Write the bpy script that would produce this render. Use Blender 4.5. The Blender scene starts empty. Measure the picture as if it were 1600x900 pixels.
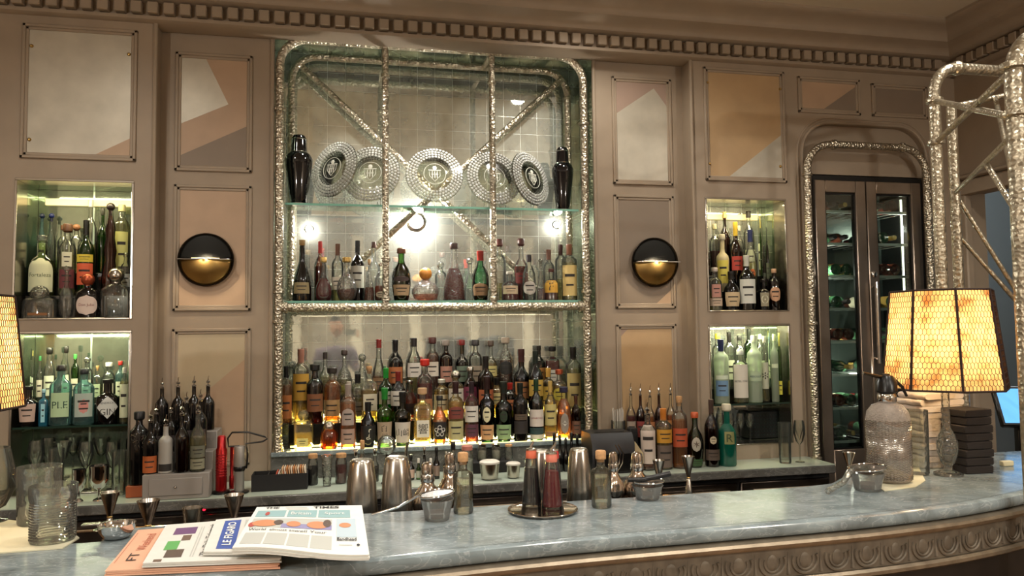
import bpy, math, random
from math import sin, cos, pi, radians, sqrt, atan2
from mathutils import Vector, Matrix
random.seed(7)
sc = bpy.context.scene
COL = sc.collection

# ------------------------------------------------------------------ camera
F = 1180.0
CP = Vector((0.0, -4.25, 1.68))
YAW, PIT, ROL = radians(12.12), radians(3.18), radians(-.65)
fwd = Vector((sin(YAW)*cos(PIT), cos(YAW)*cos(PIT), sin(PIT)))
rgt = Vector((cos(YAW), -sin(YAW), 0)); upv = rgt.cross(fwd)
rgt, upv = cos(ROL)*rgt+sin(ROL)*upv, -sin(ROL)*rgt+cos(ROL)*upv
cd = bpy.data.cameras.new('camera'); cam = bpy.data.objects.new('camera', cd); COL.objects.link(cam)
cd.sensor_width = 36; cd.lens = F/1600*36; cd.clip_start = .02
cam.matrix_world = Matrix(((rgt.x, upv.x, -fwd.x, CP.x), (rgt.y, upv.y, -fwd.y, CP.y), (rgt.z, upv.z, -fwd.z, CP.z), (0, 0, 0, 1)))
sc.camera = cam
def ray(px, py): return fwd+(px-800)/F*rgt-(py-450)/F*upv
def at(px, py, Y): d = ray(px, py); return CP+d*((Y-CP.y)/d.y)
def onz(px, py, Z): d = ray(px, py); return CP+d*((Z-CP.z)/d.z)
def mpp(p): return (Vector(p)-CP).dot(fwd)/F          # metres per pixel at a point

# ------------------------------------------------------------------ look
sc.view_settings.view_transform = 'Standard'; sc.view_settings.look = 'None'
sc.view_settings.gamma = 1; sc.view_settings.use_curve_mapping = False
sc.view_settings.exposure = 0.12
sc.cycles.transparent_max_bounces = 48; sc.cycles.max_bounces = 10
sc.cycles.caustics_reflective = False; sc.cycles.caustics_refractive = False
sc.cycles.sample_clamp_indirect = 4.0
sc.cycles.use_denoising = True
w = bpy.data.worlds.new('world'); sc.world = w; w.use_nodes = True
w.node_tree.nodes['Background'].inputs[0].default_value = (1, .88, .74, 1)
w.node_tree.nodes['Background'].inputs[1].default_value = .13

def light(name, kind, loc, power, color=(1, .78, .56), size=.1, aim=None, spot=None, blend=.6, sy=None):
    l = bpy.data.lights.new(name, kind); l.energy = power; l.color = color
    if kind == 'AREA':
        l.size = size
        if sy: l.shape = 'RECTANGLE'; l.size_y = sy
    else: l.shadow_soft_size = size
    if kind == 'SPOT': l.spot_size = radians(spot or 70); l.spot_blend = blend
    o = bpy.data.objects.new(name, l); COL.objects.link(o); o.location = loc
    if aim is not None:
        o.rotation_euler = (Vector(aim)-Vector(loc)).to_track_quat('-Z', 'Y').to_euler()
    return o
WARM = (1, .95, .86)
# recessed downlights of the ceiling (fixtures are built with the ceiling)
DOWN = [(-1.2, -1.5), (1.28, -.72), (2.7, -1.9), (-.9, -3.2), (1.3, -3.2), (3.0, -3.2), (.2, -5.6), (2.4, -5.6), (-1.8, -5.6)]
for i, (x, y) in enumerate(DOWN):
    light('downlight_beam', 'SPOT', (x, y, 3.5), (42 if x > 1 and y > -1 else (44 if x < 0 else 54)) if y > -4 else 130, WARM, .06, (x, y-.05, 0), 158, .6)
for x, y in ((-2.3, -5.0), (3.2, -5.3)):       # added globe lights behind the viewer, lift the walls, cornice and ceiling
    light('globe_fill', 'POINT', (x, y, 2.32), 95, WARM, .05)
# added white spots without fixtures over the bar, brighten the counter
for x, pw_ in ((.25, 95), (1.45, 1)):
    light('counter_fill', 'SPOT', (x, -2.0, 3.5), pw_, (1, .95, .9), .04, (x, -2.05, 1.1), 75, 1)
# lamps concealed behind the cabinet rails and in the alcove
for x in (-1.35, 2.34):
    light('cabinet_strip_light', 'AREA', (x, -.06, 2.435), 2.2, (1, .86, .5), .44, (x, .05, 1.7), sy=.03)
    light('cabinet_strip_light', 'AREA', (x, -.06, 1.675), 3.4, (.95, .95, .6), .44, (x, .05, 1.0), sy=.03)
light('alcove_spot', 'SPOT', (.505, -.06, 3.27), 75, (1, .93, .82), .03, (.47, .1, 2.5), 60)
for x in (.0, 1.0):
    light('alcove_spot', 'SPOT', (x, -.06, 3.27), 26, (1, .92, .8), .03, (x, .12, 2.4), 75)
light('ledge_strip_light', 'AREA', (.5, .1, 1.78), 1.3, (1, .85, .6), 1.6, (.5, .1, 1.0), sy=.05)
light('shelf_spot', 'SPOT', (.43, .16, 2.37), 14, (1, .96, .9), .03, (.43, .1, 1.85), 110)

# ------------------------------------------------------------------ materials
def lin(c):
    if isinstance(c, str):
        c = [int(c[i:i+2], 16)/255 for i in (0, 2, 4)]
        return tuple(v/12.92 if v <= .04045 else ((v+.055)/1.055)**2.4 for v in c)
    return tuple(c)
MC = {}
def mat(name, col='808080', rough=.5, metal=0., noise=0., nscale=20., bump=0., bscale=60., emit=None, estr=0., spec=.5, alpha=None, trans=0., sheen=0., coat=0.):
    if name in MC: return MC[name]
    m = bpy.data.materials.new(name); m.use_nodes = True; nt = m.node_tree; N = nt.nodes; L = nt.links
    b = N['Principled BSDF']; c = lin(col)
    b.inputs['Base Color'].default_value = (*c, 1); b.inputs['Roughness'].default_value = rough
    b.inputs['Metallic'].default_value = metal; b.inputs['Specular IOR Level'].default_value = spec
    b.inputs['Transmission Weight'].default_value = trans; b.inputs['Coat Weight'].default_value = coat
    if emit is not None:
        b.inputs['Emission Color'].default_value = (*lin(emit), 1); b.inputs['Emission Strength'].default_value = estr
    tc = N.new('ShaderNodeTexCoord')
    if noise:
        n = N.new('ShaderNodeTexNoise'); n.inputs['Scale'].default_value = nscale; n.inputs['Detail'].default_value = 5
        L.new(tc.outputs['Object'], n.inputs['Vector'])
        r = N.new('ShaderNodeValToRGB'); r.color_ramp.elements[0].position = .3; r.color_ramp.elements[1].position = .7
        r.color_ramp.elements[0].color = (*[v*(1-noise) for v in c], 1)
        r.color_ramp.elements[1].color = (*[min(1, v*(1+noise)) for v in c], 1)
        L.new(n.outputs['Fac'], r.inputs['Fac']); L.new(r.outputs['Color'], b.inputs['Base Color'])
    if bump:
        n = N.new('ShaderNodeTexNoise'); n.inputs['Scale'].default_value = bscale; n.inputs['Detail'].default_value = 3
        L.new(tc.outputs['Object'], n.inputs['Vector'])
        bp = N.new('ShaderNodeBump'); bp.inputs['Strength'].default_value = bump; bp.inputs['Distance'].default_value = .01
        L.new(n.outputs['Fac'], bp.inputs['Height']); L.new(bp.outputs['Normal'], b.inputs['Normal'])
    MC[name] = m; return m

def glass(name, col=(.9, .95, .92), gloss=.12, rough=.04, edge=1.6, body=0., bodycol=None, bump=0., bscale=80):
    """thin-walled glass or liquid: what passes through is tinted, the rest mirrors"""
    if name in MC: return MC[name]
    m = bpy.data.materials.new(name); m.use_nodes = True; nt = m.node_tree; N = nt.nodes; L = nt.links
    N.remove(N['Principled BSDF']); out = N['Material Output']; c = lin(col)
    tr = N.new('ShaderNodeBsdfTransparent'); gl = N.new('ShaderNodeBsdfGlossy'); gl.inputs['Roughness'].default_value = rough
    lw = N.new('ShaderNodeLayerWeight'); lw.inputs['Blend'].default_value = .35
    mixc = N.new('ShaderNodeMix'); mixc.data_type = 'RGBA'
    mixc.inputs['A'].default_value = (*c, 1); mixc.inputs['B'].default_value = (*[v**edge*.86 for v in c], 1)
    L.new(lw.outputs['Facing'], mixc.inputs['Factor']); L.new(mixc.outputs['Result'], tr.inputs['Color'])
    fr = N.new('ShaderNodeFresnel'); fr.inputs['IOR'].default_value = 1.5
    ad = N.new('ShaderNodeMath'); ad.operation = 'ADD'; ad.use_clamp = True; ad.inputs[1].default_value = gloss
    L.new(fr.outputs['Fac'], ad.inputs[0])
    mx = N.new('ShaderNodeMixShader'); L.new(ad.outputs[0], mx.inputs[0]); L.new(tr.outputs[0], mx.inputs[1]); L.new(gl.outputs[0], mx.inputs[2])
    res = mx
    if body:
        df = N.new('ShaderNodeBsdfDiffuse'); df.inputs['Color'].default_value = (*lin(bodycol or col), 1)
        tl = N.new('ShaderNodeBsdfTranslucent'); tl.inputs['Color'].default_value = (*lin(bodycol or col), 1)
        m2 = N.new('ShaderNodeMixShader'); m2.inputs[0].default_value = .5; L.new(df.outputs[0], m2.inputs[1]); L.new(tl.outputs[0], m2.inputs[2])
        m3 = N.new('ShaderNodeMixShader'); m3.inputs[0].default_value = body; L.new(mx.outputs[0], m3.inputs[1]); L.new(m2.outputs[0], m3.inputs[2])
        res = m3
    if bump:
        tc = N.new('ShaderNodeTexCoord'); n = N.new('ShaderNodeTexVoronoi'); n.inputs['Scale'].default_value = bscale
        L.new(tc.outputs['Object'], n.inputs['Vector'])
        bp = N.new('ShaderNodeBump'); bp.inputs['Strength'].default_value = bump; bp.inputs['Distance'].default_value = .01
        L.new(n.outputs['Distance'], bp.inputs['Height'])
        L.new(bp.outputs['Normal'], gl.inputs['Normal']); L.new(bp.outputs['Normal'], fr.inputs['Normal'])
    L.new(res.outputs[0], out.inputs[0]); MC[name] = m; return m

def mirror_tiles(name, s, tint, rough=.1, haze=.3):
    m = bpy.data.materials.new(name); m.use_nodes = True; nt = m.node_tree; N = nt.nodes; L = nt.links
    b = N['Principled BSDF']; b.inputs['Metallic'].default_value = 1
    tc = N.new('ShaderNodeTexCoord'); sx = N.new('ShaderNodeSeparateXYZ'); L.new(tc.outputs['Object'], sx.inputs[0])
    def mth(op, a, bb=None, cc=None):
        n = N.new('ShaderNodeMath'); n.operation = op
        for i, v in enumerate((a, bb, cc)):
            if v is None: continue
            if isinstance(v, (int, float)): n.inputs[i].default_value = v
            else: L.new(v, n.inputs[i])
        return n.outputs[0]
    u = mth('DIVIDE', mth('ADD', sx.outputs['X'], sx.outputs['Y']), s); v = mth('DIVIDE', sx.outputs['Z'], s)
    lu = mth('ABSOLUTE', mth('SUBTRACT', mth('FRACT', u), .5)); lv = mth('ABSOLUTE', mth('SUBTRACT', mth('FRACT', v), .5))
    line = mth('GREATER_THAN', mth('MAXIMUM', lu, lv), .493)
    cb = N.new('ShaderNodeCombineXYZ'); L.new(mth('FLOOR', u), cb.inputs[0]); L.new(mth('FLOOR', v), cb.inputs[1])
    wn = N.new('ShaderNodeTexWhiteNoise'); wn.noise_dimensions = '3D'; L.new(cb.outputs[0], wn.inputs['Vector'])
    nz = N.new('ShaderNodeTexNoise'); nz.inputs['Scale'].default_value = 9; nz.inputs['Detail'].default_value = 6; L.new(tc.outputs['Object'], nz.inputs['Vector'])
    rr = mth('MULTIPLY_ADD', nz.outputs['Fac'], .06, rough-.03)
    L.new(mth('MAXIMUM', rr, mth('MULTIPLY', line, .3)), b.inputs['Roughness'])
    mc = N.new('ShaderNodeMix'); mc.data_type = 'RGBA'; t = lin(tint)
    mc.inputs['A'].default_value = (*t, 1); mc.inputs['B'].default_value = (*[min(1, x*1.12) for x in t], 1)
    L.new(line, mc.inputs['Factor'])
    mt = N.new('ShaderNodeMapRange'); mt.inputs['From Min'].default_value = .35; mt.inputs['From Max'].default_value = .65; mt.inputs['To Min'].default_value = .78; mt.inputs['To Max'].default_value = 1.08; L.new(nz.outputs['Fac'], mt.inputs['Value'])
    vm = N.new('ShaderNodeVectorMath'); vm.operation = 'SCALE'; L.new(mc.outputs['Result'], vm.inputs[0]); L.new(mt.outputs[0], vm.inputs['Scale'])
    L.new(vm.outputs[0], b.inputs['Base Color'])
    # every tile is set at a slightly different angle
    ge = N.new('ShaderNodeNewGeometry'); vs = N.new('ShaderNodeVectorMath'); vs.operation = 'SUBTRACT'
    L.new(wn.outputs['Color'], vs.inputs[0]); vs.inputs[1].default_value = (.5, .5, .5)
    v2 = N.new('ShaderNodeVectorMath'); v2.operation = 'SCALE'; L.new(vs.outputs[0], v2.inputs[0]); v2.inputs['Scale'].default_value = .003
    v3 = N.new('ShaderNodeVectorMath'); v3.operation = 'ADD'; L.new(ge.outputs['Normal'], v3.inputs[0]); L.new(v2.outputs[0], v3.inputs[1])
    v4 = N.new('ShaderNodeVectorMath'); v4.operation = 'NORMALIZE'; L.new(v3.outputs[0], v4.inputs[0])
    bp = N.new('ShaderNodeBump'); bp.inputs['Strength'].default_value = .04; bp.inputs['Distance'].default_value = .003
    n2 = N.new('ShaderNodeTexNoise'); n2.inputs['Scale'].default_value = 14; L.new(tc.outputs['Object'], n2.inputs['Vector'])
    L.new(n2.outputs['Fac'], bp.inputs['Height']); L.new(v4.outputs[0], bp.inputs['Normal']); L.new(bp.outputs['Normal'], b.inputs['Normal'])
    g2 = N.new('ShaderNodeBsdfGlossy'); g2.inputs['Roughness'].default_value = .52; g2.inputs['Color'].default_value = (*[min(1, x*1.15) for x in t], 1); L.new(bp.outputs['Normal'], g2.inputs['Normal'])
    mx = N.new('ShaderNodeMixShader'); mx.inputs[0].default_value = haze; L.new(b.outputs[0], mx.inputs[1]); L.new(g2.outputs[0], mx.inputs[2]); L.new(mx.outputs[0], N['Material Output'].inputs[0])
    MC[name] = m; return m

def marble(name, base, vein, rough=.18):
    m = bpy.data.materials.new(name); m.use_nodes = True; nt = m.node_tree; N = nt.nodes; L = nt.links
    b = N['Principled BSDF']; b.inputs['Roughness'].default_value = rough
    tc = N.new('ShaderNodeTexCoord')
    n1 = N.new('ShaderNodeTexNoise'); n1.inputs['Scale'].default_value = 5; n1.inputs['Detail'].default_value = 8; n1.inputs['Distortion'].default_value = 1.4
    L.new(tc.outputs['Object'], n1.inputs['Vector'])
    mp = N.new('ShaderNodeMapping'); mp.inputs['Rotation'].default_value = (0, .3, .6); mp.inputs['Scale'].default_value = (1, 2.2, 1.5); L.new(tc.outputs['Object'], mp.inputs['Vector'])
    n2 = N.new('ShaderNodeTexNoise'); n2.inputs['Scale'].default_value = 8; n2.inputs['Detail'].default_value = 4; n2.inputs['Distortion'].default_value = 2.2
    L.new(mp.outputs[0], n2.inputs['Vector'])
    r2 = N.new('ShaderNodeValToRGB'); e = r2.color_ramp.elements
    e[0].position = .47; e[0].color = (0, 0, 0, 1); e[1].position = .53; e[1].color = (0, 0, 0, 1); x = e.new(.5); x.color = (1, 1, 1, 1)
    L.new(n2.outputs['Fac'], r2.inputs['Fac'])
    r1 = N.new('ShaderNodeValToRGB'); B = lin(base)
    r1.color_ramp.elements[0].position = .25; r1.color_ramp.elements[0].color = (*[v*.55 for v in B], 1)
    r1.color_ramp.elements[1].position = .75; r1.color_ramp.elements[1].color = (*[min(1, v*1.45) for v in B], 1)
    L.new(n1.outputs['Fac'], r1.inputs['Fac'])
    mc = N.new('ShaderNodeMix'); mc.data_type = 'RGBA'; mc.inputs['B'].default_value = (*lin(vein), 1)
    mm = N.new('ShaderNodeMath'); mm.operation = 'MULTIPLY'; mm.inputs[1].default_value = .28; L.new(r2.outputs['Color'], mm.inputs[0])
    L.new(mm.outputs[0], mc.inputs['Factor']); L.new(r1.outputs['Color'], mc.inputs['A']); L.new(mc.outputs['Result'], b.inputs['Base Color'])
    MC[name] = m; return m

def hammered(name, col, rough=.28, bump=.9, bs=55, metal=1.):
    m = bpy.data.materials.new(name); m.use_nodes = True; nt = m.node_tree; N = nt.nodes; L = nt.links
    b = N['Principled BSDF']; b.inputs['Metallic'].default_value = metal; b.inputs['Roughness'].default_value = rough
    tc = N.new('ShaderNodeTexCoord'); v = N.new('ShaderNodeTexVoronoi'); v.inputs['Scale'].default_value = bs; L.new(tc.outputs['Object'], v.inputs['Vector'])
    n = N.new('ShaderNodeTexNoise'); n.inputs['Scale'].default_value = 35; n.inputs['Detail'].default_value = 4; L.new(tc.outputs['Object'], n.inputs['Vector'])
    bp = N.new('ShaderNodeBump'); bp.inputs['Strength'].default_value = bump; bp.inputs['Distance'].default_value = .012
    L.new(v.outputs['Distance'], bp.inputs['Height']); L.new(bp.outputs['Normal'], b.inputs['Normal'])
    r = N.new('ShaderNodeValToRGB'); c = lin(col)
    r.color_ramp.elements[0].position = .35; r.color_ramp.elements[0].color = (*[x*.72 for x in c], 1)
    r.color_ramp.elements[1].position = .65; r.color_ramp.elements[1].color = (*c, 1)
    L.new(n.outputs['Fac'], r.inputs['Fac']); L.new(r.outputs['Color'], b.inputs['Base Color'])
    MC[name] = m; return m

PAINT = mat('wall_paint', '9c8b77', .55, noise=.06, nscale=6, spec=.4)
PAINT_R = mat('recess_paint', 'a08878', .5, noise=.05, nscale=5)
LEAF = mat('silver_leaf', 'bdb5a4', .42, .35, noise=.1, nscale=9)
TAN = mat('tan_veneer', 'b4977b', .5, noise=.06, nscale=7)
TAUPE = mat('taupe_veneer', '857564', .55, noise=.04, nscale=7)
GOLDV = mat('gold_veneer', 'b99a72', .42, .15, noise=.08, nscale=6)
CEIL = mat('ceiling_paint', 'd0c4ae', .6)
MIRR = mirror_tiles('antique_mirror_tiles', .108, (.8, .84, .76), .035, .2)
MIRG = mirror_tiles('green_mirror', .6, (.45, .54, .42), .08, .1)
TUBE = hammered('hammered_silver', 'cbc1ac', .31, .55, 80, .92)
GTUBE = hammered('gantry_silver', 'bdb29c', .33, .3, 70, .9)
BRASS = mat('aged_brass', 'c2a062', .36, 1., noise=.2, nscale=8)
STEEL = mat('brushed_steel', 'b9b2a8', .22, 1.)
COPPERY = mat('polished_steel', 'cfc2b6', .12, 1.)
DSTEEL = mat('dark_steel', '6a6058', .3, 1., noise=.1)
CHROME = mat('chrome', 'd8d8d8', .07, 1.)
BLACK = mat('black_plastic', '0d0c0c', .3)
BLACKG = mat('black_gloss', '050407', .05, coat=.5)
MATBLK = mat('matte_black', '141211', .8)
MARB = marble('grey_marble', '7f8a8c', 'd0d6d6', .16)
MARBD = marble('dark_marble', '5d5c58', 'a09e96', .2)
TOPG = mat('pale_glass_top', 'b9c4b4', .12)
CORK = mat('cork', 'b98d5f', .8, noise=.2, nscale=90)
WHITE = mat('white_paint', 'd8d2c6', .5)
CREAM = mat('cream_paper', 'd6cba6', .6)
INK = mat('black_ink', '1b1a1c', .6)
DARKWOOD = mat('dark_wood', '1c1410', .45, noise=.3, nscale=12)
G_SHELF = glass('shelf_glass', (.8, .93, .87), .1, .02, 3)
G_EDGE = mat('shelf_glass_edge', '7fb5a2', .1, emit=None)
G_CLR = glass('clear_glass', (.95, .965, .93), .06, .03, 1.8, .03, (.9, .93, .88))
G_CUT = glass('cut_crystal', (.95, .96, .92), .1, .08, 1.6, .04, (.9, .9, .85), bump=.5, bscale=90)
G_GRN = glass('green_bottle_glass', (.25, .5, .16), .06, .04, 2)
G_DGRN = glass('dark_green_glass', (.04, .09, .03), .05, .05, 1.5)
G_BRN = glass('brown_bottle_glass', (.24, .1, .03), .05, .05, 1.5)
G_BLUE = glass('blue_glass', (.08, .45, .62), .08, .05, 1.5, .3, (.08, .5, .75))
G_AQUA = glass('aqua_glass', (.5, .78, .78), .08, .04, 2, .12, (.4, .7, .7))
G_TEAL = glass('teal_glass', (.03, .32, .24), .07, .06, 1.4, .3, (.03, .4, .3))
G_FROST = glass('frosted_glass', (.85, .93, .78), .05, .3, 1.3, .4, (.8, .9, .7))
G_BLK = mat('black_bottle_glass', '0b0909', .08, coat=.3)
G_AMB = glass('amber_glass', (.6, .3, .05), .08, .05, 1.8)
LIQ = {
 'amber': glass('amber_spirit', (.93, .5, .12), .0, .2, 1.4, .25, (.95, .42, .06)),
 'gold': glass('gold_spirit', (.98, .8, .36), .0, .2, 1.3, .22, (1, .68, .16)),
 'dark': glass('dark_spirit', (.5, .17, .05), .0, .2, 1.3, .3, (.45, .12, .03)),
 'red': glass('red_liquor', (.3, .02, .02), .0, .2, 1.2, .55, (.35, .01, .01)),
 'pink': glass('rose_liquor', (.9, .55, .45), .0, .2, 1.4, .2, (.8, .4, .3)),
 'cola': mat('cola_liquid', '080303', .2),
 'clear': None,
 'pale': glass('pale_spirit', (.93, .9, .6), .0, .2, 1.4, .15, (.9, .85, .5)),
 'blood': glass('crimson_syrup', (.3, .0, .01), .0, .2, 1.2, .75, (.42, .0, .015)),
 'green': glass('green_liqueur', (.3, .75, .12), .0, .2, 1.4, .35, (.15, .6, .08)),
}

# ------------------------------------------------------------------ mesh helpers
class MB:
    def __init__(s): s.v = []; s.f = []; s.m = []; s.cur = 0
    def add(s, vs, fs):
        o = len(s.v); s.v += [tuple(x) for x in vs]; s.f += [tuple(i+o for i in f) for f in fs]; s.m += [s.cur]*len(fs); return s
    def box(s, x0, x1, y0, y1, z0, z1, c=0.):
        if c <= 0:
            return s.add([(x, y, z) for z in (z0, z1) for y in (y0, y1) for x in (x0, x1)],
                         [(0, 2, 3, 1), (4, 5, 7, 6), (0, 1, 5, 4), (2, 6, 7, 3), (0, 4, 6, 2), (1, 3, 7, 5)])
        vs = []; cx, cy, cz = (x0+x1)/2, (y0+y1)/2, (z0+z1)/2
        c = min(c, (x1-x0)/2.2, (y1-y0)/2.2, (z1-z0)/2.2)
        import itertools
        idx = {}
        for sx, sy, sz in itertools.product((-1, 1), repeat=3):
            X = x1 if sx > 0 else x0; Y = y1 if sy > 0 else y0; Z = z1 if sz > 0 else z0
            for a in range(3):
                p = [X-sx*c, Y-sy*c, Z-sz*c]; p[a] = (X, Y, Z)[a]; idx[(sx, sy, sz, a)] = len(vs); vs.append(tuple(p))
        fs = []
        for a in range(3):
            b, d = (a+1) % 3, (a+2) % 3
            for sg in (-1, 1):
                q = []
                for sb, sd in ((-1, -1), (1, -1), (1, 1), (-1, 1)):
                    k = [0, 0, 0]; k[a] = sg; k[b] = sb; k[d] = sd; q.append(idx[(*k, a)])
                fs.append(tuple(q if sg > 0 else q[::-1]))
        for a in range(3):
            b, d = (a+1) % 3, (a+2) % 3
            for sb in (-1, 1):
                for sd in (-1, 1):
                    k0 = [0, 0, 0]; k1 = [0, 0, 0]; k0[a] = -1; k1[a] = 1
                    for k in (k0, k1): k[b] = sb; k[d] = sd
                    q = (idx[(*k0, b)], idx[(*k1, b)], idx[(*k1, d)], idx[(*k0, d)])
                    fs.append(q if sb*sd > 0 else q[::-1])
        for k in itertools.product((-1, 1), repeat=3):
            q = (idx[(*k, 0)], idx[(*k, 1)], idx[(*k, 2)]); fs.append(q if k[0]*k[1]*k[2] > 0 else q[::-1])
        return s.add(vs, fs)
    def lathe(s, prof, n=20, c=(0, 0, 0), sq=0, flat=1., facets=0):
        """prof: (r, z) from bottom to top; sq > 0 squares the section, flat squeezes its depth"""
        vs = []; fs = []
        for r, z in prof:
            for k in range(n):
                a = 2*pi*(k+.5)/n; ca, sa = cos(a), sin(a); g = 1.
                if sq: g = 1/((abs(ca)**sq+abs(sa)**sq)**(1/sq))
                if facets: g *= 1+.03*(k % 2)
                vs.append((c[0]+r*g*ca, c[1]+r*g*sa*flat, c[2]+z))
        for i in range(len(prof)-1):
            for k in range(n):
                k2 = (k+1) % n; fs.append((i*n+k, i*n+k2, (i+1)*n+k2, (i+1)*n+k))
        if prof[0][0] > 1e-5: fs.append(tuple(range(n))[::-1])
        if prof[-1][0] > 1e-5: fs.append(tuple((len(prof)-1)*n+k for k in range(n)))
        return s.add(vs, fs)
    def tube(s, pts, r, n=10, closed=False, r2=None):
        pts = [Vector(p) for p in pts]; m = len(pts); vs = []; fs = []; up = None
        for i, p in enumerate(pts):
            a = pts[i-1] if (i > 0 or closed) else p; b = pts[(i+1) % m] if (i < m-1 or closed) else p
            t = (b-a).normalized()
            if up is None:
                up = Vector((0, 0, 1)) if abs(t.z) < .9 else Vector((0, 1, 0))
            x = t.cross(up).normalized(); up = x.cross(t).normalized()
            rr = r if r2 is None else r+(r2-r)*i/max(1, m-1)
            for k in range(n):
                an = 2*pi*k/n; vs.append(p+rr*(cos(an)*x+sin(an)*up))
        for i in range(m if closed else m-1):
            for k in range(n):
                fs.append((i*n+k, i*n+(k+1) % n, ((i+1) % m)*n+(k+1) % n, ((i+1) % m)*n+k))
        if not closed: fs.append(tuple(range(n))[::-1]); fs.append(tuple((m-1)*n+k for k in range(n)))
        return s.add(vs, fs)
    def prism(s, poly, y0, y1, axis='y'):
        """extrude a 2-D polygon; axis y: poly is (x,z); axis z: poly is (x,y); axis x: (y,z)"""
        n = len(poly)
        if axis == 'y': f = lambda p, t: (p[0], t, p[1])
        elif axis == 'z': f = lambda p, t: (p[0], p[1], t)
        else: f = lambda p, t: (t, p[0], p[1])
        vs = [f(p, y0) for p in poly]+[f(p, y1) for p in poly]
        fs = [tuple(range(n)), tuple(range(2*n-1, n-1, -1))]+[(i, i+n, (i+1) % n+n, (i+1) % n) for i in range(n)]
        return s.add(vs, fs)
    def ball(s, c, r, n=14, m=8, sx=1, sy=1, sz=1):
        prof = [(max(1e-6, r*sin(pi*i/m)), -r*cos(pi*i/m)*sz) for i in range(m+1)]
        return s.lathe(prof, n, c)
    def xform(s, M):
        s.v = [tuple(M @ Vector(v)) for v in s.v]; return s
def mesh(name, mb, mats, smooth=True):
    me = bpy.data.meshes.new(name); me.from_pydata(mb.v, [], mb.f)
    if not isinstance(mats, (list, tuple)): mats = [mats]
    for m in mats: me.materials.append(m)
    if len(mats) > 1: me.polygons.foreach_set('material_index', mb.m)
    if smooth:
        me.polygons.foreach_set('use_smooth', [True]*len(me.polygons))
    me.validate(); me.update()
    import bmesh
    b = bmesh.new(); b.from_mesh(me); bmesh.ops.recalc_face_normals(b, faces=b.faces[:])
    if smooth:
        for e in b.edges:
            if len(e.link_faces) == 2 and e.calc_face_angle(0) > radians(38): e.smooth = False
    b.to_mesh(me); b.free()
    return me
def obj(name, mb, mats, parent=None, loc=(0, 0, 0), rot=(0, 0, 0), label=None, smooth=True):
    o = bpy.data.objects.new(name, mesh(name, mb, mats, smooth)); COL.objects.link(o)
    o.location = loc; o.rotation_euler = rot
    if parent is not None: o.parent = parent
    if label: o['label'] = label
    return o
def thing(name, label, cat, loc=(0, 0, 0), rz=0., group=None, rot=None):
    o = bpy.data.objects.new(name, None); COL.objects.link(o); o.location = loc; o.rotation_euler = rot or (0, 0, rz)
    o.empty_display_size = .05; o['label'] = label; o['category'] = cat
    if group: o['group'] = group
    return o
def tag(o, label, cat, group=None, kind=None):
    o['label'] = label; o['category'] = cat
    if group: o['group'] = group
    if kind: o['kind'] = kind
    return o
def struct(name, mb, mats, parent=None, **k):
    o = obj(name, mb, mats, parent, **k)
    if parent is None: o['kind'] = 'structure'
    return o

FONT_CJK = None
def cjk():
    global FONT_CJK
    if FONT_CJK is None: FONT_CJK = False
    return FONT_CJK
TXT = {}
def text_mesh(s, bold=0.):
    k = (s, bold)
    if k in TXT: return TXT[k]
    c = bpy.data.curves.new('t', 'FONT'); c.body = s; c.size = 1; c.align_x = 'CENTER'; c.align_y = 'CENTER'; c.offset = bold; c.resolution_u = 3
    o = bpy.data.objects.new('t', c); COL.objects.link(o)
    dg = bpy.context.evaluated_depsgraph_get(); e = o.evaluated_get(dg); me = e.to_mesh()
    vs = [tuple(v.co[:2]) for v in me.vertices]; fs = [tuple(p.vertices) for p in me.polygons]
    e.to_mesh_clear(); bpy.data.objects.remove(o); bpy.data.curves.remove(c)
    if vs:
        xs = [v[0] for v in vs]; ys = [v[1] for v in vs]; cx, cy = (min(xs)+max(xs))/2, (min(ys)+max(ys))/2
        vs = [(x-cx, y-cy) for x, y in vs]; wd, ht = max(xs)-min(xs), max(ys)-min(ys)
    else: wd = ht = 1
    TXT[k] = (vs, fs, wd, ht); return TXT[k]
def put_text(mb, s, f, cx, cy, width=None, height=None, bold=0., sub=0):
    """write s through a mapping f(u, v) -> point"""
    vs, fs, wd, ht = text_mesh(s, bold)
    kx = (width/wd) if width else height/ht; ky = (height/ht) if height else kx
    mb.add([f(cx+x*kx, cy+y*ky) for x, y in vs], fs)
def patch(mb, poly_rows, f):
    """grid of (u, v) rows mapped to a surface"""
    n = len(poly_rows[0]); vs = [f(u, v) for r in poly_rows for u, v in r]; fs = []
    for i in range(len(poly_rows)-1):
        for k in range(n-1): fs.append((i*n+k, i*n+k+1, (i+1)*n+k+1, (i+1)*n+k))
    mb.add(vs, fs)
def rect_rows(u0, u1, v0, v1, nu=8, nv=1, shape=None):
    rows = []
    if shape in ('oval', 'round'):
        nv = 10
    if shape == 'arch': nv = 10
    if shape == 'diamond': nv = 8
    for j in range(nv+1):
        t = j/nv; v = v0+(v1-v0)*t; k = 1
        if shape in ('oval', 'round'): k = max(.02, sqrt(max(0, 1-(2*t-1)**2)))
        if shape == 'diamond': k = max(.02, 1-abs(2*t-1))
        if shape == 'arch' and t > .6: k = max(.15, sqrt(max(0, 1-((t-.6)/.4)**2)))
        um = (u0+u1)/2; h = (u1-u0)/2*k
        rows.append([(um-h+2*h*i/nu, v) for i in range(nu+1)])
    return rows

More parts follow.
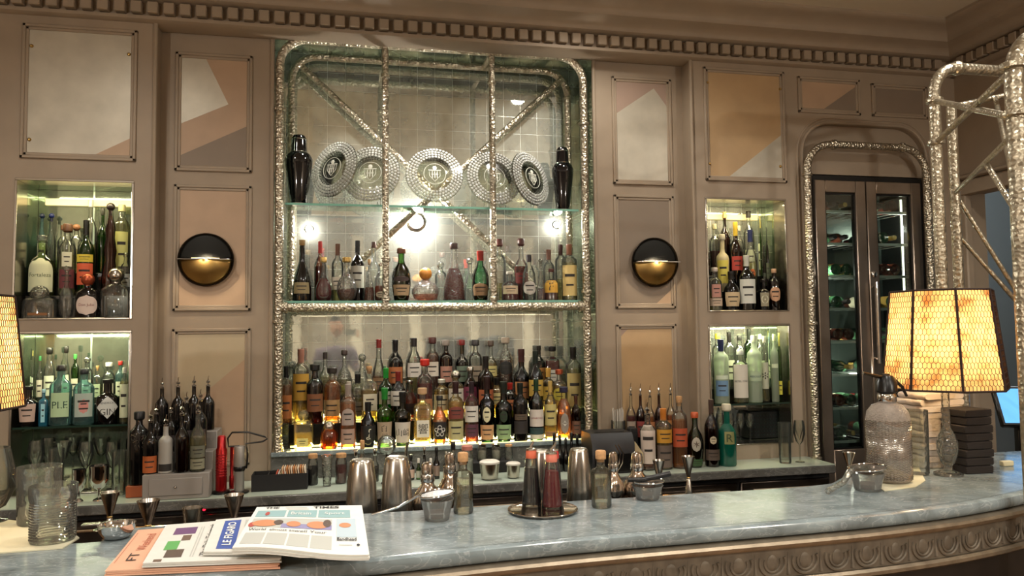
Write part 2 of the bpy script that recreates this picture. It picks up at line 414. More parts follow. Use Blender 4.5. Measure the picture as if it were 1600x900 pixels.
# ------------------------------------------------------------------ bottles
# profiles as fractions: (radius / R, height / H)
PROF = {
 'wine': [(.88, 0), (1, .015), (1, .56), (.95, .62), (.7, .69), (.36, .75), (.3, .8), (.3, .97)],
 'whisky': [(.9, 0), (1, .015), (1, .62), (.96, .67), (.75, .72), (.42, .76), (.34, .82), (.34, .96)],
 'tall': [(.9, 0), (1, .01), (1, .7), (.93, .74), (.6, .78), (.38, .82), (.34, .96)],
 'squat': [(.9, 0), (1, .02), (1, .5), (.93, .57), (.6, .64), (.34, .68), (.3, .92)],
 'square': [(.95, 0), (1, .02), (1, .64), (.9, .69), (.5, .73), (.32, .76), (.32, .95)],
 'cone': [(.95, 0), (1, .02), (.9, .2), (.66, .42), (.42, .62), (.3, .76), (.28, .94)],
 'drop': [(.6, 0), (.92, .06), (1, .18), (.95, .3), (.72, .42), (.4, .52), (.24, .62), (.22, .88)],
 'ball': [(.5, 0), (.85, .07), (1, .22), (.97, .36), (.75, .5), (.4, .58), (.26, .64), (.25, .88)],
 'jug': [(.85, 0), (1, .05), (1, .45), (.92, .6), (.6, .72), (.36, .78), (.34, .93)],
 'bell': [(.97, 0), (1, .02), (.97, .22), (.8, .4), (.5, .56), (.32, .66), (.28, .93)],
 'belly': [(.7, 0), (.8, .04), (1, .3), (.98, .48), (.8, .6), (.42, .7), (.34, .78), (.34, .96)],
 'horn': [(.75, 0), (1, .03), (.95, .2), (.66, .38), (.8, .48), (.55, .62), (.62, .72), (.34, .84), (.28, .95)],
 'shoulder': [(.78, 0), (.84, .02), (1, .5), (1, .56), (.85, .62), (.4, .68), (.36, .74), (.36, .96)],
}
def prof_r(P, t):
    for (r0, t0), (r1, t1) in zip(P, P[1:]):
        if t <= t1: return r0+(r1-r0)*((t-t0)/max(1e-6, t1-t0))
    return P[-1][0]
def smooth_prof(P, R, H, lo=0, hi=None, inset=1., step=.03):
    hi = P[-1][1] if hi is None else hi
    ts = sorted(set([lo, hi]+[t for _, t in P if lo < t < hi]))
    return [(prof_r(P, t)*R*inset, t*H) for t in ts]
CAPM = {}
def capmat(c):
    if c not in CAPM:
        CAPM[c] = {'silver': STEEL, 'cork': CORK, 'gold': BRASS, 'copper': mat('copper_cap', 'b5583a', .35, .7)}.get(c) or mat('cap_'+c, c, .4)
    return CAPM[c]
LABM = {}
def labmat(c):
    if c not in LABM: LABM[c] = mat('label_'+c, c, .65)
    return LABM[c]
def bottle(x, y, z, R, H, kind='wine', glas=None, liq=None, fill=.6, cap='141211', capk='sleeve', labs=(), label='', group=None, cat='bottle', name='liquor_bottle', rz=None, sq=None, flat=1., n=20, extra=None, facets=0):
    """labs: (t0, t1, colour, width, shape, text, inkcolour) along the height"""
    P = PROF[kind]; glas = glas or G_CLR
    if capk == 'pour': P = [(r_, t_*.8/P[-1][1]) for r_, t_ in P]
    sq = sq if sq is not None else (5 if kind == 'square' else 0)
    if rz is None: rz = atan2(-x, 4.25+y)*.6+random.uniform(-.12, .12)
    t = thing(name, label, cat, (x, y, z), rz, group)
    mb = MB(); pr = smooth_prof(P, R, H)
    mb.lathe(pr, n, sq=sq, flat=flat, facets=facets); obj('glass_body', mb, glas, t)
    if liq and LIQ.get(liq) is not None:
        q = smooth_prof(P, R, H, .02, fill*P[-1][1], .93)
        q[0] = (q[0][0], q[0][1]+.001)
        obj('liquid', MB().lathe(q, n, sq=sq, flat=flat), LIQ[liq], t)
    rn = P[-1][0]*R; zt = P[-1][1]*H
    if capk == 'sleeve':
        c = MB().lathe([(rn*1.12, H*.8), (rn*1.15, H*.81), (rn*1.12, H*.9), (rn*1.2, H*.91), (rn*1.2, H*.995), (rn*1.05, H)], 14)
        if kind in ('drop', 'ball', 'bell', 'jug', 'squat'): c = MB().lathe([(rn*1.15, H*.84), (rn*1.2, H*.99), (rn*.9, H)], 14)
    elif capk == 'cap': c = MB().lathe([(rn*1.3, H*.9), (rn*1.35, H*.91), (rn*1.35, H*.985), (rn*1.15, H)], 14)
    elif capk == 'wide': c = MB().lathe([(rn*1.2, H*.88), (rn*1.7, H*.9), (rn*1.75, H*.985), (rn*1.5, H)], 16)
    elif capk == 'ball':
        rb = rn*1.9; c = MB().lathe([(rn*.8, H*.86), (rn*.8, H-2*rb)]+[(max(1e-5, rb*sin(a)), H-rb-rb*cos(a)) for a in [pi*i/8 for i in range(1, 9)]], 14)
    elif capk == 'cork': c = MB().lathe([(rn*.85, H*.86), (rn*.95, H*.9), (rn*1.15, H*.92), (rn*1.25, H*.99), (rn*1.1, H)], 12)
    elif capk == 'pour':
        c = MB().lathe([(rn*1.05, H*.8), (rn*1.2, H*.81), (rn*1.15, H*.83), (rn*.4, H*.845), (rn*.4, H*.862), (rn*1.0, H*.87), (rn*1.05, H*.9), (rn*.4, H*.925)], 12)
        c.tube([(0, 0, H*.92), (0, -.003, H*.96), (rn*.3, -.008, H)], rn*.26, 8, r2=rn*.16)
        cap = 'silver'
    obj({'pour': 'pourer', 'ball': 'stopper', 'cork': 'stopper'}.get(capk, 'cap'), c, CHROME if capk == 'pour' else (G_CUT if cap == 'crystal' else capmat(cap)), t)
    for L in labs:
        t0, t1, colr, wd, shp, txt, ink = (list(L)+[None]*7)[:7]
        wd = wd or 1.; zm = H*(t0+t1)/2
        if sq:
            fy = R*flat*1.012
            fr = lambda u, v, off=0.: (u, -(fy+.0008+off), v)
            hw = R*.88*wd
        else:
            def fr(u, v, off=0., zm=zm):
                rr = prof_r(P, v/H)*R*1.012+.0006+off; a = u/(R)
                return (rr*sin(a), -rr*cos(a)*flat, v)
            hw = R*1.15*wd
        m = MB(); patch(m, rect_rows(-hw, hw, t0*H, t1*H, 10, max(1, int((t1-t0)*14)), shp), fr)
        mats = [labmat(colr), labmat(ink or '2a2420')]
        m.cur = 1; h = (t1-t0)*H
        g = lambda u, v: fr(u, v, .0006)
        if txt:
            lines = txt.split('|')
            for i, s_ in enumerate(lines):
                hh = h*.8/len(lines); cyy = t1*H-h*.1-hh*(i+.5)
                vs, fs, wdt, htt = text_mesh(s_)
                maxw = 1.6*hw if not shp or shp == 'arch' else 1.3*hw
                k = min(maxw/wdt, hh*.8/htt); put_text(m, s_, g, 0, cyy, width=wdt*k)
        elif h > .03:
            for q in range(2):
                v = t0*H+h*(.62-.3*q); patch(m, rect_rows(-hw*(.6-.15*q), hw*(.6-.15*q), v, v+h*(.09-.03*q), 6), g)
        lo = obj('paper_label', m, mats, t)
    if extra: extra(t, R, H)
    return t

# ================================================================== THE ROOM
YO = -.12                       # face of the outer bays; the middle bays stand at y = 0
ZC = 1.12; ZB = .90             # bar counter, back counter
ZCEIL = 3.55; CX = .505         # CX: axis of the back bar
def holed(mb, x0, x1, z0, z1, y0, y1, holes):
    xs = sorted(set([x0, x1]+[h[i] for h in holes for i in (0, 1)])); zs = sorted(set([z0, z1]+[h[i] for h in holes for i in (2, 3)]))
    for a, b in zip(xs, xs[1:]):
        run = None
        for c, d in zip(zs, zs[1:]):
            mx, mz = (a+b)/2, (c+d)/2
            inside = any(h[0] < mx < h[1] and h[2] < mz < h[3] for h in holes)
            if not inside:
                run = (run[0], d) if run else (c, d)
            if inside or d == zs[-1]:
                if run: mb.box(a, b, y0, y1, *run)
                run = None
C1 = (-1.62, -1.075, 1.757, 2.46); C2 = (-1.62, -1.075, .90, 1.70)
C3 = (2.07, 2.605, 1.775, 2.46); C4 = (2.07, 2.605, .985, 1.70)
NI = (2.73, 3.61, 0, 2.94); NL = (-2.6, -1.71, 0, 2.94)
AL = (-.416, 1.426, 1.045, 3.41)
mb = MB(); holed(mb, -3.2, -.984, 0, 3.55, YO, .4, [C1, C2]); mb.box(-.984, -.416, 0, .4, 0, 3.55); struct('wall_back', mb, PAINT, smooth=False)
mb = MB(); holed(mb, 1.996, 3.85, 0, 3.55, YO, .4, [C3, C4, NI])
mb.box(1.426, 1.996, 0, .4, 0, 3.55)
r_ = .2
for sx, cx in ((-1, NI[0]), (1, NI[1])):       # rounded head of the fridge niche
    poly = [(cx, NI[3])]+[(cx-sx*r_+sx*r_*sin(a), NI[3]-r_+r_*cos(a)) for a in [pi/2*i/8 for i in range(9)]]
    mb.prism(poly, YO, .4)
mb.box(NI[0], NI[1], .38, .42, 0, 2.94)
struct('wall_back_east', mb, PAINT, smooth=False)
mb = MB(); mb.box(-.416, 1.426, 0, .4, 0, 1.0); mb.box(-.416, 1.426, .365, .4, 1.0, 3.45); mb.box(-.416, 1.426, -.02, .365, 3.41, 3.45); struct('wall_back_middle', mb, PAINT, smooth=False)
struct('wall_niche', MB().prism([(x_, z_) for x_, z_ in [(NI[0]+.0005, 2.63)]+[(NI[0]+.0005+.2-.2*cos(pi/2*i/8), 2.739+.2*sin(pi/2*i/8)) for i in range(9)]+[(NI[1]-.0005-.2+.2*sin(pi/2*i/8), 2.739+.2*cos(pi/2*i/8)) for i in range(9)]+[(NI[1]-.0005, 2.63)]], -.085, .3), PAINT, smooth=False)
# mirror linings of the alcove
A = thing('trim_1', 'antique mirror tiles lining the tall middle alcove', 'mirror'); del A['category']; A['kind'] = 'structure'
obj('mirror_back', MB().box(-.416, 1.426, .35, .364, 1.045, 3.41), MIRR, A, smooth=False)
obj('mirror_side', MB().box(-.415, -.405, .004, .35, 1.045, 3.41), MIRG, A, smooth=False)
obj('mirror_side', MB().box(1.415, 1.425, .004, .35, 1.045, 3.41), MIRG, A, smooth=False)
obj('mirror_soffit', MB().box(-.416, 1.426, -.01, .35, 3.395, 3.409), MIRG, A, smooth=False)
# side wall, far walls, floor, ceiling
XR = 3.85
mb = MB()
for y0, y1, z0, z1 in ((-8.2, -2.2, 0, 3.6), (-2.2, -.17, 2.52, 3.6), (-.17, .5, 0, 3.6)): mb.box(XR, XR+.15, y0, y1, z0, z1)
struct('wall_right', mb, PAINT, smooth=False)
mb = MB()
for yy in (-.12, -2.12): mb.box(XR-.03, XR+.02, yy-.08, yy, 0, 2.56, .008)
mb.box(XR-.035, XR+.02, -2.28, -.125, 2.5, 2.6, .008); mb.box(XR-.06, XR+.02, -2.32, -.122, 2.6, 2.63, .008)
struct('trim_2', mb, PAINT)
GREYW = mat('grey_room_paint', '7f8688', .6)
light('next_room_fill', 'POINT', (4.7, .4, 3.2), 60, (.85, .93, 1), .1)  # added light without a fixture, brightens the room beyond the doorway
struct('wall_next_room', MB().box(6.4, 6.5, -5, 2, 0, 3.6).box(3.99, 6.4, 1.9, 2, 0, 3.6).box(3.99, 6.4, -5.1, -5, 0, 3.6), GREYW, smooth=False)
struct('wall_left', MB().box(-3.4, -3.2, -8.2, .4, 0, 3.6), PAINT, smooth=False)
REARP = mat('rear_wall_paint', '8f8272', .6)
struct('wall_rear', MB().box(-3.4, XR+.15, -8.3, -8.1, 0, 3.6), REARP, smooth=False)
mb = MB()
for k in range(7): mb.box(-3.0+k*1.0, -2.8+k*1.0, -8.1, -8.04, 0, 3.3, .01)
mb.box(-3.2, XR, -8.1, -8.03, 0, .2); mb.box(-3.2, XR, -8.1, -8.02, 1.0, 1.08, .01)
struct('trim_3', mb, mat('pale_pilaster', 'd0c5b2', .5))
def planks():
    return mat('oak_floor', '8a6a4c', .35, noise=.3, nscale=4)
struct('floor', MB().box(-3.4, 6.5, -8.3, 2, -.1, 0), planks(), smooth=False)
mb = MB(); mb.box(-3.4, 6.5, -8.3, 2, ZCEIL, ZCEIL+.1)
struct('ceiling', mb, CEIL, smooth=False)
mb = MB()
for a, b, c, d in ((-3.2, 3.2, -.84, -.76), (3.12, 3.2, -7.4, -.84), (-3.2, 3.2, -7.4, -7.32)): mb.box(a, b, c, d, ZCEIL-.03, ZCEIL+.001, .008)
for a, b, c, d in ((-3.2, 3.06, -.98, -.93), (3.01, 3.06, -7.2, -.98)): mb.box(a, b, c, d, ZCEIL-.018, ZCEIL+.001, .006)
struct('trim_4', mb, CEIL)
mb = MB(); mb.box(.6, 1.9, -.53, -.5, ZCEIL-.012, ZCEIL+.001)
# cornice
CPROF = [(-.015, 3.285), (-.135, 3.285), (-.155, 3.295), (-.155, 3.312), (-.13, 3.318), (-.13, 3.388), (-.185, 3.392), (-.2, 3.398), (-.2, 3.41), (-.21, 3.425), (-.24, 3.44),
         (-.275, 3.447), (-.29, 3.452), (-.29, 3.47), (-.30, 3.488), (-.33, 3.508), (-.375, 3.52), (-.40, 3.526), (-.41, 3.535), (-.41, 3.551), (-.015, 3.551)]
mb = MB(); mb.prism([(y, z) for y, z in CPROF], -3.3, XR, 'x')
struct('trim_5', mb, PAINT)
mb = MB(); x = -3.2
while x < XR-.16: mb.box(x, x+.052, -.178, -.128, 3.322, 3.38, .004); x += .078
struct('trim_6', mb, PAINT, smooth=False)
mb = MB(); mb.prism([(XR+y+.1, z) for y, z in CPROF], -8.1, -.0, 'y'); 
struct('trim_7', mb, PAINT)
mb = MB(); y = -8.0
while y < -.2: mb.box(XR-.078, XR-.02, y, y+.052, 3.322, 3.38, .004); y += .078
struct('trim_8', mb, PAINT, smooth=False)
# panel mouldings and veneered panels ---------------------------------
tn = [9]
def frame_mould(x0, x1, z0, z1, Y, wd=.016, dp=.012, m=PAINT):
    mb = MB()
    for q, (k, d) in enumerate(((0, dp), (wd*.9, dp*.55))):
        a, b, c, e = x0+k, x1-k, z0+k, z1-k
        for bx in ((a, b, e-wd, e), (a, b, c, c+wd), (a, a+wd, c, e), (b-wd, b, c, e)):
            mb.box(bx[0], bx[1], Y-d, Y+.004, bx[2], bx[3], .003)
    o = struct('trim_%d' % tn[0], mb, m); tn[0] += 1; return o
def panel(x0, x1, z0, z1, Y, base, inlays=(), studs=None):
    """framed wall panel; inlays are (material, polygon in 0..1 panel coordinates)"""
    fr = frame_mould(x0-.016, x1+.016, z0-.016, z1+.016, Y)
    obj('veneer', MB().box(x0, x1, Y-.002, Y+.003, z0, z1), base, fr, smooth=False)
    for i, (m, pl) in enumerate(inlays):
        obj('veneer_inlay', MB().prism([(x0+u*(x1-x0), z0+v*(z1-z0)) for u, v in pl], Y-.0028-.0005*i, Y), m, fr, smooth=False)
    for u, v in studs or ():
        obj('stud', MB().xform(Matrix()).lathe([(.009, 0), (.009, .004), (.005, .009), (0.0001, .01)], 12).xform(Matrix.Translation((x0+u*(x1-x0), Y-.002, z0+v*(z1-z0))) @ Matrix.Rotation(pi/2, 4, 'X')), BRASS, fr)
    return fr
# west outer bay
panel(-1.585, -1.085, 2.575, 3.225, YO, LEAF, [(TAN, [(.6, 0), (1, 0), (1, .17)])], [(.05, .85), (.95, .83), (.05, .12)])
panel(2.095, 2.6, 2.575, 3.235, YO, GOLDV, [(LEAF, [(.24, 0), (1, 0), (1, .44)])], [(.02, .88), (.98, .86), (.02, .13), (.95, .13)])
panel(2.725, 3.13, 3.02, 3.215, YO, TAN, [(TAUPE, [(.35, 0), (1, 0), (1, .9)])])
panel(3.245, 3.62, 3.02, 3.2, YO, TAUPE)
# pilasters: three stacked panels each
panel(-.895, -.535, 2.56, 3.17, 0, TAN, [(LEAF, [(0, .38), (.7, .58), (.36, 1), (0, 1)]), (TAUPE, [(0, 0), (1, 0), (1, .4), (0, .1)])])
panel(-.895, -.535, 1.815, 2.455, 0, TAN)
panel(-.895, -.535, 1.0, 1.69, 0, mat('linen_veneer', 'b7a688', .45, .1, noise=.05, nscale=7), [(TAN, [(0, .35), (0, 0), (1, 0), (1, .8)])])
panel(1.555, 1.905, 2.56, 3.185, 0, PAINT_R, [(LEAF, [(0, 0), (1, 0), (1, .73), (.73, .93), (0, .65)])])
panel(1.555, 1.905, 1.815, 2.465, 0, TAUPE, [(TAN, [(.65, 0), (1, 0), (1, .16)])])
panel(1.555, 1.905, 1.0, 1.69, 0, GOLDV, [(PAINT_R, [(0, .9), (.2, 1), (0, 1)])])
# edge beads of the outer bays and arched beads round the niches
mb = MB(); mb.tube([(-.984, YO-.004, 0), (-.984, YO-.004, 3.29)], .011, 8); mb.tube([(1.996, YO-.004, 0), (1.996, YO-.004, 3.29)], .011, 8)
mb.tube([(-.416, -.004, 0), (-.416, -.004, 3.29)], .012, 8); mb.tube([(1.426, -.004, 0), (1.426, -.004, 3.29)], .012, 8)
struct('trim_40', mb, PAINT)
def arch_pts(x0, x1, z1, r, Y, zb):
    p = [(x0, Y, zb)]
    for i in range(9): a = pi/2*i/8; p.append((x0+r-r*cos(a), Y, z1-r+r*sin(a)))
    for i in range(9): a = pi/2*i/8; p.append((x1-r+r*sin(a), Y, z1-r+r*cos(a)))
    p.append((x1, Y, zb)); return p
mb = MB(); mb.tube(arch_pts(NI[0]-.005, NI[1]+.005, NI[3]+.01, .2, YO-.003, .0), .011, 8); mb.tube(arch_pts(NI[0]-.035, NI[1]+.035, NI[3]+.04, .23, YO, .0), .007, 8)
mb.tube(arch_pts(NL[0], NL[1], NI[3], .2, YO-.003, .0), .011, 8)
struct('trim_41', mb, PAINT)
# alcove marble ledge, back counter
t = thing('alcove_ledge', 'dark veined marble ledge raised along the foot of the mirrored alcove', 'ledge', (0, 0, 0))
obj('marble_top', MB().box(-.41, 1.42, -.035, .349, 1.02, 1.045, .004), MARB, t)
obj('marble_riser', MB().box(-.41, 1.42, -.02, -.003, ZB+.001, 1.02), MARBD, t)
def yfront(x): return -.40+.0*x
t = thing('back_counter', 'long shelf-like back counter with pale top and grey marble edge under the alcove', 'counter')
mb = MB(); mb.box(-1.9, 2.69, -.40, YO-.001, ZB-.004, ZB); mb.box(-.97, 1.98, YO-.001, -.003, ZB-.004, ZB)
obj('glass_top', mb, TOPG, t, smooth=False)
mb = MB(); mb.box(-1.9, 2.69, -.405, YO-.002, ZB-.05, ZB-.0045, .005); obj('marble_edge', mb, MARBD, t)
# under-counter cabinets in steel
t = thing('back_bar_cabinet', 'dark steel refrigerated cabinets running under the back counter', 'cabinet')
obj('carcass', MB().box(-1.9, 2.675, -.36, YO-.003, 0.0, ZB-.052), MATBLK, t)
for k in range(8):
    x0 = -1.88+k*.57
    d = obj('door', MB().box(x0, min(x0+.55, 2.67), -.385, -.361, .1, ZB-.075, .006), DSTEEL if k != 3 else mat('near_black_steel', '2c2826', .35, .8), t)
    m = MB(); m.tube([(x0+.06, -.405, ZB-.115), (x0+.49, -.405, ZB-.115)], .008, 8); m.tube([(x0+.08, -.405, ZB-.115), (x0+.08, -.385, ZB-.115)], .005, 6); m.tube([(x0+.47, -.405, ZB-.115), (x0+.47, -.385, ZB-.115)], .005, 6)
    obj('handle', m, CHROME, d)
# ---------------- display cabinets (recesses with mirror backs)
def cabinet(n, hole, shelf=None, lab=''):
    x0, x1, z0, z1 = hole
    t = thing('display_cabinet', lab, 'cabinet')
    m = MB(); b = .012                         # polished lining round the opening
    m.box(x0, x1, YO-.006, .0, z1-b, z1, .002); m.box(x0, x0+b, YO-.006, .0, z0, z1-b, .002); m.box(x1-b, x1, YO-.006, .0, z0, z1-b, .002)
    m.box(x0+b, x1-b, YO-.006, .0, z0, z0+b*.6, .002)
    obj('steel_lining', m, STEEL, t)
    obj('mirror_back', MB().box(x0+.013, x1-.013, .14, .15, z0+.008, z1-.013), MIRR if n > 2 else MIRG, t, smooth=False)
    m = MB(); m.box(x0+.001, x0+.012, .001, .14, z0+.008, z1-.013); m.box(x1-.012, x1-.001, .001, .14, z0+.008, z1-.013); m.box(x0, x1, .001, .14, z1-.012, z1-.001)
    obj('mirror_side', m, MIRG, t, smooth=False)
    obj('floor_panel', MB().box(x0+.012, x1-.012, .0005, .14, z0+.0005, z0+.008), MIRG, t, smooth=False)
    if n in (1, 3): obj('light_strip', MB().box(x0+.05, x1-.05, .122, .138, z1-.095, z1-.06), mat('warm_strip', 'fff0c0', .5, emit='ffe9a0', estr=.6), t)
    if shelf:
        obj('glass_shelf', MB().box(x0+.013, x1-.013, YO+.01, .139, shelf-.01, shelf, .001), G_SHELF, t)
        obj('shelf_edge', MB().box(x0+.013, x1-.013, YO+.008, YO+.0098, shelf-.01, shelf), mat('dark_glass_edge', '23352c', .1), t)
    return t
cabinet(1, C1, None, 'upper mirrored recess with tequila bottles near the short side of the bar')
cabinet(2, C2, 1.232, 'lower mirrored recess with gin bottles on a glass shelf over glassware')
cabinet(3, C3, None, 'upper mirrored recess beside the fridge packed with green and amber bottles')
cabinet(4, C4, 1.227, 'lower mirrored recess beside the fridge with frosted vodka bottles on its shelf')

# ================================================================== HAMMERED TUBE FRAMES
def flange(mb, p, r, axis='z'):
    m = MB(); m.lathe([(r*1.05, -.012), (r*1.35, -.008), (r*1.35, .008), (r*1.05, .012)], 14)
    M = Matrix.Translation(p)
    if axis == 'x': M = M @ Matrix.Rotation(pi/2, 4, 'Y')
    if axis == 'y': M = M @ Matrix.Rotation(pi/2, 4, 'X')
    m.xform(M); mb.add(m.v, m.f)
t = thing('ornamental_tubework', 'hammered silver tube frame with rounded corners and crossed braces filling the mirrored alcove', 'frame')
ZS = 1.814; YF = -.0; YR = .262
m = MB(); m.tube(arch_pts(-.378, 1.362, 3.30, .15, YF, 1.09), .0235, 14)
for x in (-.378, 1.362):
    m.lathe([(.034, 0), (.033, .008), (.027, .03), (.0235, .06)], 16, (x, YF, 1.046))
    for z in (1.9, 2.9, 1.74): flange(m, (x, YF, z), .0235)
obj('front_frame', m, TUBE, t)
m = MB(); m.tube(arch_pts(-.335, 1.34, 3.30, .15, YR, 1.85), .021, 14)
obj('rear_frame', m, TUBE, t)
for x in (.194, .806):
    m = MB(); m.tube([(x, YF, ZS+.02), (x, YF, 3.30)], .019, 12); flange(m, (x, YF, 2.08), .019); flange(m, (x, YF, 3.12), .019); flange(m, (x, YF, 1.86), .019)
    m.tube([(x, YF, 3.3), (x, YR, 3.3)], .015, 10)
    obj('upright', m, TUBE, t)
m = MB(); m.tube([(-.378, YF, ZS), (1.362, YF, ZS)], .024, 14)
for x in (-.34, 1.32): flange(m, (x, YF, ZS), .024, 'x')
obj('cross_rail', m, TUBE, t)
obj('cross_rail', MB().tube([(-.335, YR, ZS), (1.34, YR, ZS)], .018, 12), TUBE, t)
obj('diagonal_brace', MB().tube([(-.29, YR+.005, 3.25), (1.2, YR+.005, 1.87)], .019, 12), TUBE, t)
obj('diagonal_brace', MB().tube([(1.3, YR-.025, 3.25), (-.18, YR-.025, 1.87)], .019, 12), TUBE, t)
def glass_shelf(x0, x1, y0, y1, z, lab, th=.012):
    t = thing('glass_shelf', lab, 'shelf', ((x0+x1)/2, (y0+y1)/2, z))
    w_, d_ = (x1-x0)/2, (y1-y0)/2
    obj('pane', MB().box(-w_, w_, -d_+.001, d_, -th, 0), G_SHELF, t, smooth=False)
    obj('polished_edge', MB().box(-w_, w_, -d_-.0015, -d_+.0005, -th, 0), G_EDGE, t, smooth=False)
glass_shelf(-.35, 1.33, .03, .213, 2.392, 'clear green-edged glass shelf carrying the crystal plates and black shakers')
glass_shelf(-.35, 1.335, .03, .213, 1.852, 'clear glass shelf carrying cognac bottles and decanters above the tube rail')
# tube arch round the wine fridge
t = thing('tube_arch', 'hammered silver tube arch standing round the wine fridge', 'frame')
m = MB(); p0 = at(1262, 300, -.2); p1 = at(1452, 300, -.2); ztop = at(1350, 228, -.2).z
m.tube(arch_pts(p0.x, 3.545, ztop, .17, -.2, .0), .023, 14)
for z in (2.6, 1.7, .9): flange(m, (p0.x, -.2, z), .023)
for x in (p0.x+.19, 3.545-.17): flange(m, (x, -.2, ztop), .023, 'x')
obj('arch_tube', m, TUBE, t)

# ================================================================== WINE FRIDGE
t = thing('wine_fridge', 'tall steel wine fridge with two narrow glass doors full of bottles', 'fridge')
FX0, FX1, FZ = 2.80, 3.56, 2.62; FY = -.1
STF = mat('fridge_steel', 'a8998a', .3, .9, noise=.15, nscale=5)
m = MB(); m.box(FX0-.035, FX0, FY, .3, .02, FZ); m.box(FX1, FX1+.03, FY, .3, .02, FZ); m.box(FX0, FX1, FY, .3, FZ-.03, FZ); m.box(FX0, FX1, .28, .3, .02, FZ-.03); m.box(FX0, FX1, FY, .28, .02, .12)
obj('carcass', m, mat('fridge_black', '0e0d0c', .4), t)
obj('liner', MB().box(FX0, FX1, .26, .279, .12, FZ-.03).box(FX0+.001, FX0+.01, FY+.05, .26, .12, FZ-.03), mat('fridge_liner', '3c4440', .35, .6), t, smooth=False)
xm = 3.16
doors = []
for k, (a, b) in enumerate(((FX0+.004, xm-.004), (xm+.004, FX1-.004))):
    m = MB(); z0, z1 = .14, FZ-.035; s0 = .07; zb = .93
    m.box(a, a+s0, FY-.03, FY+.01, z0, z1, .004); m.box(b-s0, b, FY-.03, FY+.01, z0, z1, .004)
    m.box(a+s0, b-s0, FY-.03, FY+.01, z1-.075, z1, .004); m.box(a+s0, b-s0, FY-.03, FY+.01, z0, zb, .004)
    d = obj('door', m, STF, t); doors.append(d)
    obj('gasket', MB().box(a+s0, a+s0+.009, FY-.018, FY+.008, zb, z1-.075).box(b-s0-.009, b-s0, FY-.018, FY+.008, zb, z1-.075).box(a+s0, b-s0, FY-.018, FY+.008, z1-.085, z1-.075).box(a+s0, b-s0, FY-.018, FY+.008, zb, zb+.009), BLACK, d)
    obj('glass_pane', MB().box(a+s0+.009, b-s0-.009, FY-.012, FY-.008, zb, z1-.085), glass('fridge_glass', (.86, .93, .89), .03, .02, 2), d, smooth=False)
m = MB(); xh = xm+.02; m.tube([(xh, FY-.07, 1.45), (xh, FY-.07, 1.95)], .011, 10)
for z in (1.48, 1.92): m.tube([(xh, FY-.07, z), (xh, FY-.03, z)], .007, 8)
obj('handle', m, CHROME, doors[1])
obj('lock', MB().lathe([(.02, 0), (.02, .012), (.012, .016)], 14).xform(Matrix.Translation((xm+.03, FY-.032, 2.0)) @ Matrix.Rotation(pi/2, 4, 'X')), CHROME, doors[1])
racks = [.97+.205*k for k in range(8)]
for z in racks:
    m = MB(); m.box(FX0+.012, FX1-.012, FY+.035, FY+.05, z-.012, z+.004)
    for q in range(9): x = FX0+.05+q*(FX1-FX0-.1)/8; m.tube([(x, FY+.05, z-.004), (x, .25, z-.004)], .003, 5)
    obj('rack', m, mat('rack_steel', 'c8ccc8', .35, .6), t)
obj('light_tube', MB().tube([(3.515, .0, 1.0), (3.515, .0, 2.5)], .006, 8), mat('fridge_led', 'ffffff', .5, emit='f2ead0', estr=5), t)
light('fridge_light', 'POINT', (3.515, -.03, 2.3), 9, (1, .95, .85), .02); light('fridge_light', 'POINT', (3.12, -.0, 1.4), 9, (1, .95, .85), .02)
light('fridge_light', 'POINT', (2.9, -.02, 2.0), 9, (1, .95, .85), .02)
# wine bottles lying in the racks: one built, the rest copies
m = MB(); P = [(.0001, 0), (.02, .006), (.036, 0), (.037, .004), (.037, .17), (.032, .19), (.016, .215), (.014, .23), (.014, .27), (.0001, .271)]
WB = mesh('wine_bottle_body', MB().lathe(P, 16), mat('wine_glass_green', '24402a', .06, coat=.4))
WB2 = mesh('wine_bottle_body', MB().lathe(P, 16), mat('wine_glass_brown', '4a2216', .06, coat=.4))
WL = {c: mesh('wine_label', MB().lathe([(.0375, .05), (.0375, .13)], 16), labmat(c)) for c in ('d8ccb0', 'b33a2a', 'c9a04a', '35563a')}
WC = {c: mesh('wine_cap', MB().lathe([(.0152, .22), (.0155, .272), (.0001, .274)], 12), capmat(c)) for c in ('1a1414', '7a1418', 'c09a50')}
words = ['bottom', 'second', 'third', 'fourth', 'fifth', 'sixth', 'seventh', 'top']
RC = random.Random(3)
for i, z in enumerate(racks):
    for j, x in enumerate((2.905, 2.99, 3.07, 3.265, 3.345, 3.42)):
        if (i+j*3) % 11 == 5: continue
        side = 'near' if j < 3 else 'lamp-side'
        b = bpy.data.objects.new('wine_bottle', None); COL.objects.link(b); b.empty_display_size = .03
        neck = RC.random() < .6
        b.location = (x, (FY+.06) if not neck else .225, z+.0445); b.rotation_euler = (-pi/2 if not neck else pi/2, RC.uniform(0, 6), 0) if False else ((-pi/2, 0, 0) if not neck else (pi/2, 0, 0))
        place = ('first', 'second', 'third')[j % 3]
        b['label'] = 'dark wine bottle on the %s rack, %s across behind the %s fridge door' % (words[i], place, ('left', 'right')[j//3])
        b['category'] = 'bottle'; b['group'] = 'wine bottles lying in the fridge racks'
        for nm, me in (('glass_body', RC.choice((WB, WB, WB2))), ('paper_label', RC.choice(list(WL.values()))), ('cap', RC.choice(list(WC.values())))):
            o = bpy.data.objects.new(nm, me); COL.objects.link(o); o.parent = b

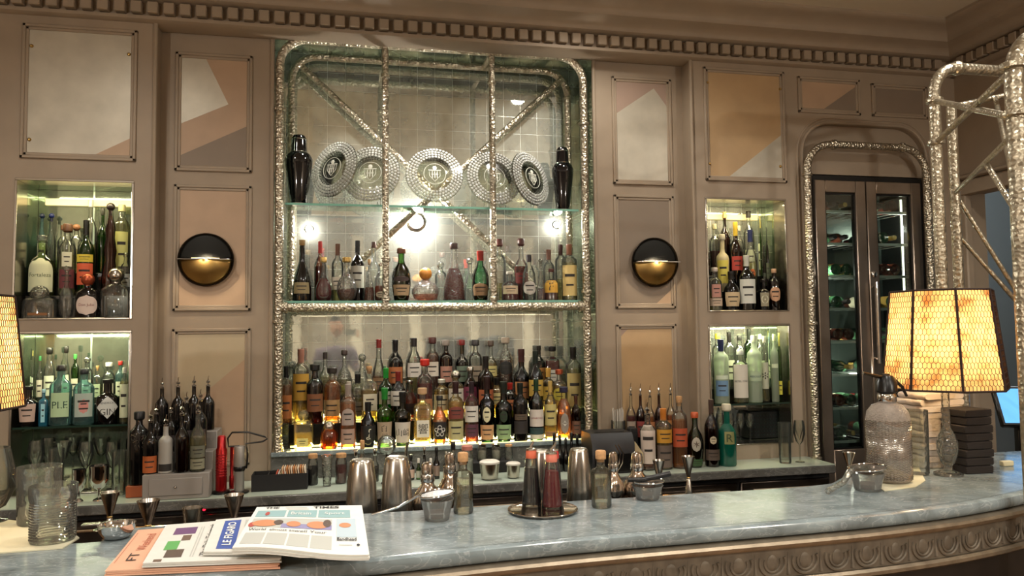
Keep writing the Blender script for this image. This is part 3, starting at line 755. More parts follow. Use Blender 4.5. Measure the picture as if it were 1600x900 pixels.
# ================================================================== BAR COUNTER
near = [(-3.0, -2.60), (-2.0, -2.52), (-1.2, -2.44), (-.6, -2.385), (-.188, -2.35), (.051, -2.335), (.35, -2.305), (.65, -2.285), (1.0, -2.275), (1.4, -2.262), (1.65, -2.24), (1.9, -2.2), (2.18, -2.125), (2.5, -2.0), (2.85, -1.82), (3.1, -1.6)]
far = [(3.1, -1.42), (2.6, -1.42), (2.2, -1.44), (2.02, -1.5), (1.9, -1.6), (1.78, -1.74), (1.68, -1.82), (1.55, -1.845), (-.62, -1.845), (-.64, -1.9), (-.66, -1.98), (-1.2, -2.0), (-3.0, -2.05)]
def resample(pts, k=4):
    out = []
    for i in range(len(pts)-1):
        p0 = pts[max(0, i-1)]; p1 = pts[i]; p2 = pts[i+1]; p3 = pts[min(len(pts)-1, i+2)]
        for j in range(k):
            t = j/k
            out.append(tuple(.5*((2*p1[a])+(-p0[a]+p2[a])*t+(2*p0[a]-5*p1[a]+4*p2[a]-p3[a])*t*t+(-p0[a]+3*p1[a]-3*p2[a]+p3[a])*t**3) for a in (0, 1)))
    out.append(pts[-1]); return out
nr = resample(near)
t = thing('bar_counter', 'long bowed bar counter with veined grey marble top and carved pewter edge', 'bar counter')
def offs(pts, d):
    out = []
    for i, p in enumerate(pts):
        a = pts[max(0, i-1)]; b = pts[min(len(pts)-1, i+1)]; tx, ty = b[0]-a[0], b[1]-a[1]; l = sqrt(tx*tx+ty*ty)
        out.append((p[0]+ty/l*d, p[1]-tx/l*d))
    return out
def sweep(mb, pts, prof):
    """prof: (outward offset, z) closed loop"""
    n = len(prof); vs = []
    rings = [offs(pts, o) for o, z in prof]
    for i in range(len(pts)):
        for k, (o, z) in enumerate(prof): vs.append((rings[k][i][0], rings[k][i][1], z))
    fs = [(i*n+k, i*n+(k+1) % n, (i+1)*n+(k+1) % n, (i+1)*n+k) for i in range(len(pts)-1) for k in range(n)]
    mb.add(vs, fs)
m = MB(); poly = offs(nr, -.03)+far
m.prism(poly, ZC-.04, ZC, 'z'); sweep(m, nr, [(-.032, ZC), (-.012, ZC), (-.003, ZC-.004), (0.0, ZC-.012), (0, ZC-.026), (-.005, ZC-.036), (-.012, ZC-.04), (-.032, ZC-.04)])
obj('marble_top', m, MARB, t)
PEW = mat('pewter', '9a8d7a', .36, .8, noise=.2, nscale=25)
PEWD = mat('pewter_relief', '6f6557', .55, .4, noise=.25, nscale=25)
m = MB(); sweep(m, nr, [(-.03, ZC-.041), (.004, ZC-.041), (.018, ZC-.045), (.022, ZC-.053), (.018, ZC-.062), (.006, ZC-.066), (.004, ZC-.07), (-.03, ZC-.07)])
obj('upper_moulding', m, PEW, t)
m = MB(); sweep(m, nr, [(-.03, ZC-.071), (.0, ZC-.071), (.0, ZC-.15), (-.03, ZC-.15)])
# egg ornaments repeated along the frieze
fr = resample(near, 60); d = 0; step = .102; last = 0; egg = []
for i in range(1, len(fr)):
    l = sqrt((fr[i][0]-fr[i-1][0])**2+(fr[i][1]-fr[i-1][1])**2); d += l
    if d-last >= step:
        last = d; tx, ty = (fr[i][0]-fr[i-1][0])/l, (fr[i][1]-fr[i-1][1])/l; o = Vector((fr[i][0], fr[i][1], ZC-.108)); T = Vector((tx, ty, 0)); Nn = Vector((ty, -tx, 0)); U = Vector((0, 0, 1))
        if o.x < -1: continue
        for ra, rb, rr in ((.041, .036, .0045), (.026, .026, .003)):
            pts = [o+Nn*.001+T*(ra*cos(a))+U*(rb*sin(a)+.002) for a in [pi*1.0+(pi*1.0)*q/10 for q in range(11)]]
            pts = [o+Nn*.001+T*(ra*cos(a))+U*(rb*sin(a)) for a in [radians(155)+radians(230)*q/14 for q in range(15)]]
            m.tube(pts, rr, 6)
        c = o+T*.051; m.tube([c+U*.028, c+U*.0-Nn*.002, c-U*.034], .001, 6, r2=.007)
        bb = MB().ball((0, 0, 0), .018, 10, 6); bb.xform(Matrix.Translation(o) @ Matrix.Diagonal((1, 1, 1.25, 1)) ); bb.v = [tuple(o+(Vector(v)-o)-Nn*((Vector(v)-o).dot(Nn)*.82)) for v in bb.v]; m.add(bb.v, bb.f)
obj('egg_frieze', m, PEWD, t)
m = MB(); sweep(m, nr, [(-.03, ZC-.151), (.006, ZC-.151), (.014, ZC-.158), (.014, ZC-.168), (.002, ZC-.176), (-.03, ZC-.176)])
obj('lower_bead', m, PEW, t)
m = MB(); sweep(m, nr, [(-.06, ZC-.177), (-.028, ZC-.177), (-.028, .0), (-.06, .0)])
obj('front_panel', m, DARKWOOD, t)
# bartender's side: shelf below the counter edge
m = MB(); m.box(-.62, 1.5, -1.83, -1.62, ZC-.10, ZC-.085, .003); m.box(-.62, 1.5, -1.83, -1.81, .0, ZC-.045)
obj('speed_rail', m, DSTEEL, t)

# ================================================================== BOTTLES IN PLACE
def bot(px, top, wpx, Y, Z, kind='wine', glas=None, liq=None, fill=.6, cap='141211', capk='sleeve', labs=(), label='', group=None, **k):
    p = at(px, top, Y); H = p.z-Z
    q = at(px, (top+(top+H/mpp(p)))/2, Y)
    PEND.append([q.x, Y, Z, wpx/2*mpp(q), H, (kind, glas, liq, fill, cap, capk, labs, label, group), k, wpx/2*mpp(q)])
PEND = []
def flush():
    """bottles never stand in one another: where two crowd, both are made a little slimmer"""
    for it in range(6):
        for i, a in enumerate(PEND):
            for b in PEND[i+1:]:
                if abs(a[2]-b[2]) > .05 or abs(a[1]-b[1]) > .03: continue
                d = sqrt((a[0]-b[0])**2+((a[1]-b[1])/(.5*a[6].get('flat', 1)+.5*b[6].get('flat', 1)))**2)*.965
                if a[3]+b[3] > d:
                    if abs(a[0]-b[0]) < .5*(a[3]+b[3]) and it < 3 and abs(a[1]-b[1]) < .03:
                        s = .004 if a[0] < b[0] else -.004; a[0] -= s; b[0] += s; continue
                    if abs(a[1]-b[1]) > .03:          # the bottle behind gives way first
                        bk = a if a[1] > b[1] else b; fr_ = b if bk is a else a
                        bk[3] = max(bk[7]*.68, min(bk[3], d-fr_[3])) if bk[3] > bk[7]*.68 else bk[3]
                        if a[3]+b[3] <= d: continue
                    f = d/(a[3]+b[3]); a[3] *= f; b[3] *= f
    RM = {.039: .0485, .138: .0465, .203: .0475, .3: .0445, .008: .034, -.068: .042, .085: .039, .035: .05}
    for a in PEND:
        if a[1] in RM and a[2] > 1.0: a[3] = min(a[3], RM[a[1]]/a[6].get('flat', 1))
        if a[2] > 1.2 and (a[0] < -1 or a[0] > 2):
            lo, hi = (-1.603, -1.092) if a[0] < 0 else (2.087, 2.588)
            a[0] = min(max(a[0], lo+a[3]*1.05), hi-a[3]*1.05)
    for it in range(8):
        for i, a in enumerate(PEND):
            for b in PEND[i+1:]:
                if abs(a[2]-b[2]) > .05: continue
                d = sqrt((a[0]-b[0])**2+((a[1]-b[1])/(.5*a[6].get('flat', 1)+.5*b[6].get('flat', 1)))**2)*.965
                if a[3]+b[3] > d:
                    if it < 5 and a[2] > 1.2 and abs(a[0]-b[0]) < .8*(a[3]+b[3]):
                        s = .0025 if a[0] <= b[0] else -.0025
                        for o_, sg in ((a, -1), (b, 1)):
                            nx = o_[0]+sg*s
                            if not ((-1.603+o_[3] <= nx <= -1.092-o_[3]) or (2.087+o_[3] <= nx <= 2.588-o_[3]) or -.4 < nx < 1.4): continue
                            o_[0] = nx
                        d = sqrt((a[0]-b[0])**2+((a[1]-b[1])/(.5*a[6].get('flat', 1)+.5*b[6].get('flat', 1)))**2)*.965
                    if a[3]+b[3] > d: f = d/(a[3]+b[3]); a[3] *= f; b[3] *= f
    for a in PEND: bottle(*a[:5], *a[5], **a[6])
    PEND.clear()
GC = 'cognacs and decanters on the upper glass shelf'; Z2 = 1.852; ya, yb = .086, .166
z = Z2
bot(472, 375, 34, ya, z, 'bell', G_BLK, None, .6, '8a6a3a', 'cork', [(.12, .3, '8a7a55', .8, None)], 'dark embossed conical bottle with a gold-brown neck, nearest the black shaker side', GC)
bot(501, 377, 22, yb, z, 'wine', G_AMB, 'dark', .6, 'a8231c', 'sleeve', (), 'narrow amber bottle with a red capsule behind the round dark decanter', GC)
bot(505, 402, 38, ya, z, 'drop', G_CLR, 'red', .58, 'gold', 'wide', (), 'round flask of dark red cognac with a gold collar', GC)
bot(529, 381, 22, yb, z, 'whisky', G_CLR, 'pale', .3, '6f4a35', 'sleeve', [(.2, .42, 'd8cdb8', .9, None)], 'clear bottle with a brown capsule standing behind a gold-necked decanter', GC)
bot(541, 402, 38, ya, z, 'ball', G_CUT, 'dark', .3, 'gold', 'wide', (), 'clear ball decanter with a gold collar, nearly empty of dark cognac', GC)
bot(558, 376, 22, yb, z, 'wine', G_BLK, None, .6, '111111', 'sleeve', [(.22, .58, 'c9c6b8', .95, None)], 'slim black wine bottle with a pale grey label on the upper glass shelf', GC)
bot(577, 405, 22, ya, z, 'bell', G_CUT, 'dark', .35, 'c8a070', 'cork', (), 'small clear decanter with a cork just before the slim upright tube', GC)
bot(584, 378, 20, yb, z, 'squat', G_CLR, None, .5, '4a2a20', 'cap', (), 'tall empty clear bottle with a dark red stopper behind the little corked decanter', GC)
bot(596, 410, 30, ya, z, 'jug', G_CLR, 'dark', .42, 'silver', 'cap', [(.08, .24, 'a89a80', .7, 'round')], 'wide clear flask of dark amber cognac beside the first upright tube', GC)
bot(627, 388, 30, ya, z, 'belly', G_GRN, 'dark', .74, '6a3a22', 'cap', [(.1, .3, 'b89c78', .9, None), (.36, .46, '3a2a24', .8, 'round')], 'green flask-shaped bottle of dark cognac with a tan label', GC)
bot(665, 418, 44, ya, z, 'ball', G_CUT, 'pink', .22, 'd08a3a', 'ball', (), 'squat ornate crystal decanter with a small orange stopper', GC, sq=3)
bot(690, 408, 22, yb, z, 'whisky', G_CLR, None, .5, 'crystal', 'ball', (), 'empty crystal bottle with a glass stopper between the two biggest decanters', GC)
bot(708, 380, 42, ya, z, 'bell', G_CUT, 'red', .6, '3a2018', 'cap', (), 'large flared crystal decanter half full of dark red cognac', GC)
bot(735, 402, 24, yb, z, 'bell', G_CLR, None, .5, 'crystal', 'ball', (), 'empty clear stoppered decanter behind the red-necked green bottle', GC)
bot(750, 392, 30, ya, z, 'belly', glass('mint_bottle_glass', (.35, .72, .5), .08, .04, 1.7), 'dark', .35, 'a02a1c', 'sleeve', [(.1, .34, '9a7a58', .95, 'arch')], 'mint green bottle with a red neck and a brown label', GC)
bot(781, 374, 24, yb, z, 'whisky', G_CLR, 'pale', .3, '5a2a20', 'wide', (), 'tall clear bottle with a wide red-brown stopper behind the second upright tube', GC)
bot(796, 424, 34, ya, z, 'squat', G_CLR, 'red', .45, 'd0c8b8', 'cap', [(.22, .5, 'c8b090', .9, None)], 'short clear bottle with a slanted beige label beside the second upright tube', GC)
bot(815, 373, 24, yb, z, 'squat', G_CLR, 'red', .6, '4a2018', 'wide', [(.28, .45, '6a1410', .9, None)], 'tall clear bottle with a wide maroon stopper and dark red label', GC)
bot(826, 398, 32, ya, z, 'jug', G_CLR, 'clear', .5, '241c20', 'sleeve', [(.12, .42, 'b8b0a4', .95, 'round')], 'round-shouldered clear bottle with a black capsule and grey oval label', GC)
bot(845, 404, 18, ya-.015, z, 'bell', G_CUT, 'dark', .3, 'crystal', 'ball', (), 'small stoppered crystal decanter beside the yellow-label cognac', GC)
bot(857, 390, 20, yb, z, 'whisky', G_CLR, None, .3, '6a4636', 'sleeve', (), 'clear bottle with a dull brown capsule behind the yellow-label cognac', GC)
bot(862, 420, 26, ya, z, 'squat', G_CLR, 'dark', .55, '4a2018', 'cap', [(.24, .62, 'd8a540', .95, None, 'F')], 'short cognac bottle with a golden yellow label', GC)
bot(877, 382, 18, yb, z, 'tall', G_CLR, 'pale', .4, '3a1c18', 'sleeve', (), 'clear slim bottle with a dark capsule, second from the end of the upper glass shelf', GC)
bot(889, 382, 24, ya, z, 'tall', G_CLR, 'pale', .7, '7a4a30', 'sleeve', [(.08, .62, 'd8bc78', .95, None)], 'tall clear bottle with a long straw-yellow label, last on the cognac shelf', GC)

flush()
# black shakers and crystal plates on the top glass shelf -------------------
ZT = 2.392
for px, top, wpx, lab in ((467, 212, 42, 'glossy black cocktail shaker with chrome ring beside the overlapping pair of crystal plates'), (879, 231, 34, 'glossy black cocktail shaker half hidden behind the last crystal plate')):
    p = at(px, top, .13); H = p.z-ZT; R = wpx/2*mpp(p)
    t = thing('cocktail_shaker', lab, 'shaker', (at(px, (top+320)/2, .13).x, .13, ZT), 0, 'black shakers on the top glass shelf')
    obj('body', MB().lathe([(R*.56, 0), (R*.6, H*.02), (R*.72, H*.2), (R*.98, H*.58), (R, H*.66), (R*.86, H*.72), (R*.62, H*.76)], 32), BLACKG, t)
    obj('cap', MB().lathe([(R*.6, H*.762), (R*.58, H*.8), (R*.55, H*.93), (R*.52, H*.965), (R*.4, H)], 28), BLACKG, t)
    for pr in ([(R*.66, H*.752), (R*.67, H*.756), (R*.66, H*.76)], [(R*.56, H*.935), (R*.585, H*.94), (R*.56, H*.948)], [(R*.57, 0), (R*.6, .004), (R*.61, .012), (R*.55, .013)]):
        obj('chrome_ring', MB().lathe(pr, 28), CHROME, t)
def plate_mesh(R):
    m = MB(); m.lathe([(R*.02, .006), (R*.5, .006), (R*.56, .0), (R*.985, -.012), (R, -.008), (R*.99, -.003), (R*.57, .010), (R*.5, .012), (R*.02, .012)], 56)
    rings = MB()
    for q, (rr, nn, h) in enumerate(((.94, 52, .085), (.84, 48, .085), (.74, 42, .085), (.645, 36, .08))):
        for k in range(nn):
            a = 2*pi*(k+.5*(q % 2))/nn; wd = 2*pi*rr*R/nn*.40; hh = h*R*.5
            b = MB().box(-hh, hh, -wd, wd, 0, .007, .0028)
            b.xform(Matrix.Rotation(a, 4, 'Z') @ Matrix.Translation((rr*R, 0, .0085-.031*(rr-.57))) @ Matrix.Rotation(radians(11), 4, 'Y'))
            rings.add(b.v, b.f)
    return m, rings
PM, PRM = plate_mesh(.163)
PG = glass('plate_crystal', (.86, .87, .8), .16, .1, 1.6)
PC = glass('plate_cut_facets', (.8, .8, .74), .38, .2, 1.3, .55, (1, 1, .96))
ME1 = mesh('plate_disc', PM, PG); ME2 = mesh('plate_facets', PRM, PC)
em = MB()                                   # engraved crest: shield, tower and ribbon
em.tube([(.062*cos(a), .062*sin(a), .0125) for a in [2*pi*i/30 for i in range(30)]], .0014, 6, closed=True)
em.tube([(-.03, -.012, .0125), (-.03, .02, .0125), (.03, .02, .0125), (.03, -.012, .0125), (0, -.045, .0125)], .0018, 6, closed=True)
em.lathe([(.012, .0), (.012, .002), (.006, .003)], 12, (0, .036, .0115))
for x in (-.014, 0, .014): em.box(x-.002, x+.002, -.025, .016, .012, .0145)
em.box(-.036, .036, .020, .024, .012, .0145); em.box(-.02, .02, -.004, -.001, .012, .0145)
ME3 = mesh('plate_crest', em, mat('etched_glass', 'dcdcd0', .55))
for i, (px, py, tw, dy, nm) in enumerate(((521, 264, -42, .0, 'beside the black shaker at the short end, turned aside'), (579, 271, -14, -.035, 'overlapping its neighbour before the first upright tube'), (679, 273, 0, -.01, 'in the middle, lit brightest, in front of the crossed braces'), (772, 278, 8, -.035, 'behind the second upright tube'), (830, 279, 38, -.0, 'turned aside next to the half hidden black shaker'))):
    Y = .115+dy; p = at(px, py, Y); tilt = radians(12)
    t = thing('crystal_plate', 'round cut-crystal show plate %s' % nm, 'plate', (p.x, Y, ZT), radians(tw), 'crystal show plates on the top glass shelf')
    R = .163; zc = p.z-ZT; s = (zc-.006)/(R*cos(tilt))
    M = Matrix.Translation((0, 0, zc)) @ Matrix.Rotation(pi/2-tilt, 4, 'X') @ Matrix.Scale(min(1.03, s), 4)
    for nme, me in (('disc', ME1), ('cut_rim', ME2), ('engraved_crest', ME3)):
        o = bpy.data.objects.new(nme, me); COL.objects.link(o); o.parent = t; o.matrix_local = M
    m = MB()
    for sx in (-1, 1): m.tube([(sx*.05, -.055, .014), (sx*.05, -.05, .0022), (sx*.05, .04, .0022), (sx*.045, .045, .10)], .002, 6)
    m.tube([(-.05, .03, .0022), (.05, .03, .0022)], .002, 6)
    obj('wire_stand', m, CHROME, t)

# tiers for the back rows -----------------------------------------------------
def tiers(name, x0, x1, steps, lab):
    """steps: (y0, y1, top, base)"""
    t = thing(name, lab, 'riser')
    for y0, y1, zt, zb in steps: obj('step', MB().box(x0, x1, y0, y1, zb, zt, .002), mat('smoked_riser', '1a1a17', .15), t)
    return t
tiers('bottle_riser', -.33, 1.31, ((.0895, .2545, 1.175, 1.0455), (.255, .349, 1.31, 1.0455)), 'dark two-step riser hidden under the back rows of whisky bottles')
light('riser_glow', 'AREA', (.49, .25, 1.20), 3, (1, .88, .5), 1.6, (.49, -.3, 1.5), sy=.02)
light('riser_glow', 'AREA', (.49, .08, 1.058), 6, (1, .9, .5), 1.6, (.49, -.3, 1.14), sy=.01)
for yy, z0_ in ((.0875, 1.050), (.2535, 1.178)):
    tag(obj('light_strip', MB().box(-.32, 1.30, yy, yy+.0015, z0_, z0_+.010), mat('riser_led', 'fff0b0', .5, emit='ffe48a', estr=2.5)), 'warm light strip at the foot of the %s riser step behind whisky bottles' % ('lower' if yy < .1 else 'upper'), 'light strip')
m = MB(); m.box(-.33, 1.31, -.02, -.014, 1.0452, 1.0475)
tag(obj('light_strip', m, mat('ledge_led', 'fff0b0', .5, emit='ffe98a', estr=2.2)), 'thin glowing light strip running along the front of the whisky ledge', 'light strip')

GW = 'whisky bottles in the front row on the marble ledge'; z = 1.047; y = .039
K = '141211'
def W(px, top, w, kind, glas, liq, fill, cap, capk, labs, label, **k): return bot(px, top, w, y, z, kind, glas, liq, fill, cap, capk, labs, label, GW, **k)
W(474, 640, 42, 'square', G_CLR, 'gold', .42, 'crystal', 'ball', [(.1, .3, 'e3d480', .7, None)], 'wide square clear bottle with a low pale yellow label beside the tube foot')
W(514, 658, 36, 'jug', G_AMB, 'dark', .85, 'silver', 'ball', (), 'squat round jug of deep amber whisky with a silver stopper')
W(544, 600, 27, 'tall', G_CLR, 'amber', .75, '9a8a80', 'sleeve', [(.06, .3, 'a78a7a', .8, None), (.36, .62, 'a8968c', .7, 'arch')], 'tall amber bottle with stacked dusty pink labels next to the squat jug')
W(575, 628, 28, 'belly', G_BLK, None, .6, K, 'sleeve', [(.1, .48, '15120f', .95, None, 'ʆ', 'c8c0a8')], 'black bottle with a black label and a pale brush swirl')
W(601, 606, 28, 'shoulder', G_GRN, 'gold', .8, '1f7a2a', 'sleeve', [(.06, .42, 'a8937a', 1., None, '白|州')], 'bright green bottle with a tan label carrying two large Japanese characters')
W(629, 612, 26, 'shoulder', G_DGRN, 'gold', .7, '14100e', 'sleeve', [(.06, .44, 'c8bdb0', 1., None, '山崎')], 'dark bottle with a dusty white label with Japanese writing')
W(660, 606, 28, 'square', G_CLR, 'gold', .78, 'c8a078', 'wide', [(.14, .44, 'e0d8c4', .8, None, '響')], 'golden faceted bottle with a white label and one large brushed character')
W(687, 618, 26, 'belly', G_CLR, 'amber', .8, K, 'cap', [(.1, .46, '1c1718', .95, None, '✿', 'd8d4cc')], 'amber bottle with a black label showing a white blossom')
W(712, 596, 28, 'whisky', G_CLR, 'gold', .72, '33191a', 'sleeve', [(.06, .36, 'b4ac7c', .95, None), (.4, .6, '7a3a30', .95, 'arch')], 'pale gold bottle with a red-brown arched label over a sage green one')
W(737, 596, 25, 'whisky', G_CLR, 'dark', .7, '2a1a20', 'sleeve', [(.34, .6, 'd4cdc2', 1., None), (.1, .3, '5a3040', 1., None)], 'whisky bottle with a slanted white label above a dark plum band')
W(761, 588, 28, 'shoulder', G_DGRN, 'amber', .6, '2b1512', 'sleeve', [(.04, .26, 'c89a6c', 1., None), (.3, .54, 'd8cfa8', .45, 'oval')], 'dark green bottle with a cream oval over a peach label')
W(787, 596, 28, 'shoulder', G_DGRN, 'amber', .6, '1c2018', 'sleeve', [(.04, .28, '8ca878', 1., None), (.32, .52, '24331e', .4, 'oval')], 'dark green bottle with a wide pale green label')
W(813, 598, 25, 'whisky', G_BLK, None, .6, '141a14', 'sleeve', [(.12, .34, '2a2422', .9, None), (.36, .46, '5a4a3a', .8, None)], 'near-black bottle with a dark framed label in the front row')
W(838, 592, 27, 'wine', G_DGRN, None, .6, '1f3a22', 'sleeve', [(.22, .5, 'd4c8bc', 1., None, '|LAPHROAIG|', '8a2430'), (.1, .2, '2f4a4a', 1., None), (.02, .09, 'd0cabc', 1., None)], 'green bottle with a white label above a teal band and white foot label')
W(860, 595, 24, 'wine', G_CLR, 'gold', .3, 'c2a05a', 'sleeve', [(.24, .6, 'c0b070', 1., None), (.04, .14, 'a87a4a', .9, None)], 'pale gold foil-wrapped bottle with a thin band of amber whisky below')
W(881, 604, 25, 'jug', G_CLR, 'amber', .82, '231f3a', 'wide', [(.1, .5, '8f8478', .5, 'oval', '✦', 'd0ccc0')], 'round-shouldered amber bottle with a navy cap and a silver oval emblem')
W(900, 618, 15, 'whisky', G_BRN, 'dark', .6, '4a2a1c', 'sleeve', [(.1, .4, '6a4a38', .9, None)], 'small brown bottle last in the front row beside the far tube foot')

def row(data, y, z, group, where, cat='bottle'):
    n = len(data); used = {}
    ords = ['first', 'second', 'third', 'fourth', 'fifth', 'sixth', 'seventh', 'eighth', 'ninth', 'tenth', 'eleventh', 'twelfth', 'thirteenth', 'fourteenth', 'fifteenth', 'sixteenth', 'seventeenth', 'eighteenth', 'nineteenth', 'twentieth', 'twenty-first', 'twenty-second', 'twenty-third']
    for i, d in enumerate(data):
        px, top, w_, kind, glas, liq, fill, cap, capk, labs, desc = d[:11]
        bot(px, top, w_*1.08, y[i % 2], z, kind, glas, liq, fill, cap, capk, labs, '%s, %s from left, %s' % (desc, ords[i], where), group)
def L1(c, t0=.1, t1=.5, w=.95, s=None, t=None, k=None): return (t0, t1, c, w, s, t, k)
MID = [
 (447, 572, 18, 'whisky', G_CLR, 'amber', .7, K, 'sleeve', [L1('b06a34')], 'amber bottle with an orange label'),
 (470, 545, 24, 'tall', G_CLR, 'gold', .6, '9c6a58', 'sleeve', [L1('d0a040', .3, .66)], 'clear bottle with a golden yellow label and pinkish neck'),
 (492, 569, 26, 'whisky', G_BRN, 'dark', .7, K, 'wide', [L1('7a4a2a', .2, .5)], 'brown bottle with a black cap'),
 (519, 574, 26, 'whisky', G_CLR, 'amber', .78, '2c2420', 'wide', [L1('b08a5a', .1, .4)], 'amber bottle with a dark wide cap'),
 (545, 596, 20, 'wine', G_CLR, 'pink', .6, 'b9a99a', 'sleeve', [L1('b49a90', .2, .6)], 'bottle with a greyish pink label'),
 (559, 584, 24, 'whisky', G_CLR, 'pale', .5, '101010', 'sleeve', [L1('8a8474', .1, .4)], 'clear bottle with a black neck'),
 (577, 572, 26, 'square', G_CLR, 'gold', .6, 'cork', 'cork', [L1('c8bea4', .2, .5)], 'square clear bottle with a cork'),
 (603, 575, 26, 'wine', G_GRN, 'green', .6, '1f8a30', 'sleeve', [L1('c8c4b0', .3, .55)], 'green bottle with a white framed label'),
 (622, 580, 24, 'wine', G_DGRN, None, .6, '7a1e1a', 'sleeve', [L1('d0c8bc', .3, .6)], 'dark green bottle with a red capsule'),
 (640, 594, 26, 'belly', G_CLR, 'dark', .7, 'silver', 'cap', [L1('3a2a22', .1, .4)], 'dark amber bottle with a silver cap'),
 (664, 561, 28, 'whisky', G_CLR, 'red', .62, 'c8281c', 'wide', [L1('b07a50', .08, .34)], 'dark red bottle with a bright red cap'),
 (690, 592, 26, 'tall', G_CLR, 'gold', .74, 'cfc8b8', 'cap', [L1('cfc09a', .2, .6)], 'pale gold bottle with a white cap'),
 (712, 578, 26, 'whisky', G_CLR, 'gold', .7, 'silver', 'ball', [L1('d8d0c0', .34, .62)], 'golden bottle with a silver stopper'),
 (735, 573, 28, 'jug', G_BRN, 'dark', .7, 'silver', 'cap', [L1('7a3048', .3, .6, .8)], 'brown round bottle with a silver neck'),
 (759, 556, 26, 'whisky', G_BRN, 'dark', .7, '1f1a18', 'sleeve', [L1('b0603a', .2, .45)], 'tall brown bottle with a dark capsule'),
 (776, 590, 22, 'wine', G_CLR, 'gold', .7, K, 'sleeve', [L1('d0be80', .3, .6)], 'yellow-labelled bottle with a black capsule'),
 (797, 598, 22, 'wine', G_DGRN, None, .6, 'a82a22', 'sleeve', [L1('c87a48', .2, .5)], 'dark green bottle with a red capsule tip'),
 (815, 545, 28, 'shoulder', G_BLK, None, .6, '3a1c1a', 'sleeve', [L1('a06a40', .25, .5)], 'black bottle with a maroon capsule'),
 (837, 548, 28, 'wine', G_DGRN, 'amber', .6, '16201a', 'sleeve', [L1('c8a44a', .3, .55)], 'green bottle with a gold label'),
 (857, 575, 22, 'whisky', G_CLR, 'gold', .7, 'c89a4a', 'sleeve', [L1('d8b048', .3, .6)], 'gold-capped bottle with a yellow label'),
 (874, 577, 24, 'whisky', G_CLR, 'gold', .7, 'copper', 'wide', [L1('c0b040', .3, .6, .95, 'round')], 'bottle with a copper cap and round yellow label'),
 (896, 542, 26, 'tall', G_CLR, 'pale', .7, '17120f', 'sleeve', [L1('b8a468', .1, .6, .9, None)], 'tall pale bottle with a black cap and amber figure'),
]
row(MID, (.138, .203), 1.1755, 'whisky bottles in the middle row', 'middle whisky row')
flush()
TOPR = [
 (455, 565, 24, 'ball', G_CLR, 'pale', .4, 'crystal', 'ball', (), 'clear round decanter'),
 (508, 550, 26, 'ball', G_CLR, 'pale', .5, '2a201e', 'sleeve', (), 'clear round bottle with a black and red neck'),
 (538, 547, 28, 'ball', G_CUT, 'pale', .4, '2f1c18', 'wide', (), 'cut glass ball decanter with a dark stopper'),
 (566, 553, 26, 'bell', G_CUT, None, .4, 'crystal', 'ball', (), 'empty flared cut glass decanter'),
 (592, 530, 28, 'bell', G_CLR, 'amber', .35, '7a1a16', 'sleeve', [L1('8a6a4a', .1, .3)], 'flared clear bottle with a dark red stopper'),
 (618, 531, 24, 'wine', G_BLK, None, .5, '0f0d10', 'sleeve', [L1('a8643a', .2, .5)], 'slim black bottle with an orange-brown label'),
 (647, 528, 28, 'jug', G_CLR, 'pale', .6, '241c1c', 'sleeve', [L1('d8d2ca', .3, .55)], 'clear bottle with a white label'),
 (676, 527, 26, 'whisky', G_CLR, 'dark', .75, '4a1a18', 'wide', [L1('d8cdc0', .3, .56)], 'dark amber bottle with a white label and maroon cap'),
 (697, 531, 24, 'whisky', G_BRN, 'dark', .7, '8a8078', 'wide', [L1('a87a6a', .2, .5)], 'brown bottle with a grey cap'),
 (722, 531, 24, 'shoulder', G_DGRN, None, .7, '7a1c1a', 'cap', [L1('6a7a6a', .2, .5)], 'dark green bottle with a red cap'),
 (743, 531, 26, 'whisky', G_CLR, 'dark', .5, '2a2628', 'wide', [L1('9a8a7a', .2, .5)], 'clear bottle with a black cap over dark whisky'),
 (767, 532, 24, 'squat', G_CLR, 'gold', .6, '4a3a30', 'wide', [L1('c8bb7a', .3, .5)], 'clear bottle with a brown cap and a yellow-green label'),
 (790, 527, 32, 'jug', G_CUT, 'dark', .62, 'a89888', 'wide', [L1('1a1614', .3, .56, .9, 'oval')], 'broad cut glass bottle with a black oval label'),
 (842, 540, 24, 'wine', G_DGRN, None, .6, '201a16', 'sleeve', [L1('a8763a', .2, .5)], 'dark green bottle with a brown label'),
 (863, 541, 26, 'square', G_CLR, 'red', .7, '17100f', 'wide', [L1('d0c8bc', .2, .46)], 'square dark red bottle with a white label'),
]
row(TOPR, (.3, .3), 1.3105, 'bottles in the back row against the whisky mirror', 'back whisky row')
flush()

# ================================================================== DISPLAY CABINET BOTTLES
tiers('bottle_riser', -1.60, -1.095, ((-.024, .045, 1.88, 1.7655), (.0455, .136, 2.0, 1.7655)), 'dark stepped riser under the back rows of tequila bottles')
tiers('bottle_riser', 2.09, 2.585, ((-.024, .045, 1.90, 1.7835), (.0455, .136, 2.0, 1.7835)), 'dark stepped riser under the back rows beside the fridge')
tiers('bottle_riser', -1.60, -1.095, ((-.022, .136, 1.33, 1.233),), 'dark low riser behind the front gin bottles')
tiers('bottle_riser', 2.09, 2.585, ((-.022, .136, 1.31, 1.228),), 'dark low riser behind the front vodka bottles')
GT = 'tequila bottles in the upper recess'
def B(px, top, w, Y, z, kind, glas, liq, fill, cap, capk, labs, label, g, **k):
    k.setdefault('flat', .55 if w >= 34 else .85)
    bot(px, top, w, Y, z, kind, glas, liq, fill, cap, capk, labs, label, g, **k)
z = 1.7655; y = -.068
B(62, 446, 54, y, z, 'squat', G_CLR, 'clear', .5, 'crystal', 'ball', [(.08, .16, '8a5a30', .5, None)], 'wide clear low decanter with a gold base tag in the tequila recess', GT)
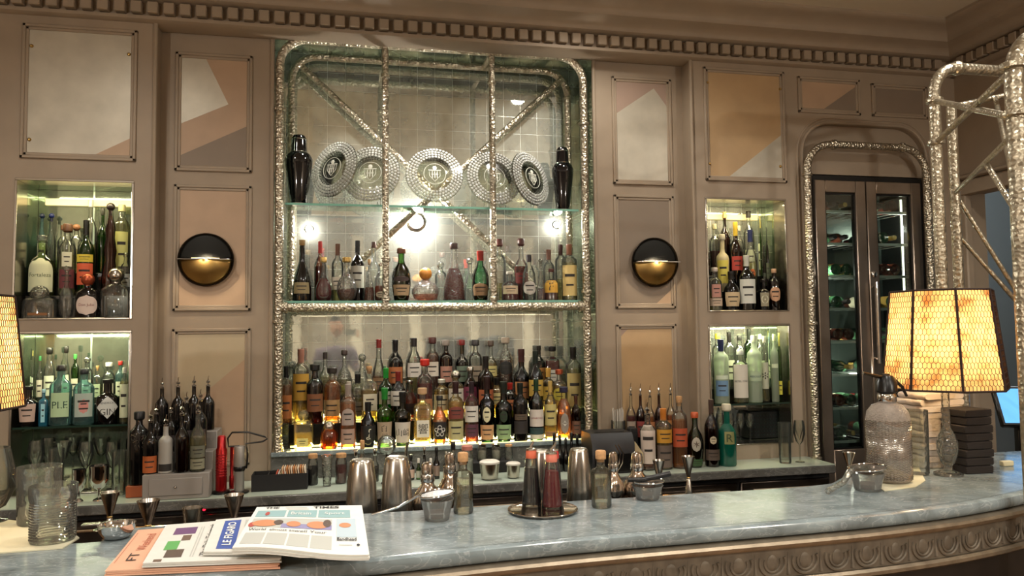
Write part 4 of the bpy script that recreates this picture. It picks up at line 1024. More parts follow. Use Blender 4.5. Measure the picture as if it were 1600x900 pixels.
B(104, 415, 28, y, z, 'ball', G_CLR, None, .5, 'crystal', 'ball', (), 'narrow clear decanter between the wide decanter and the copper-capped bottle', GT)
B(137, 427, 42, y, z, 'squat', G_BLK, None, .5, 'copper', 'ball', [(.06, .5, 'd8c3b4', .85, 'round', 'Don Julio', '7a3030')], 'squat dark bottle with a copper ball cap and round pinkish label', GT)
B(182, 418, 46, y, z, 'squat', G_CLR, 'clear', .4, 'silver', 'ball', (), 'squat clear decanter with a silver ball stopper by the recess edge', GT)
z = 1.881; y = .008
B(63, 368, 44, y, z, 'squat', glass('pale_green_glass', (.55, .68, .42), .08, .04, 2), 'pale', .6, 'crystal', 'cap', [(.06, .62, 'd8d8b0', .9, 'arch', '|Fortaleza|', '4a5a3a')], 'broad greenish bottle with a tall arched cream label above the gold-tagged decanter', GT)
B(105, 350, 30, y, z, 'whisky', G_CLR, 'pale', .6, '5a3a24', 'wide', [(.1, .36, '6a3034', .8, None), (.4, .6, 'd8d4b8', .5, None)], 'clear bottle with a small maroon label and brown wooden cap', GT)
B(134, 344, 27, y, z, 'wine', G_GRN, 'green', .7, '14140f', 'sleeve', [(.14, .42, 'd8603a', .95, None), (.44, .54, 'd8c040', .95, None)], 'bright green bottle with an orange and yellow label and black neck', GT)
B(172, 317, 32, y, z, 'horn', G_AMB, 'dark', .85, '1c1412', 'ball', (), 'twisted horn-shaped amber bottle with a dark knob stopper', GT)
B(196, 395, 16, y, z, 'whisky', G_CLR, 'clear', .5, 'crystal', 'cap', [(.2, .5, 'c8c8b8', .9, None)], 'small clear bottle with a pale label at the recess edge', GT)
z = 2.001; y = .085
B(50, 333, 19, y, z, 'belly', G_AQUA, None, .5, '0f1c3a', 'ball', [(.1, .5, 'c8c8a8', .8, None)], 'blue-green bottle with a dark blue ball cap at the corner of the tequila recess', GT)
B(79, 333, 20, y, z, 'belly', G_CLR, 'clear', .5, '12205a', 'ball', (), 'clear bottle with a big cobalt blue ball cap', GT)
B(98, 352, 16, y, z, 'whisky', G_CLR, 'pale', .5, '6a4630', 'cap', (), 'clear bottle with a brown cap behind the maroon label', GT)
B(119, 350, 20, y, z, 'whisky', G_CLR, 'pale', .5, '9a6a48', 'ball', (), 'clear bottle with a brown round stopper behind the bright green one', GT)
B(141, 312, 24, y, z, 'wine', G_CLR, 'pale', .4, 'd0d4c4', 'cap', (), 'tallest clear bottle with a pale cap in the tequila recess', GT)
B(160, 326, 18, y, z, 'wine', G_GRN, 'green', .6, '2a2a20', 'cap', (), 'plain green bottle half hidden behind the horn-shaped amber one', GT)
B(190, 320, 24, y, z, 'tall', G_CLR, 'pale', .8, 'd0cc9a', 'cap', [(.1, .6, 'd4d080', .7, None)], 'clear bottle of pale yellow spirit in the back corner of the tequila recess', GT)
GG = 'gin bottles in the lower recess'; z = 1.2325; y = -.068
B(43, 603, 32, y, z, 'shoulder', G_BLK, None, .5, '0e0c0b', 'cap', [(.12, .56, 'c4a898', .8, None)], 'dark apothecary gin bottle with a square pinkish label', GG)
B(68, 608, 18, y, z, 'square', G_BLUE, None, .5, 'a0c8d0', 'cap', [(.1, .6, '9ad0d8', .5, None)], 'bright turquoise square gin bottle with a pale strip label', GG)
B(95, 570, 42, y, z, 'whisky', G_AQUA, None, .5, '1a1412', 'cap', [(.14, .54, 'b4cda0', .75, None, 'PLE', '2a4a3a')], 'pale blue gin bottle with a light green label and black cap', GG)
B(131, 576, 34, y, z, 'whisky', G_AQUA, None, .5, '0f1216', 'cap', [(.14, .56, 'a8b4a8', .8, None), (.2, .46, 'd08a80', .4, 'round')], 'blue-green gin bottle with a pink figure label and black cap', GG)
B(168, 592, 38, y, z, 'shoulder', G_BLK, None, .5, '12100f', 'cap', [(.12, .62, 'cfd0c8', .95, 'diamond', "HENDRICK'S|GIN", '3a3a34')], 'black round-shouldered gin bottle with a white diamond label', GG)
B(194, 574, 14, y, z, 'tall', G_CLR, 'pale', .8, 'c8c8b8', 'cap', [(.1, .7, 'd0d4b0', .9, None)], 'slim pale bottle with a white label at the recess edge beside the diamond label', GG)
z = 1.3305; y = .035
for i, (px, top, w_, kind, cap, capk, gl, desc) in enumerate((
 (34, 548, 18, 'whisky', 'c0a850', 'cap', G_CLR, 'clear gin bottle with a dull gold cap'), (49, 545, 20, 'whisky', '1a1a14', 'sleeve', G_CLR, 'clear gin bottle with a dark and gold neck'), (62, 556, 18, 'wine', '2a6a3a', 'cap', G_CLR, 'clear gin bottle with a green cap'),
 (77, 543, 22, 'jug', '14110e', 'wide', G_CLR, 'clear round gin bottle with a wide black cap'), (103, 541, 20, 'bell', '1a1512', 'wide', G_CLR, 'flared clear gin bottle with a black stopper'), (117, 553, 16, 'tall', '3a8a3a', 'cap', G_GRN, 'narrow green gin bottle'),
 (136, 557, 22, 'whisky', 'crystal', 'ball', G_CLR, 'clear gin bottle with a glass ball stopper'), (152, 571, 18, 'square', 'b08a58', 'cork', G_CLR, 'clear square gin bottle with a cork'), (170, 566, 20, 'whisky', 'd8d8d0', 'wide', G_CLR, 'clear gin bottle with a white cap'), (188, 564, 16, 'whisky', 'b02a24', 'cap', G_AQUA, 'gin bottle with a red cap and neck'))):
    B(px, top, w_, y, z, kind, gl, 'pale' if i % 2 else None, .5, cap, capk, [(.15, .5, ('c8ccb0', 'b8c8a0', 'd0c8b0')[i % 3], .8, None)], desc+' in the second row', GG)
GR = 'bottles in the upper recess beside the fridge'; z = 1.7835; y = -.068
B(1117, 418, 22, y, z, 'whisky', G_CLR, 'pale', .5, 'c8b8a8', 'cap', [(.1, .28, 'c8b098', .9, None), (.3, .6, 'c08a7a', .6, None)], 'small clear bottle with a pink and beige label nearest the sconce', GR)
B(1143, 424, 26, y, z, 'belly', G_BLK, None, .5, '171310', 'sleeve', [(.1, .46, 'c8b08a', .9, None)], 'dark bottle with a cream label beside the green bottle with white label', GR)
B(1167, 399, 26, y, z, 'wine', G_DGRN, None, .5, 'c8c8b8', 'sleeve', [(.12, .56, 'd0cfc2', .98, None)], 'green bottle with a large white label and white neck', GR)
B(1194, 436, 30, y, z, 'shoulder', G_BLK, None, .5, '14100c', 'cap', [(.12, .56, '9a9278', .65, None, 'ʘ', 'd8d4b8')], 'dark square-shouldered bottle with a framed round emblem', GR)
B(1217, 420, 24, y, z, 'whisky', G_BRN, 'dark', .5, 'b08a6a', 'cap', [(.2, .56, 'c89a78', .98, 'round')], 'brown bottle with a peach oval label nearest the fridge', GR)
z = 1.901; y = .008
B(1129, 366, 24, y, z, 'shoulder', mat('cream_ceramic', 'b8aa84', .35), None, .5, 'a8a08c', 'cap', [(.14, .54, 'd8c858', .8, None)], 'cream stoneware bottle with a yellow label', GR)
B(1150, 347, 24, y, z, 'wine', G_BRN, 'dark', .5, 'c8a838', 'sleeve', [(.3, .5, 'a8382c', .8, None)], 'brown bottle with a yellow foil neck and red label', GR)
B(1173, 359, 28, y, z, 'belly', G_CLR, 'pale', .5, '1c2450', 'sleeve', [(.2, .36, 'c86a30', .4, 'round')], 'round clear bottle with a navy cap and small orange seal', GR)
B(1195, 384, 22, y, z, 'belly', G_DGRN, 'dark', .5, '0e0d0c', 'sleeve', [(.12, .4, '3a4030', .9, None)], 'dark green bottle with a matte black capsule', GR)
B(1219, 356, 22, y, z, 'wine', G_DGRN, None, .5, '20281e', 'sleeve', [(.2, .44, '4a5038', .9, None)], 'tall very dark green bottle in the second row by the fridge', GR)
z = 2.001; y = .085
B(1117, 350, 18, y, z, 'whisky', G_CLR, 'red', .5, 'b0a888', 'cap', (), 'clear bottle of dark red liqueur in the back corner near the sconce', GR)
B(1133, 331, 18, y, z, 'wine', G_BRN, 'dark', .5, 'c8b878', 'cap', (), 'brown long-necked bottle with a pale gold top at the back', GR)
B(1155, 353, 16, y, z, 'whisky', G_CLR, 'red', .5, 'c8b8a0', 'cap', (), 'clear and red bottle hidden behind the yellow foil neck', GR)
B(1171, 330, 24, y, z, 'whisky', G_CLR, 'pale', .4, '201812', 'cap', [(.1, .4, 'd8dcb8', .9, None)], 'tall clear bottle with a black cap and white label at the back', GR)
B(1193, 330, 26, y, z, 'whisky', G_CLR, 'pale', .4, 'c0b8a0', 'cap', [(.1, .5, 'd4dcb0', .9, None)], 'tall clear bottle with a pale cap and wide white label at the back', GR)
B(1215, 338, 18, y, z, 'wine', G_GRN, 'pale', .5, 'd0b840', 'sleeve', (), 'green bottle with a yellow neck at the back by the fridge', GR)
GV = 'vodka bottles in the lower recess'; z = 1.2275; y = -.068
B(1127, 530, 23, y, z, 'tall', G_FROST, None, .5, '1a2450', 'sleeve', [(.12, .36, '6a8aa8', .8, None), (.38, .44, 'd0d8c0', .8, None)], 'frosted vodka bottle with a dark blue cap and bluish mountain label', GV)
B(1157, 546, 23, y, z, 'tall', G_CLR, 'pale', .4, 'c8ccc0', 'cap', [(.1, .72, 'd0c8b8', .98, None, 'KETEL ONE', '4a4440')], 'clear vodka bottle with a tall white label', GV)
B(1179, 524, 22, y, z, 'tall', G_FROST, None, .5, 'b8c4a8', 'cap', [(.32, .46, 'a8b898', .9, None, 'ABSOLUT', '34465a')], 'pale green vodka bottle lettered in grey-blue', GV)
B(1195, 525, 12, y, z, 'tall', G_CLR, 'pale', .5, 'd0d0b8', 'cap', [(.2, .6, 'b8b8a0', .9, None, '✻', '2a2a20')], 'slender clear bottle with a dark star emblem', GV)
B(1211, 522, 24, y, z, 'tall', G_FROST, None, .5, 'd0dca8', 'cap', [(.5, .56, 'd0dcb8', .8, None)], 'broad frosted vodka bottle with a thin lettered band', GV)
B(1229, 520, 12, y, z, 'tall', G_GRN, None, .5, 'c8c850', 'sleeve', [(.1, .3, 'c8c040', .9, None)], 'slim green bottle with a yellow neck at the recess edge by the fridge', GV)
z = 1.3105; y = .035
for i, (px, top, w_, cap, gl, desc) in enumerate(((1122, 521, 18, 'd8c83a', G_CLR, 'clear bottle with a yellow cap'), (1140, 519, 18, '181414', G_CLR, 'clear bottle with a black cap'), (1156, 524, 18, '1c1a18', G_CLR, 'clear bottle with a dark sleeve'), (1171, 514, 16, '20241c', G_GRN, 'green bottle with a dark cap'), (1188, 522, 16, 'b8c4a8', G_CLR, 'clear bottle with a pale green cap'), (1204, 520, 16, '7ab0d8', G_AQUA, 'bluish bottle with a light blue cap'), (1222, 517, 16, 'd0c840', G_FROST, 'frosted bottle with a yellow-green neck'))):
    B(px, top, w_, y, z, 'tall', gl, None, .5, cap, 'sleeve' if i % 2 else 'cap', [(.15, .5, ('b8c8a0', 'c8ccb0')[i % 2], .8, None)], desc+' in the second vodka row', GV)
flush()

# ================================================================== BACK COUNTER ITEMS
def T(name, lab, cat, px, topy, basey, Y, Z, group=None, rz=0.):
    """empty on height Z at depth Y under pixel column px; returns it with the height up to pixel row topy"""
    q = at(px, (topy+basey)/2, Y); H = at(px, topy, Y).z-Z
    return thing(name, lab, cat, (q.x, Y, Z), rz, group), H, mpp(q)
def floor_at(px, basey, Z, wpx=0):
    p = onz(px, basey, Z); r = wpx/2*mpp(p); d = Vector((p.x-CP.x, p.y-CP.y, 0)).normalized(); c = p+d*r
    return c, r
# pourer bottles on their stepped white box
zf = at(272, 740, -.375).z
SX0 = at(222, 750, -.385).x; SX1 = at(327, 750, -.385).x
t = thing('bottle_stand', 'white stepped bottle stand with a small drawer, left of the red soda siphon charger', 'stand', (0, 0, ZB))
SW = mat('stand_white', '8f8880', .5); h0 = zf-ZB
m = MB(); m.box(SX0, SX1, -.385, -.29, 0.0005, h0, .003); m.box(SX0, SX1, -.289, -.18, 0.0005, h0+.085, .003); m.box(SX0, SX1, -.179, -.03, 0.0005, h0+.17, .003)
obj('body', m, SW, t)
d = obj('drawer', MB().box(SX0+.03, SX1-.03, -.391, -.3855, .02, h0-.02, .002), SW, t); obj('knob', MB().ball(((SX0+SX1)/2, -.396, h0/2), .006, 10, 6), STEEL, d)
GP = 'bottles with steel pourers on the white stand'
zz = zf+.0008
for px, top, w_, k, gl, lq, labs, desc in ((235, 640, 23, 'wine', G_BLK, None, [(.02, .28, 'b05a28', .95, None)], 'dark pourer bottle with an orange-brown label'), (259, 648, 23, 'whisky', mat('milky_glass', 'a9a59c', .3), None, [(.04, .16, '2c2824', .9, None)], 'milky white pourer bottle'),
  (284, 627, 24, 'wine', G_BRN, 'red', [], 'deep red-brown pourer bottle without a label'), (309, 624, 25, 'wine', G_CLR, 'pale', [(.04, .18, '8a8870', .9, None), (.2, .36, '6a6a58', .9, None)], 'clear pourer bottle with olive grey labels')):
    bot(px, top, w_, -.336, zz, k, gl, lq, .6, 'silver', 'pour', labs, desc+' in the front row of the stand', GP)
for px, top, desc in ((244, 633, 'first'), (267, 631, 'second'), (291, 612, 'third'), (313, 608, 'fourth')):
    bot(px, top, 22, -.235, zz+.085, 'wine', G_BLK, None, .6, 'silver', 'pour', [(.1, .35, '3a3230', .9, None)], 'black pourer bottle in the middle step of the white stand, %s from the short side' % desc, GP)
for px, top, desc in ((253, 590, 'first'), (278, 589, 'second'), (303, 587, 'third'), (325, 587, 'fourth')):
    bot(px, top, 20, -.115, zz+.17, 'wine', G_BLK, None, .6, 'silver', 'pour', [], 'tall black pourer bottle on the top step, %s from the short side' % desc, GP)
def scribble(t, R, H):
    m = MB()
    for i in range(14):
        a = random.uniform(-.6, .9); z0 = H*random.uniform(.5, .62); P_ = [(R*1.03*sin(a+.25*k*random.choice((-1, 1))*.4), -R*1.03*cos(a+.1*k), z0+H*.03*k) for k in range(4)]
        m.tube(P_, .0013, 4)
    obj('silver_scrawl', m, STEEL, t)
q = at(217, 700, -.25)
t = thing('wooden_block', 'small orange wooden block under the tall black bottle', 'block', (q.x, -.25, ZB))
obj('block', MB().box(-.045, .045, -.045, .045, .0005, .055, .003), mat('orange_wood', '9a4a22', .5), t)
bot(217, 643, 27, -.25, ZB+.056, 'tall', G_BLK, None, .5, '0c0b0c', 'wide', [], 'tall black bottle with a wide black cap and silver scrawl beside the pourer stand', None, extra=scribble)
flush()
# red and steel tubes
RED = mat('red_metallic', 'a8161a', .22, .7, coat=.5)
t, H, k = T('soda_charger', 'slim red metallic cylinder standing on a black foot', 'siphon', 346, 680, 763, -.30, ZB)
r = 8.5*k; obj('foot', MB().lathe([(r*1.5, .0005), (r*1.5, .012), (r*1.1, .016)], 20), BLACK, t); obj('body', MB().lathe([(r, .0165), (r, H*.75), (r*.8, H*.79), (r*.75, H*.97), (r*.5, H)], 24), RED, t)
m = MB()
for i in range(9): zz_ = H*(.3+.045*i); m.lathe([(r*1.0, zz_), (r*1.06, zz_+.003), (r*1.0, zz_+.006)], 20)
obj('grip_rings', m, RED, t)['kind'] = 'thing'
t, H, k = T('milk_frother', 'brushed steel handheld device with black band and looping black cable', 'device', 374, 697, 765, -.31, ZB)
r = 8*k; obj('body', MB().lathe([(r*.9, .011), (r*.95, H*.5), (r, H*.52), (r*1.1, H*.6), (r*1.1, H*.97), (r, H)], 24), mat('satin_steel', 'a8a29a', .48, .7), t)
obj('band', MB().lathe([(r*1.0, H*.47), (r*1.12, H*.5), (r*1.14, H*.56), (r*1.0, H*.585)], 24), BLACK, t); obj('foot', MB().lathe([(r*1.8, .0005), (r*1.8, .009), (r*.9, .0105)], 20), BLACK, t)
kx = k; C_ = [(0, 0, H), (-.05, 0, H+.0), (-.055, 0, H+.04), (-.035, 0, H+.068), (.04, 0, H+.066), (.12, .0, H+.04), (.13, 0, H+.03), (.11, 0, H+.018), (.03, 0, H+.01), (.04, 0, H-.04), (.032, 0, H-.11)]
obj('cable', MB().tube([(x_, y_, z_) for x_, y_, z_ in [tuple(p) for p in [Vector(a) for a in C_]]], .0045, 8), BLACK, t)
t, H, k = T('gas_lighter', 'thin red lighter standing behind the steel device', 'lighter', 362, 698, 760, -.20, ZB)
obj('body', MB().lathe([(.012, .0005), (.012, H*.3), (.009, H*.32), (.009, H)], 14), RED, t)
# tray of packets
q = at(433, 750, -.30); k = mpp(q)
t = thing('caddy', 'black box caddy of paper sugar packets on the back counter', 'caddy', (q.x+.012, -.25, ZB))
m = MB(); wx = 42*k; m.box(-wx, wx, -.06, -.055, .0005, .08); m.box(-wx, wx, .055, .06, .0005, .08); m.box(-wx, -wx+.005, -.055, .055, .0005, .08); m.box(wx-.005, wx, -.055, .055, .0005, .08); m.box(-wx+.005, wx-.005, -.055, .055, .0005, .006); m.box(-.004, .0, -.055, .055, .006, .075); m.box(-wx*.45, -wx*.45+.004, -.055, .055, .006, .075)
obj('box', m, MATBLK, t)
for i in range(11):
    x_ = .02+i*.0108; c_ = ('c8a27a', 'd8c8b0', 'b87a48')[i % 3]
    o = obj('sugar_packet', MB().box(-.003, .003, -.042, .042, 0, .075, .002), labmat(c_), None, (q.x+x_+.012, -.25+RC.uniform(-.005, .005), ZB+.034), (0, radians(-8), 0)); tag(o, 'paper sugar packet in the black caddy, %d from its divider' % (i+1) if False else 'tan paper sugar packet standing in the row at the far side of the black caddy', 'packet', 'sugar packets in the black caddy')
for i in range(5):
    o = obj('sugar_packet', MB().box(-.003, .003, -.04, .04, 0, .058, .002), labmat(('b8503a', 'd8d0c8', 'a89878')[i % 3]), None, (q.x-.026+i*.0105+.012, -.25, ZB+.032), (0, radians(12), 0)); tag(o, 'red and white paper packet leaning in the middle bay of the black caddy', 'packet', 'red and white packets in the black caddy')
# small jars --------------------------------------------------------------
def jar(px, top, base, wpx, Y, content, lid, lab, kind='jar', Z=ZB, g=None, cat='jar', glas=None):
    t, H, k = T('storage_jar' if cat == 'jar' else cat.replace(' ', '_'), lab, cat, px, top, base, Y, Z, g); r = wpx/2*k
    if kind == 'jar': P_ = [(r*.9, .0006), (r, .006), (r, H*.72), (r*.85, H*.8), (r*.8, H*.86)]
    elif kind == 'glass': P_ = [(r*.7, .0006), (r*.72, .01), (r, H), (r*.94, H), (r*.66, .014), (.0001, .014)]
    elif kind == 'vial': P_ = [(r*.9, .0006), (r, .005), (r, H*.5), (r*.5, H*.6), (r*.4, H*.8)]
    obj('glass_body', MB().lathe(P_, 22), glas or G_CLR, t)
    if content: obj('contents', MB().lathe([(r*.85, .004), (r*.9, .01), (r*.9, H*.6), (.001, H*.62)] if kind == 'jar' else [(r*.85, .003), (r*.9, H*.45), (.001, H*.47)], 20), content, t)
    if lid is not None:
        z0 = H*.86 if kind == 'jar' else H*.78; rr = r*.9 if kind == 'jar' else r*.5
        obj('lid', MB().lathe([(rr*.95, z0), (rr, z0+.001), (rr, H*.985), (rr*.85, H)], 20), lid, t)
    return t
D_BR = mat('dark_spice', '231a14', .9); D_RD = mat('red_spice', '5a1e1a', .8, noise=.3, nscale=120)
jar(489, 709, 745, 16, -.20, D_BR, CORK, 'small jar of dark spice with a cork, nearest the sugar caddy'); jar(533, 708, 743, 18, -.20, D_RD, CORK, 'small jar of dark red spice with a cork')
jar(511, 711, 749, 17, -.26, None, None, 'small cut clear shot glass between the two corked spice jars', 'glass', cat='shot glass', glas=G_CUT)
jar(556, 702, 748, 12, -.22, D_BR, CHROME, 'slim dark dasher bottle left of the first shaker tin', 'vial', cat='dasher bottle'); jar(566, 688, 735, 14, -.12, LIQ['amber'], CORK, 'amber dasher bottle with a cork behind the first shaker tin', 'vial', cat='dasher bottle')
jar(586, 700, 745, 12, -.2, D_BR, CHROME, 'dark dasher bottle between the two front shaker tins', 'vial', cat='dasher bottle')
t, H, k = T('tasting_globe', 'round glass globe on a short steel stem behind the second shaker tin', 'globe', 604, 680, 742, -.27, ZB)
r = 15*k; obj('foot', MB().lathe([(.03, .0006), (.028, .006), (.008, .012), (.008, H-2*r+.004)], 18), CHROME, t); obj('globe', MB().ball((0, 0, H-r), r, 24, 14), glass('globe_glass', (.75, .78, .8), .3, .03, 2), t)
t, H, k = T('muddler', 'leaning steel muddler right of the glass globe', 'muddler', 633, 692, 745, -.2, ZB)
obj('shaft', MB().tube([(-.012, 0, .008), (.012, .0, H)], .010, 12, r2=.007), STEEL, t)
for i, (px, top, wp, c_, lid, lab) in enumerate(((642, 710, 11, 'K', BLACK, 'small black bitters bottle with a pale label just right of the muddler'), (663, 699, 9, 'K', CHROME, 'small dark bitters bottle with a steel dash top above the first round shaker'), (654, 716, 8, 'G', WHITE, 'tiny green bitters bottle with a white cap'), (673, 716, 8, 'W', WHITE, 'tiny pale bitters bottle with a white cap'), (682, 699, 10, 'K', BLACK, 'black bitters bottle behind the two tiny capped ones'), (697, 705, 9, 'B', CHROME, 'brown bitters bottle with a steel top left of the grey-labelled one'), (708, 690, 15, 'W', BLACK, 'bitters bottle with a grey paper wrap and black dropper'))):
    g_ = {'K': G_BLK, 'G': G_GRN, 'W': G_CLR, 'B': G_BRN}[c_]
    t = jar(px, top, 748, wp, -.25 if i % 2 else -.21, None, lid, lab, 'vial', g='bitters bottles on the back counter', cat='bitters bottle', glas=g_)
    r = wp/2*mpp(t.location); H = at(px, top, t.location.y).z-ZB
    obj('paper_label', MB().lathe([(r*1.02, H*.1), (r*1.02, H*.42)], 18), labmat(('b89a88', 'a88a78', 'b0b0a0', 'c8c4b8', '8a7466', '9a8a74', 'a89c8e')[i]), t)
jar(730, 696, 734, 19, -.24, mat('white_cream_jar', 'c8cec0', .5), mat('coral_lid', 'b87464', .5), 'jar of white contents with a coral red lid beside the corked bottle')
t = thing('black_crate', 'low black crate under three small lidded jars', 'crate', (at(765, 720, -.1).x, -.09, ZB)); obj('crate', MB().box(-.1, .11, -.05, .06, .0006, .06, .004), MATBLK, t)
for px, lab in ((753, 'clear jar with a steel lid, first on the black crate'), (775, 'taller clear jar with a steel lid in the middle of the black crate')): jar(px, 694, 716, 15, -.085, mat('pale_spice', 'b0aa9a', .8), CHROME, lab, Z=ZB+.0605)
jar(795, 694, 720, 13, -.085, None, CORK, 'clear jar with a cork lid at the end of the black crate', Z=ZB+.0605)
for px, top, wp, lab in ((765, 719, 31, 'steel bowl with a white lid in front of the black crate'), (802, 722, 22, 'smaller steel bowl with a white rim beside the syrup tray')):
    t, H, k = T('condiment_bowl', lab, 'bowl', px, top, 740, -.30, ZB); r = wp/2*k
    obj('bowl', MB().lathe([(r*.6, .0006), (r*.85, .006), (r, H*.8), (r*1.02, H*.84)], 26), STEEL, t); obj('lid', MB().lathe([(r*1.03, H*.842), (r*1.03, H*.93), (r*.8, H), (.0001, H)], 26), WHITE, t)
t, H, k = T('fruit_bowl', 'small glass bowl heaped with dark raspberries behind the syrup bottles', 'bowl', 838, 686, 705, -.20, ZB+.05)
t.location.z = ZB; obj('glass_bowl', MB().lathe([(.03, .0006), (.05, .02), (.062, .08), (.058, .08), (.045, .03), (.0001, .03)], 24), G_CLR, t)
for i in range(16):
    a = i*2.4; rr = .04*sqrt((i % 8)/8); p = Vector((t.location.x+rr*cos(a), -.20+rr*sin(a), ZB+(.062 if i < 8 else .086)))
    m = MB().ball((0, 0, 0), .0125, 10, 7)
    for j in range(14): b_ = j*2.39; zz_ = -.009+.018*j/13; rr_ = sqrt(max(0, .0125**2-zz_**2)); m.ball((rr_*cos(b_), rr_*sin(b_), zz_), .0035, 6, 4)
    o = obj('raspberry', m, mat('raspberry_red', '5a1418', .4), None, p); tag(o, 'dark red raspberry heaped in the small glass bowl behind the syrup bottles', 'raspberry', 'raspberries in the glass bowl')
for i in range(9):
    px = 866+(i % 5)*9; Y = -.13-.07*(i//5)
    jar(px, 676+4*(i % 3)+6*(i//5), 715, 9, Y, None, BLACK, 'small black bottle in the dark cluster behind the last shaker tin', 'vial', g='cluster of small black bottles behind the last shaker tin', cat='small bottle', glas=G_BLK)
# receipt printer, straw jar, card holder
q = at(948, 700, -.22)
t = thing('receipt_printer', 'black box-shaped receipt printer on the back counter', 'printer', (q.x, -.235, ZB)); w_ = 34*mpp(q); H = at(948, 677, -.3).z-ZB
m = MB(); m.prism([(-.1, .0006), (.1, .0006), (.1, H), (-.06, H), (-.1, H*.72)], -w_, w_, 'x'); obj('case', m, mat('printer_black', '17171a', .45), t); obj('paper_slot', MB().box(-w_*.7, w_*.7, -.03, -.02, H, H+.003), BLACK, t); obj('front_cover', MB().box(-w_*.9, w_*.9, -.104, -.1, .01, H*.5, .002), BLACK, t)
t, H, k = T('straw_jar', 'tall clear jar of pale straws behind the receipt printer', 'jar', 966, 640, 700, -.065, ZB)
obj('glass_body', MB().lathe([(.04, .0006), (.042, .01), (.042, H*.8), (.039, H*.8), (.038, .014), (.0001, .014)], 24), G_CLR, t)
for i in range(12):
    a = i*2.4; o = obj('drinking_straw', MB().tube([(.02*cos(a), .02*sin(a), .015), (.03*cos(a), .03*sin(a), H*1.0+.01*sin(i))], .0035, 7), labmat('c8c0b4'), None, t.location); tag(o, 'pale drinking straw standing in the tall clear jar', 'straw', 'straws in the tall jar')
for i, dx in enumerate((.0, .018)):
    o = obj('bar_tongs', MB().tube([(-.03+dx, -.0, .0), (.0+dx, -.004, .05), (.008+dx, -.004, .10), (-.02+dx, 0, .15)], .003, 6), STEEL, None, (at(966, 690, -.33).x, -.335, ZB+.005)); tag(o, ('steel bar spoon bent beside the printer', 'second curved steel pick beside the printer')[i], 'utensil')
t, H, k = T('card_holder', 'small cream pentagon-topped card holder in front of the pourer bottles', 'holder', 992, 690, 714, -.31, ZB)
m = MB(); m.prism([(-.045, .0006), (.045, .0006), (.045, H*.6), (0, H), (-.045, H*.6)], -.008, .008); obj('card', m, mat('cream_card', 'c4b088', .6), t)
t, H, k = T('black_block', 'matte black block behind the cream card holder', 'box', 990, 668, 712, -.21, ZB); obj('case', MB().box(-.03, .015, -.03, .03, .0006, H, .004), MATBLK, t)
t = thing('bottle_step', 'low dark step under the back row of pourer bottles near the fridge', 'riser', (at(1020, 680, -.1).x, -.09, ZB)); obj('step', MB().box(-.08, .2, -.055, .055, .0006, .1, .003), MATBLK, t)
GQ = 'pourer bottles behind the coloured liqueur row'
for i, (px, top, gl, lq, desc) in enumerate(((986, 598, G_CLR, 'red', 'clear and red pourer bottle, first of the back row'), (1001, 599, G_BRN, 'red', 'dark red pourer bottle, second of the back row'), (1016, 602, G_CLR, 'amber', 'amber pourer bottle, third of the back row'), (1030, 598, G_BRN, 'dark', 'brown pourer bottle, fourth of the back row'), (1048, 598, G_CLR, 'amber', 'orange-amber pourer bottle, fifth of the back row'))):
    bot(px, top, 15, -.09, ZB+.1008, 'wine', gl, lq, .6, 'silver', 'pour', [(.15, .4, ('9a8a7a', '8a3a34', 'a86a40', '5a3a30', 'b07a3a')[i], .9, None)], desc+' near the fridge', GQ)
GL = 'liqueur bottles at the fridge end of the back counter'; y = -.27
def Q(px, top, w_, kind, gl, lq, fill, cap, capk, labs, lab): bot(px, top, w_, y, ZB+.0006, kind, gl, lq, fill, cap, capk, labs, lab, GL)
Q(1012, 628, 24, 'tall', G_CLR, 'pink', .6, 'silver', 'pour', [(.1, .66, 'cdbcae', 1., None)], 'tall clear bottle with a long pale pink-white label')
Q(1037, 638, 25, 'tall', G_CLR, 'gold', .7, 'c87a30', 'sleeve', [(.44, .66, 'c8902e', 1., None), (.04, .4, '6a5a50', 1., None)], 'bottle with a golden yellow label and orange neck')
Q(1062, 619, 25, 'tall', G_CLR, 'amber', .7, 'cork', 'cork', [(.3, .56, 'b5502e', 1., None)], 'corked bottle with a wide red-orange label')
Q(1086, 644, 27, 'belly', G_GRN, 'dark', .6, 'c05a34', 'cap', [(.3, .56, 'b0a898', .5, 'oval', '✶', '5a4a40'), (.04, .16, '3a5a34', .9, None)], 'green bottle with a white oval seal and orange cap')
Q(1112, 624, 23, 'wine', G_BRN, 'dark', .6, '4a3a34', 'sleeve', [(.34, .46, 'c8b89a', .4, 'round'), (.1, .26, '5a4a40', 1., None)], 'dark bottle with a small round cream seal and grey-brown neck')
Q(1136, 631, 28, 'squat', G_TEAL, None, .6, 'c8c0a8', 'wide', [(.36, .56, '8a8a58', .5, None, 'R', '3a4a30')], 'teal green bottle with a pale flat cap')
flush()
# glassware ---------------------------------------------------------------
def stem_glass(px, top, base, wpx, Y, Z, lab, g, kind='wine'):
    t, H, k = T('stem_glass', lab, 'glass', px, top, base, Y, Z, g); r = wpx/2*k
    if kind == 'wine': P_ = [(r*.8, .0006), (r*.8, .003), (r*.15, .009), (.004, .02), (.004, H*.42), (r*.6, H*.5), (r, H*.7), (r*.95, H*.85), (r*.8, H), (r*.77, H), (r*.9, H*.84), (.0001, H*.5)]
    elif kind == 'coupe': P_ = [(r*.6, .0006), (r*.6, .003), (.005, .012), (.004, H*.6), (r*.5, H*.68), (r, H), (r*.96, H), (r*.45, H*.71), (.0001, H*.67)]
    else: P_ = [(r*.85, .0006), (r*.9, .01), (r, H), (r*.93, H), (r*.85, .018), (.0001, .018)]
    obj('glass_bowl', MB().lathe(P_, 24), G_CLR if kind != 'cut' else G_CUT, t); return t
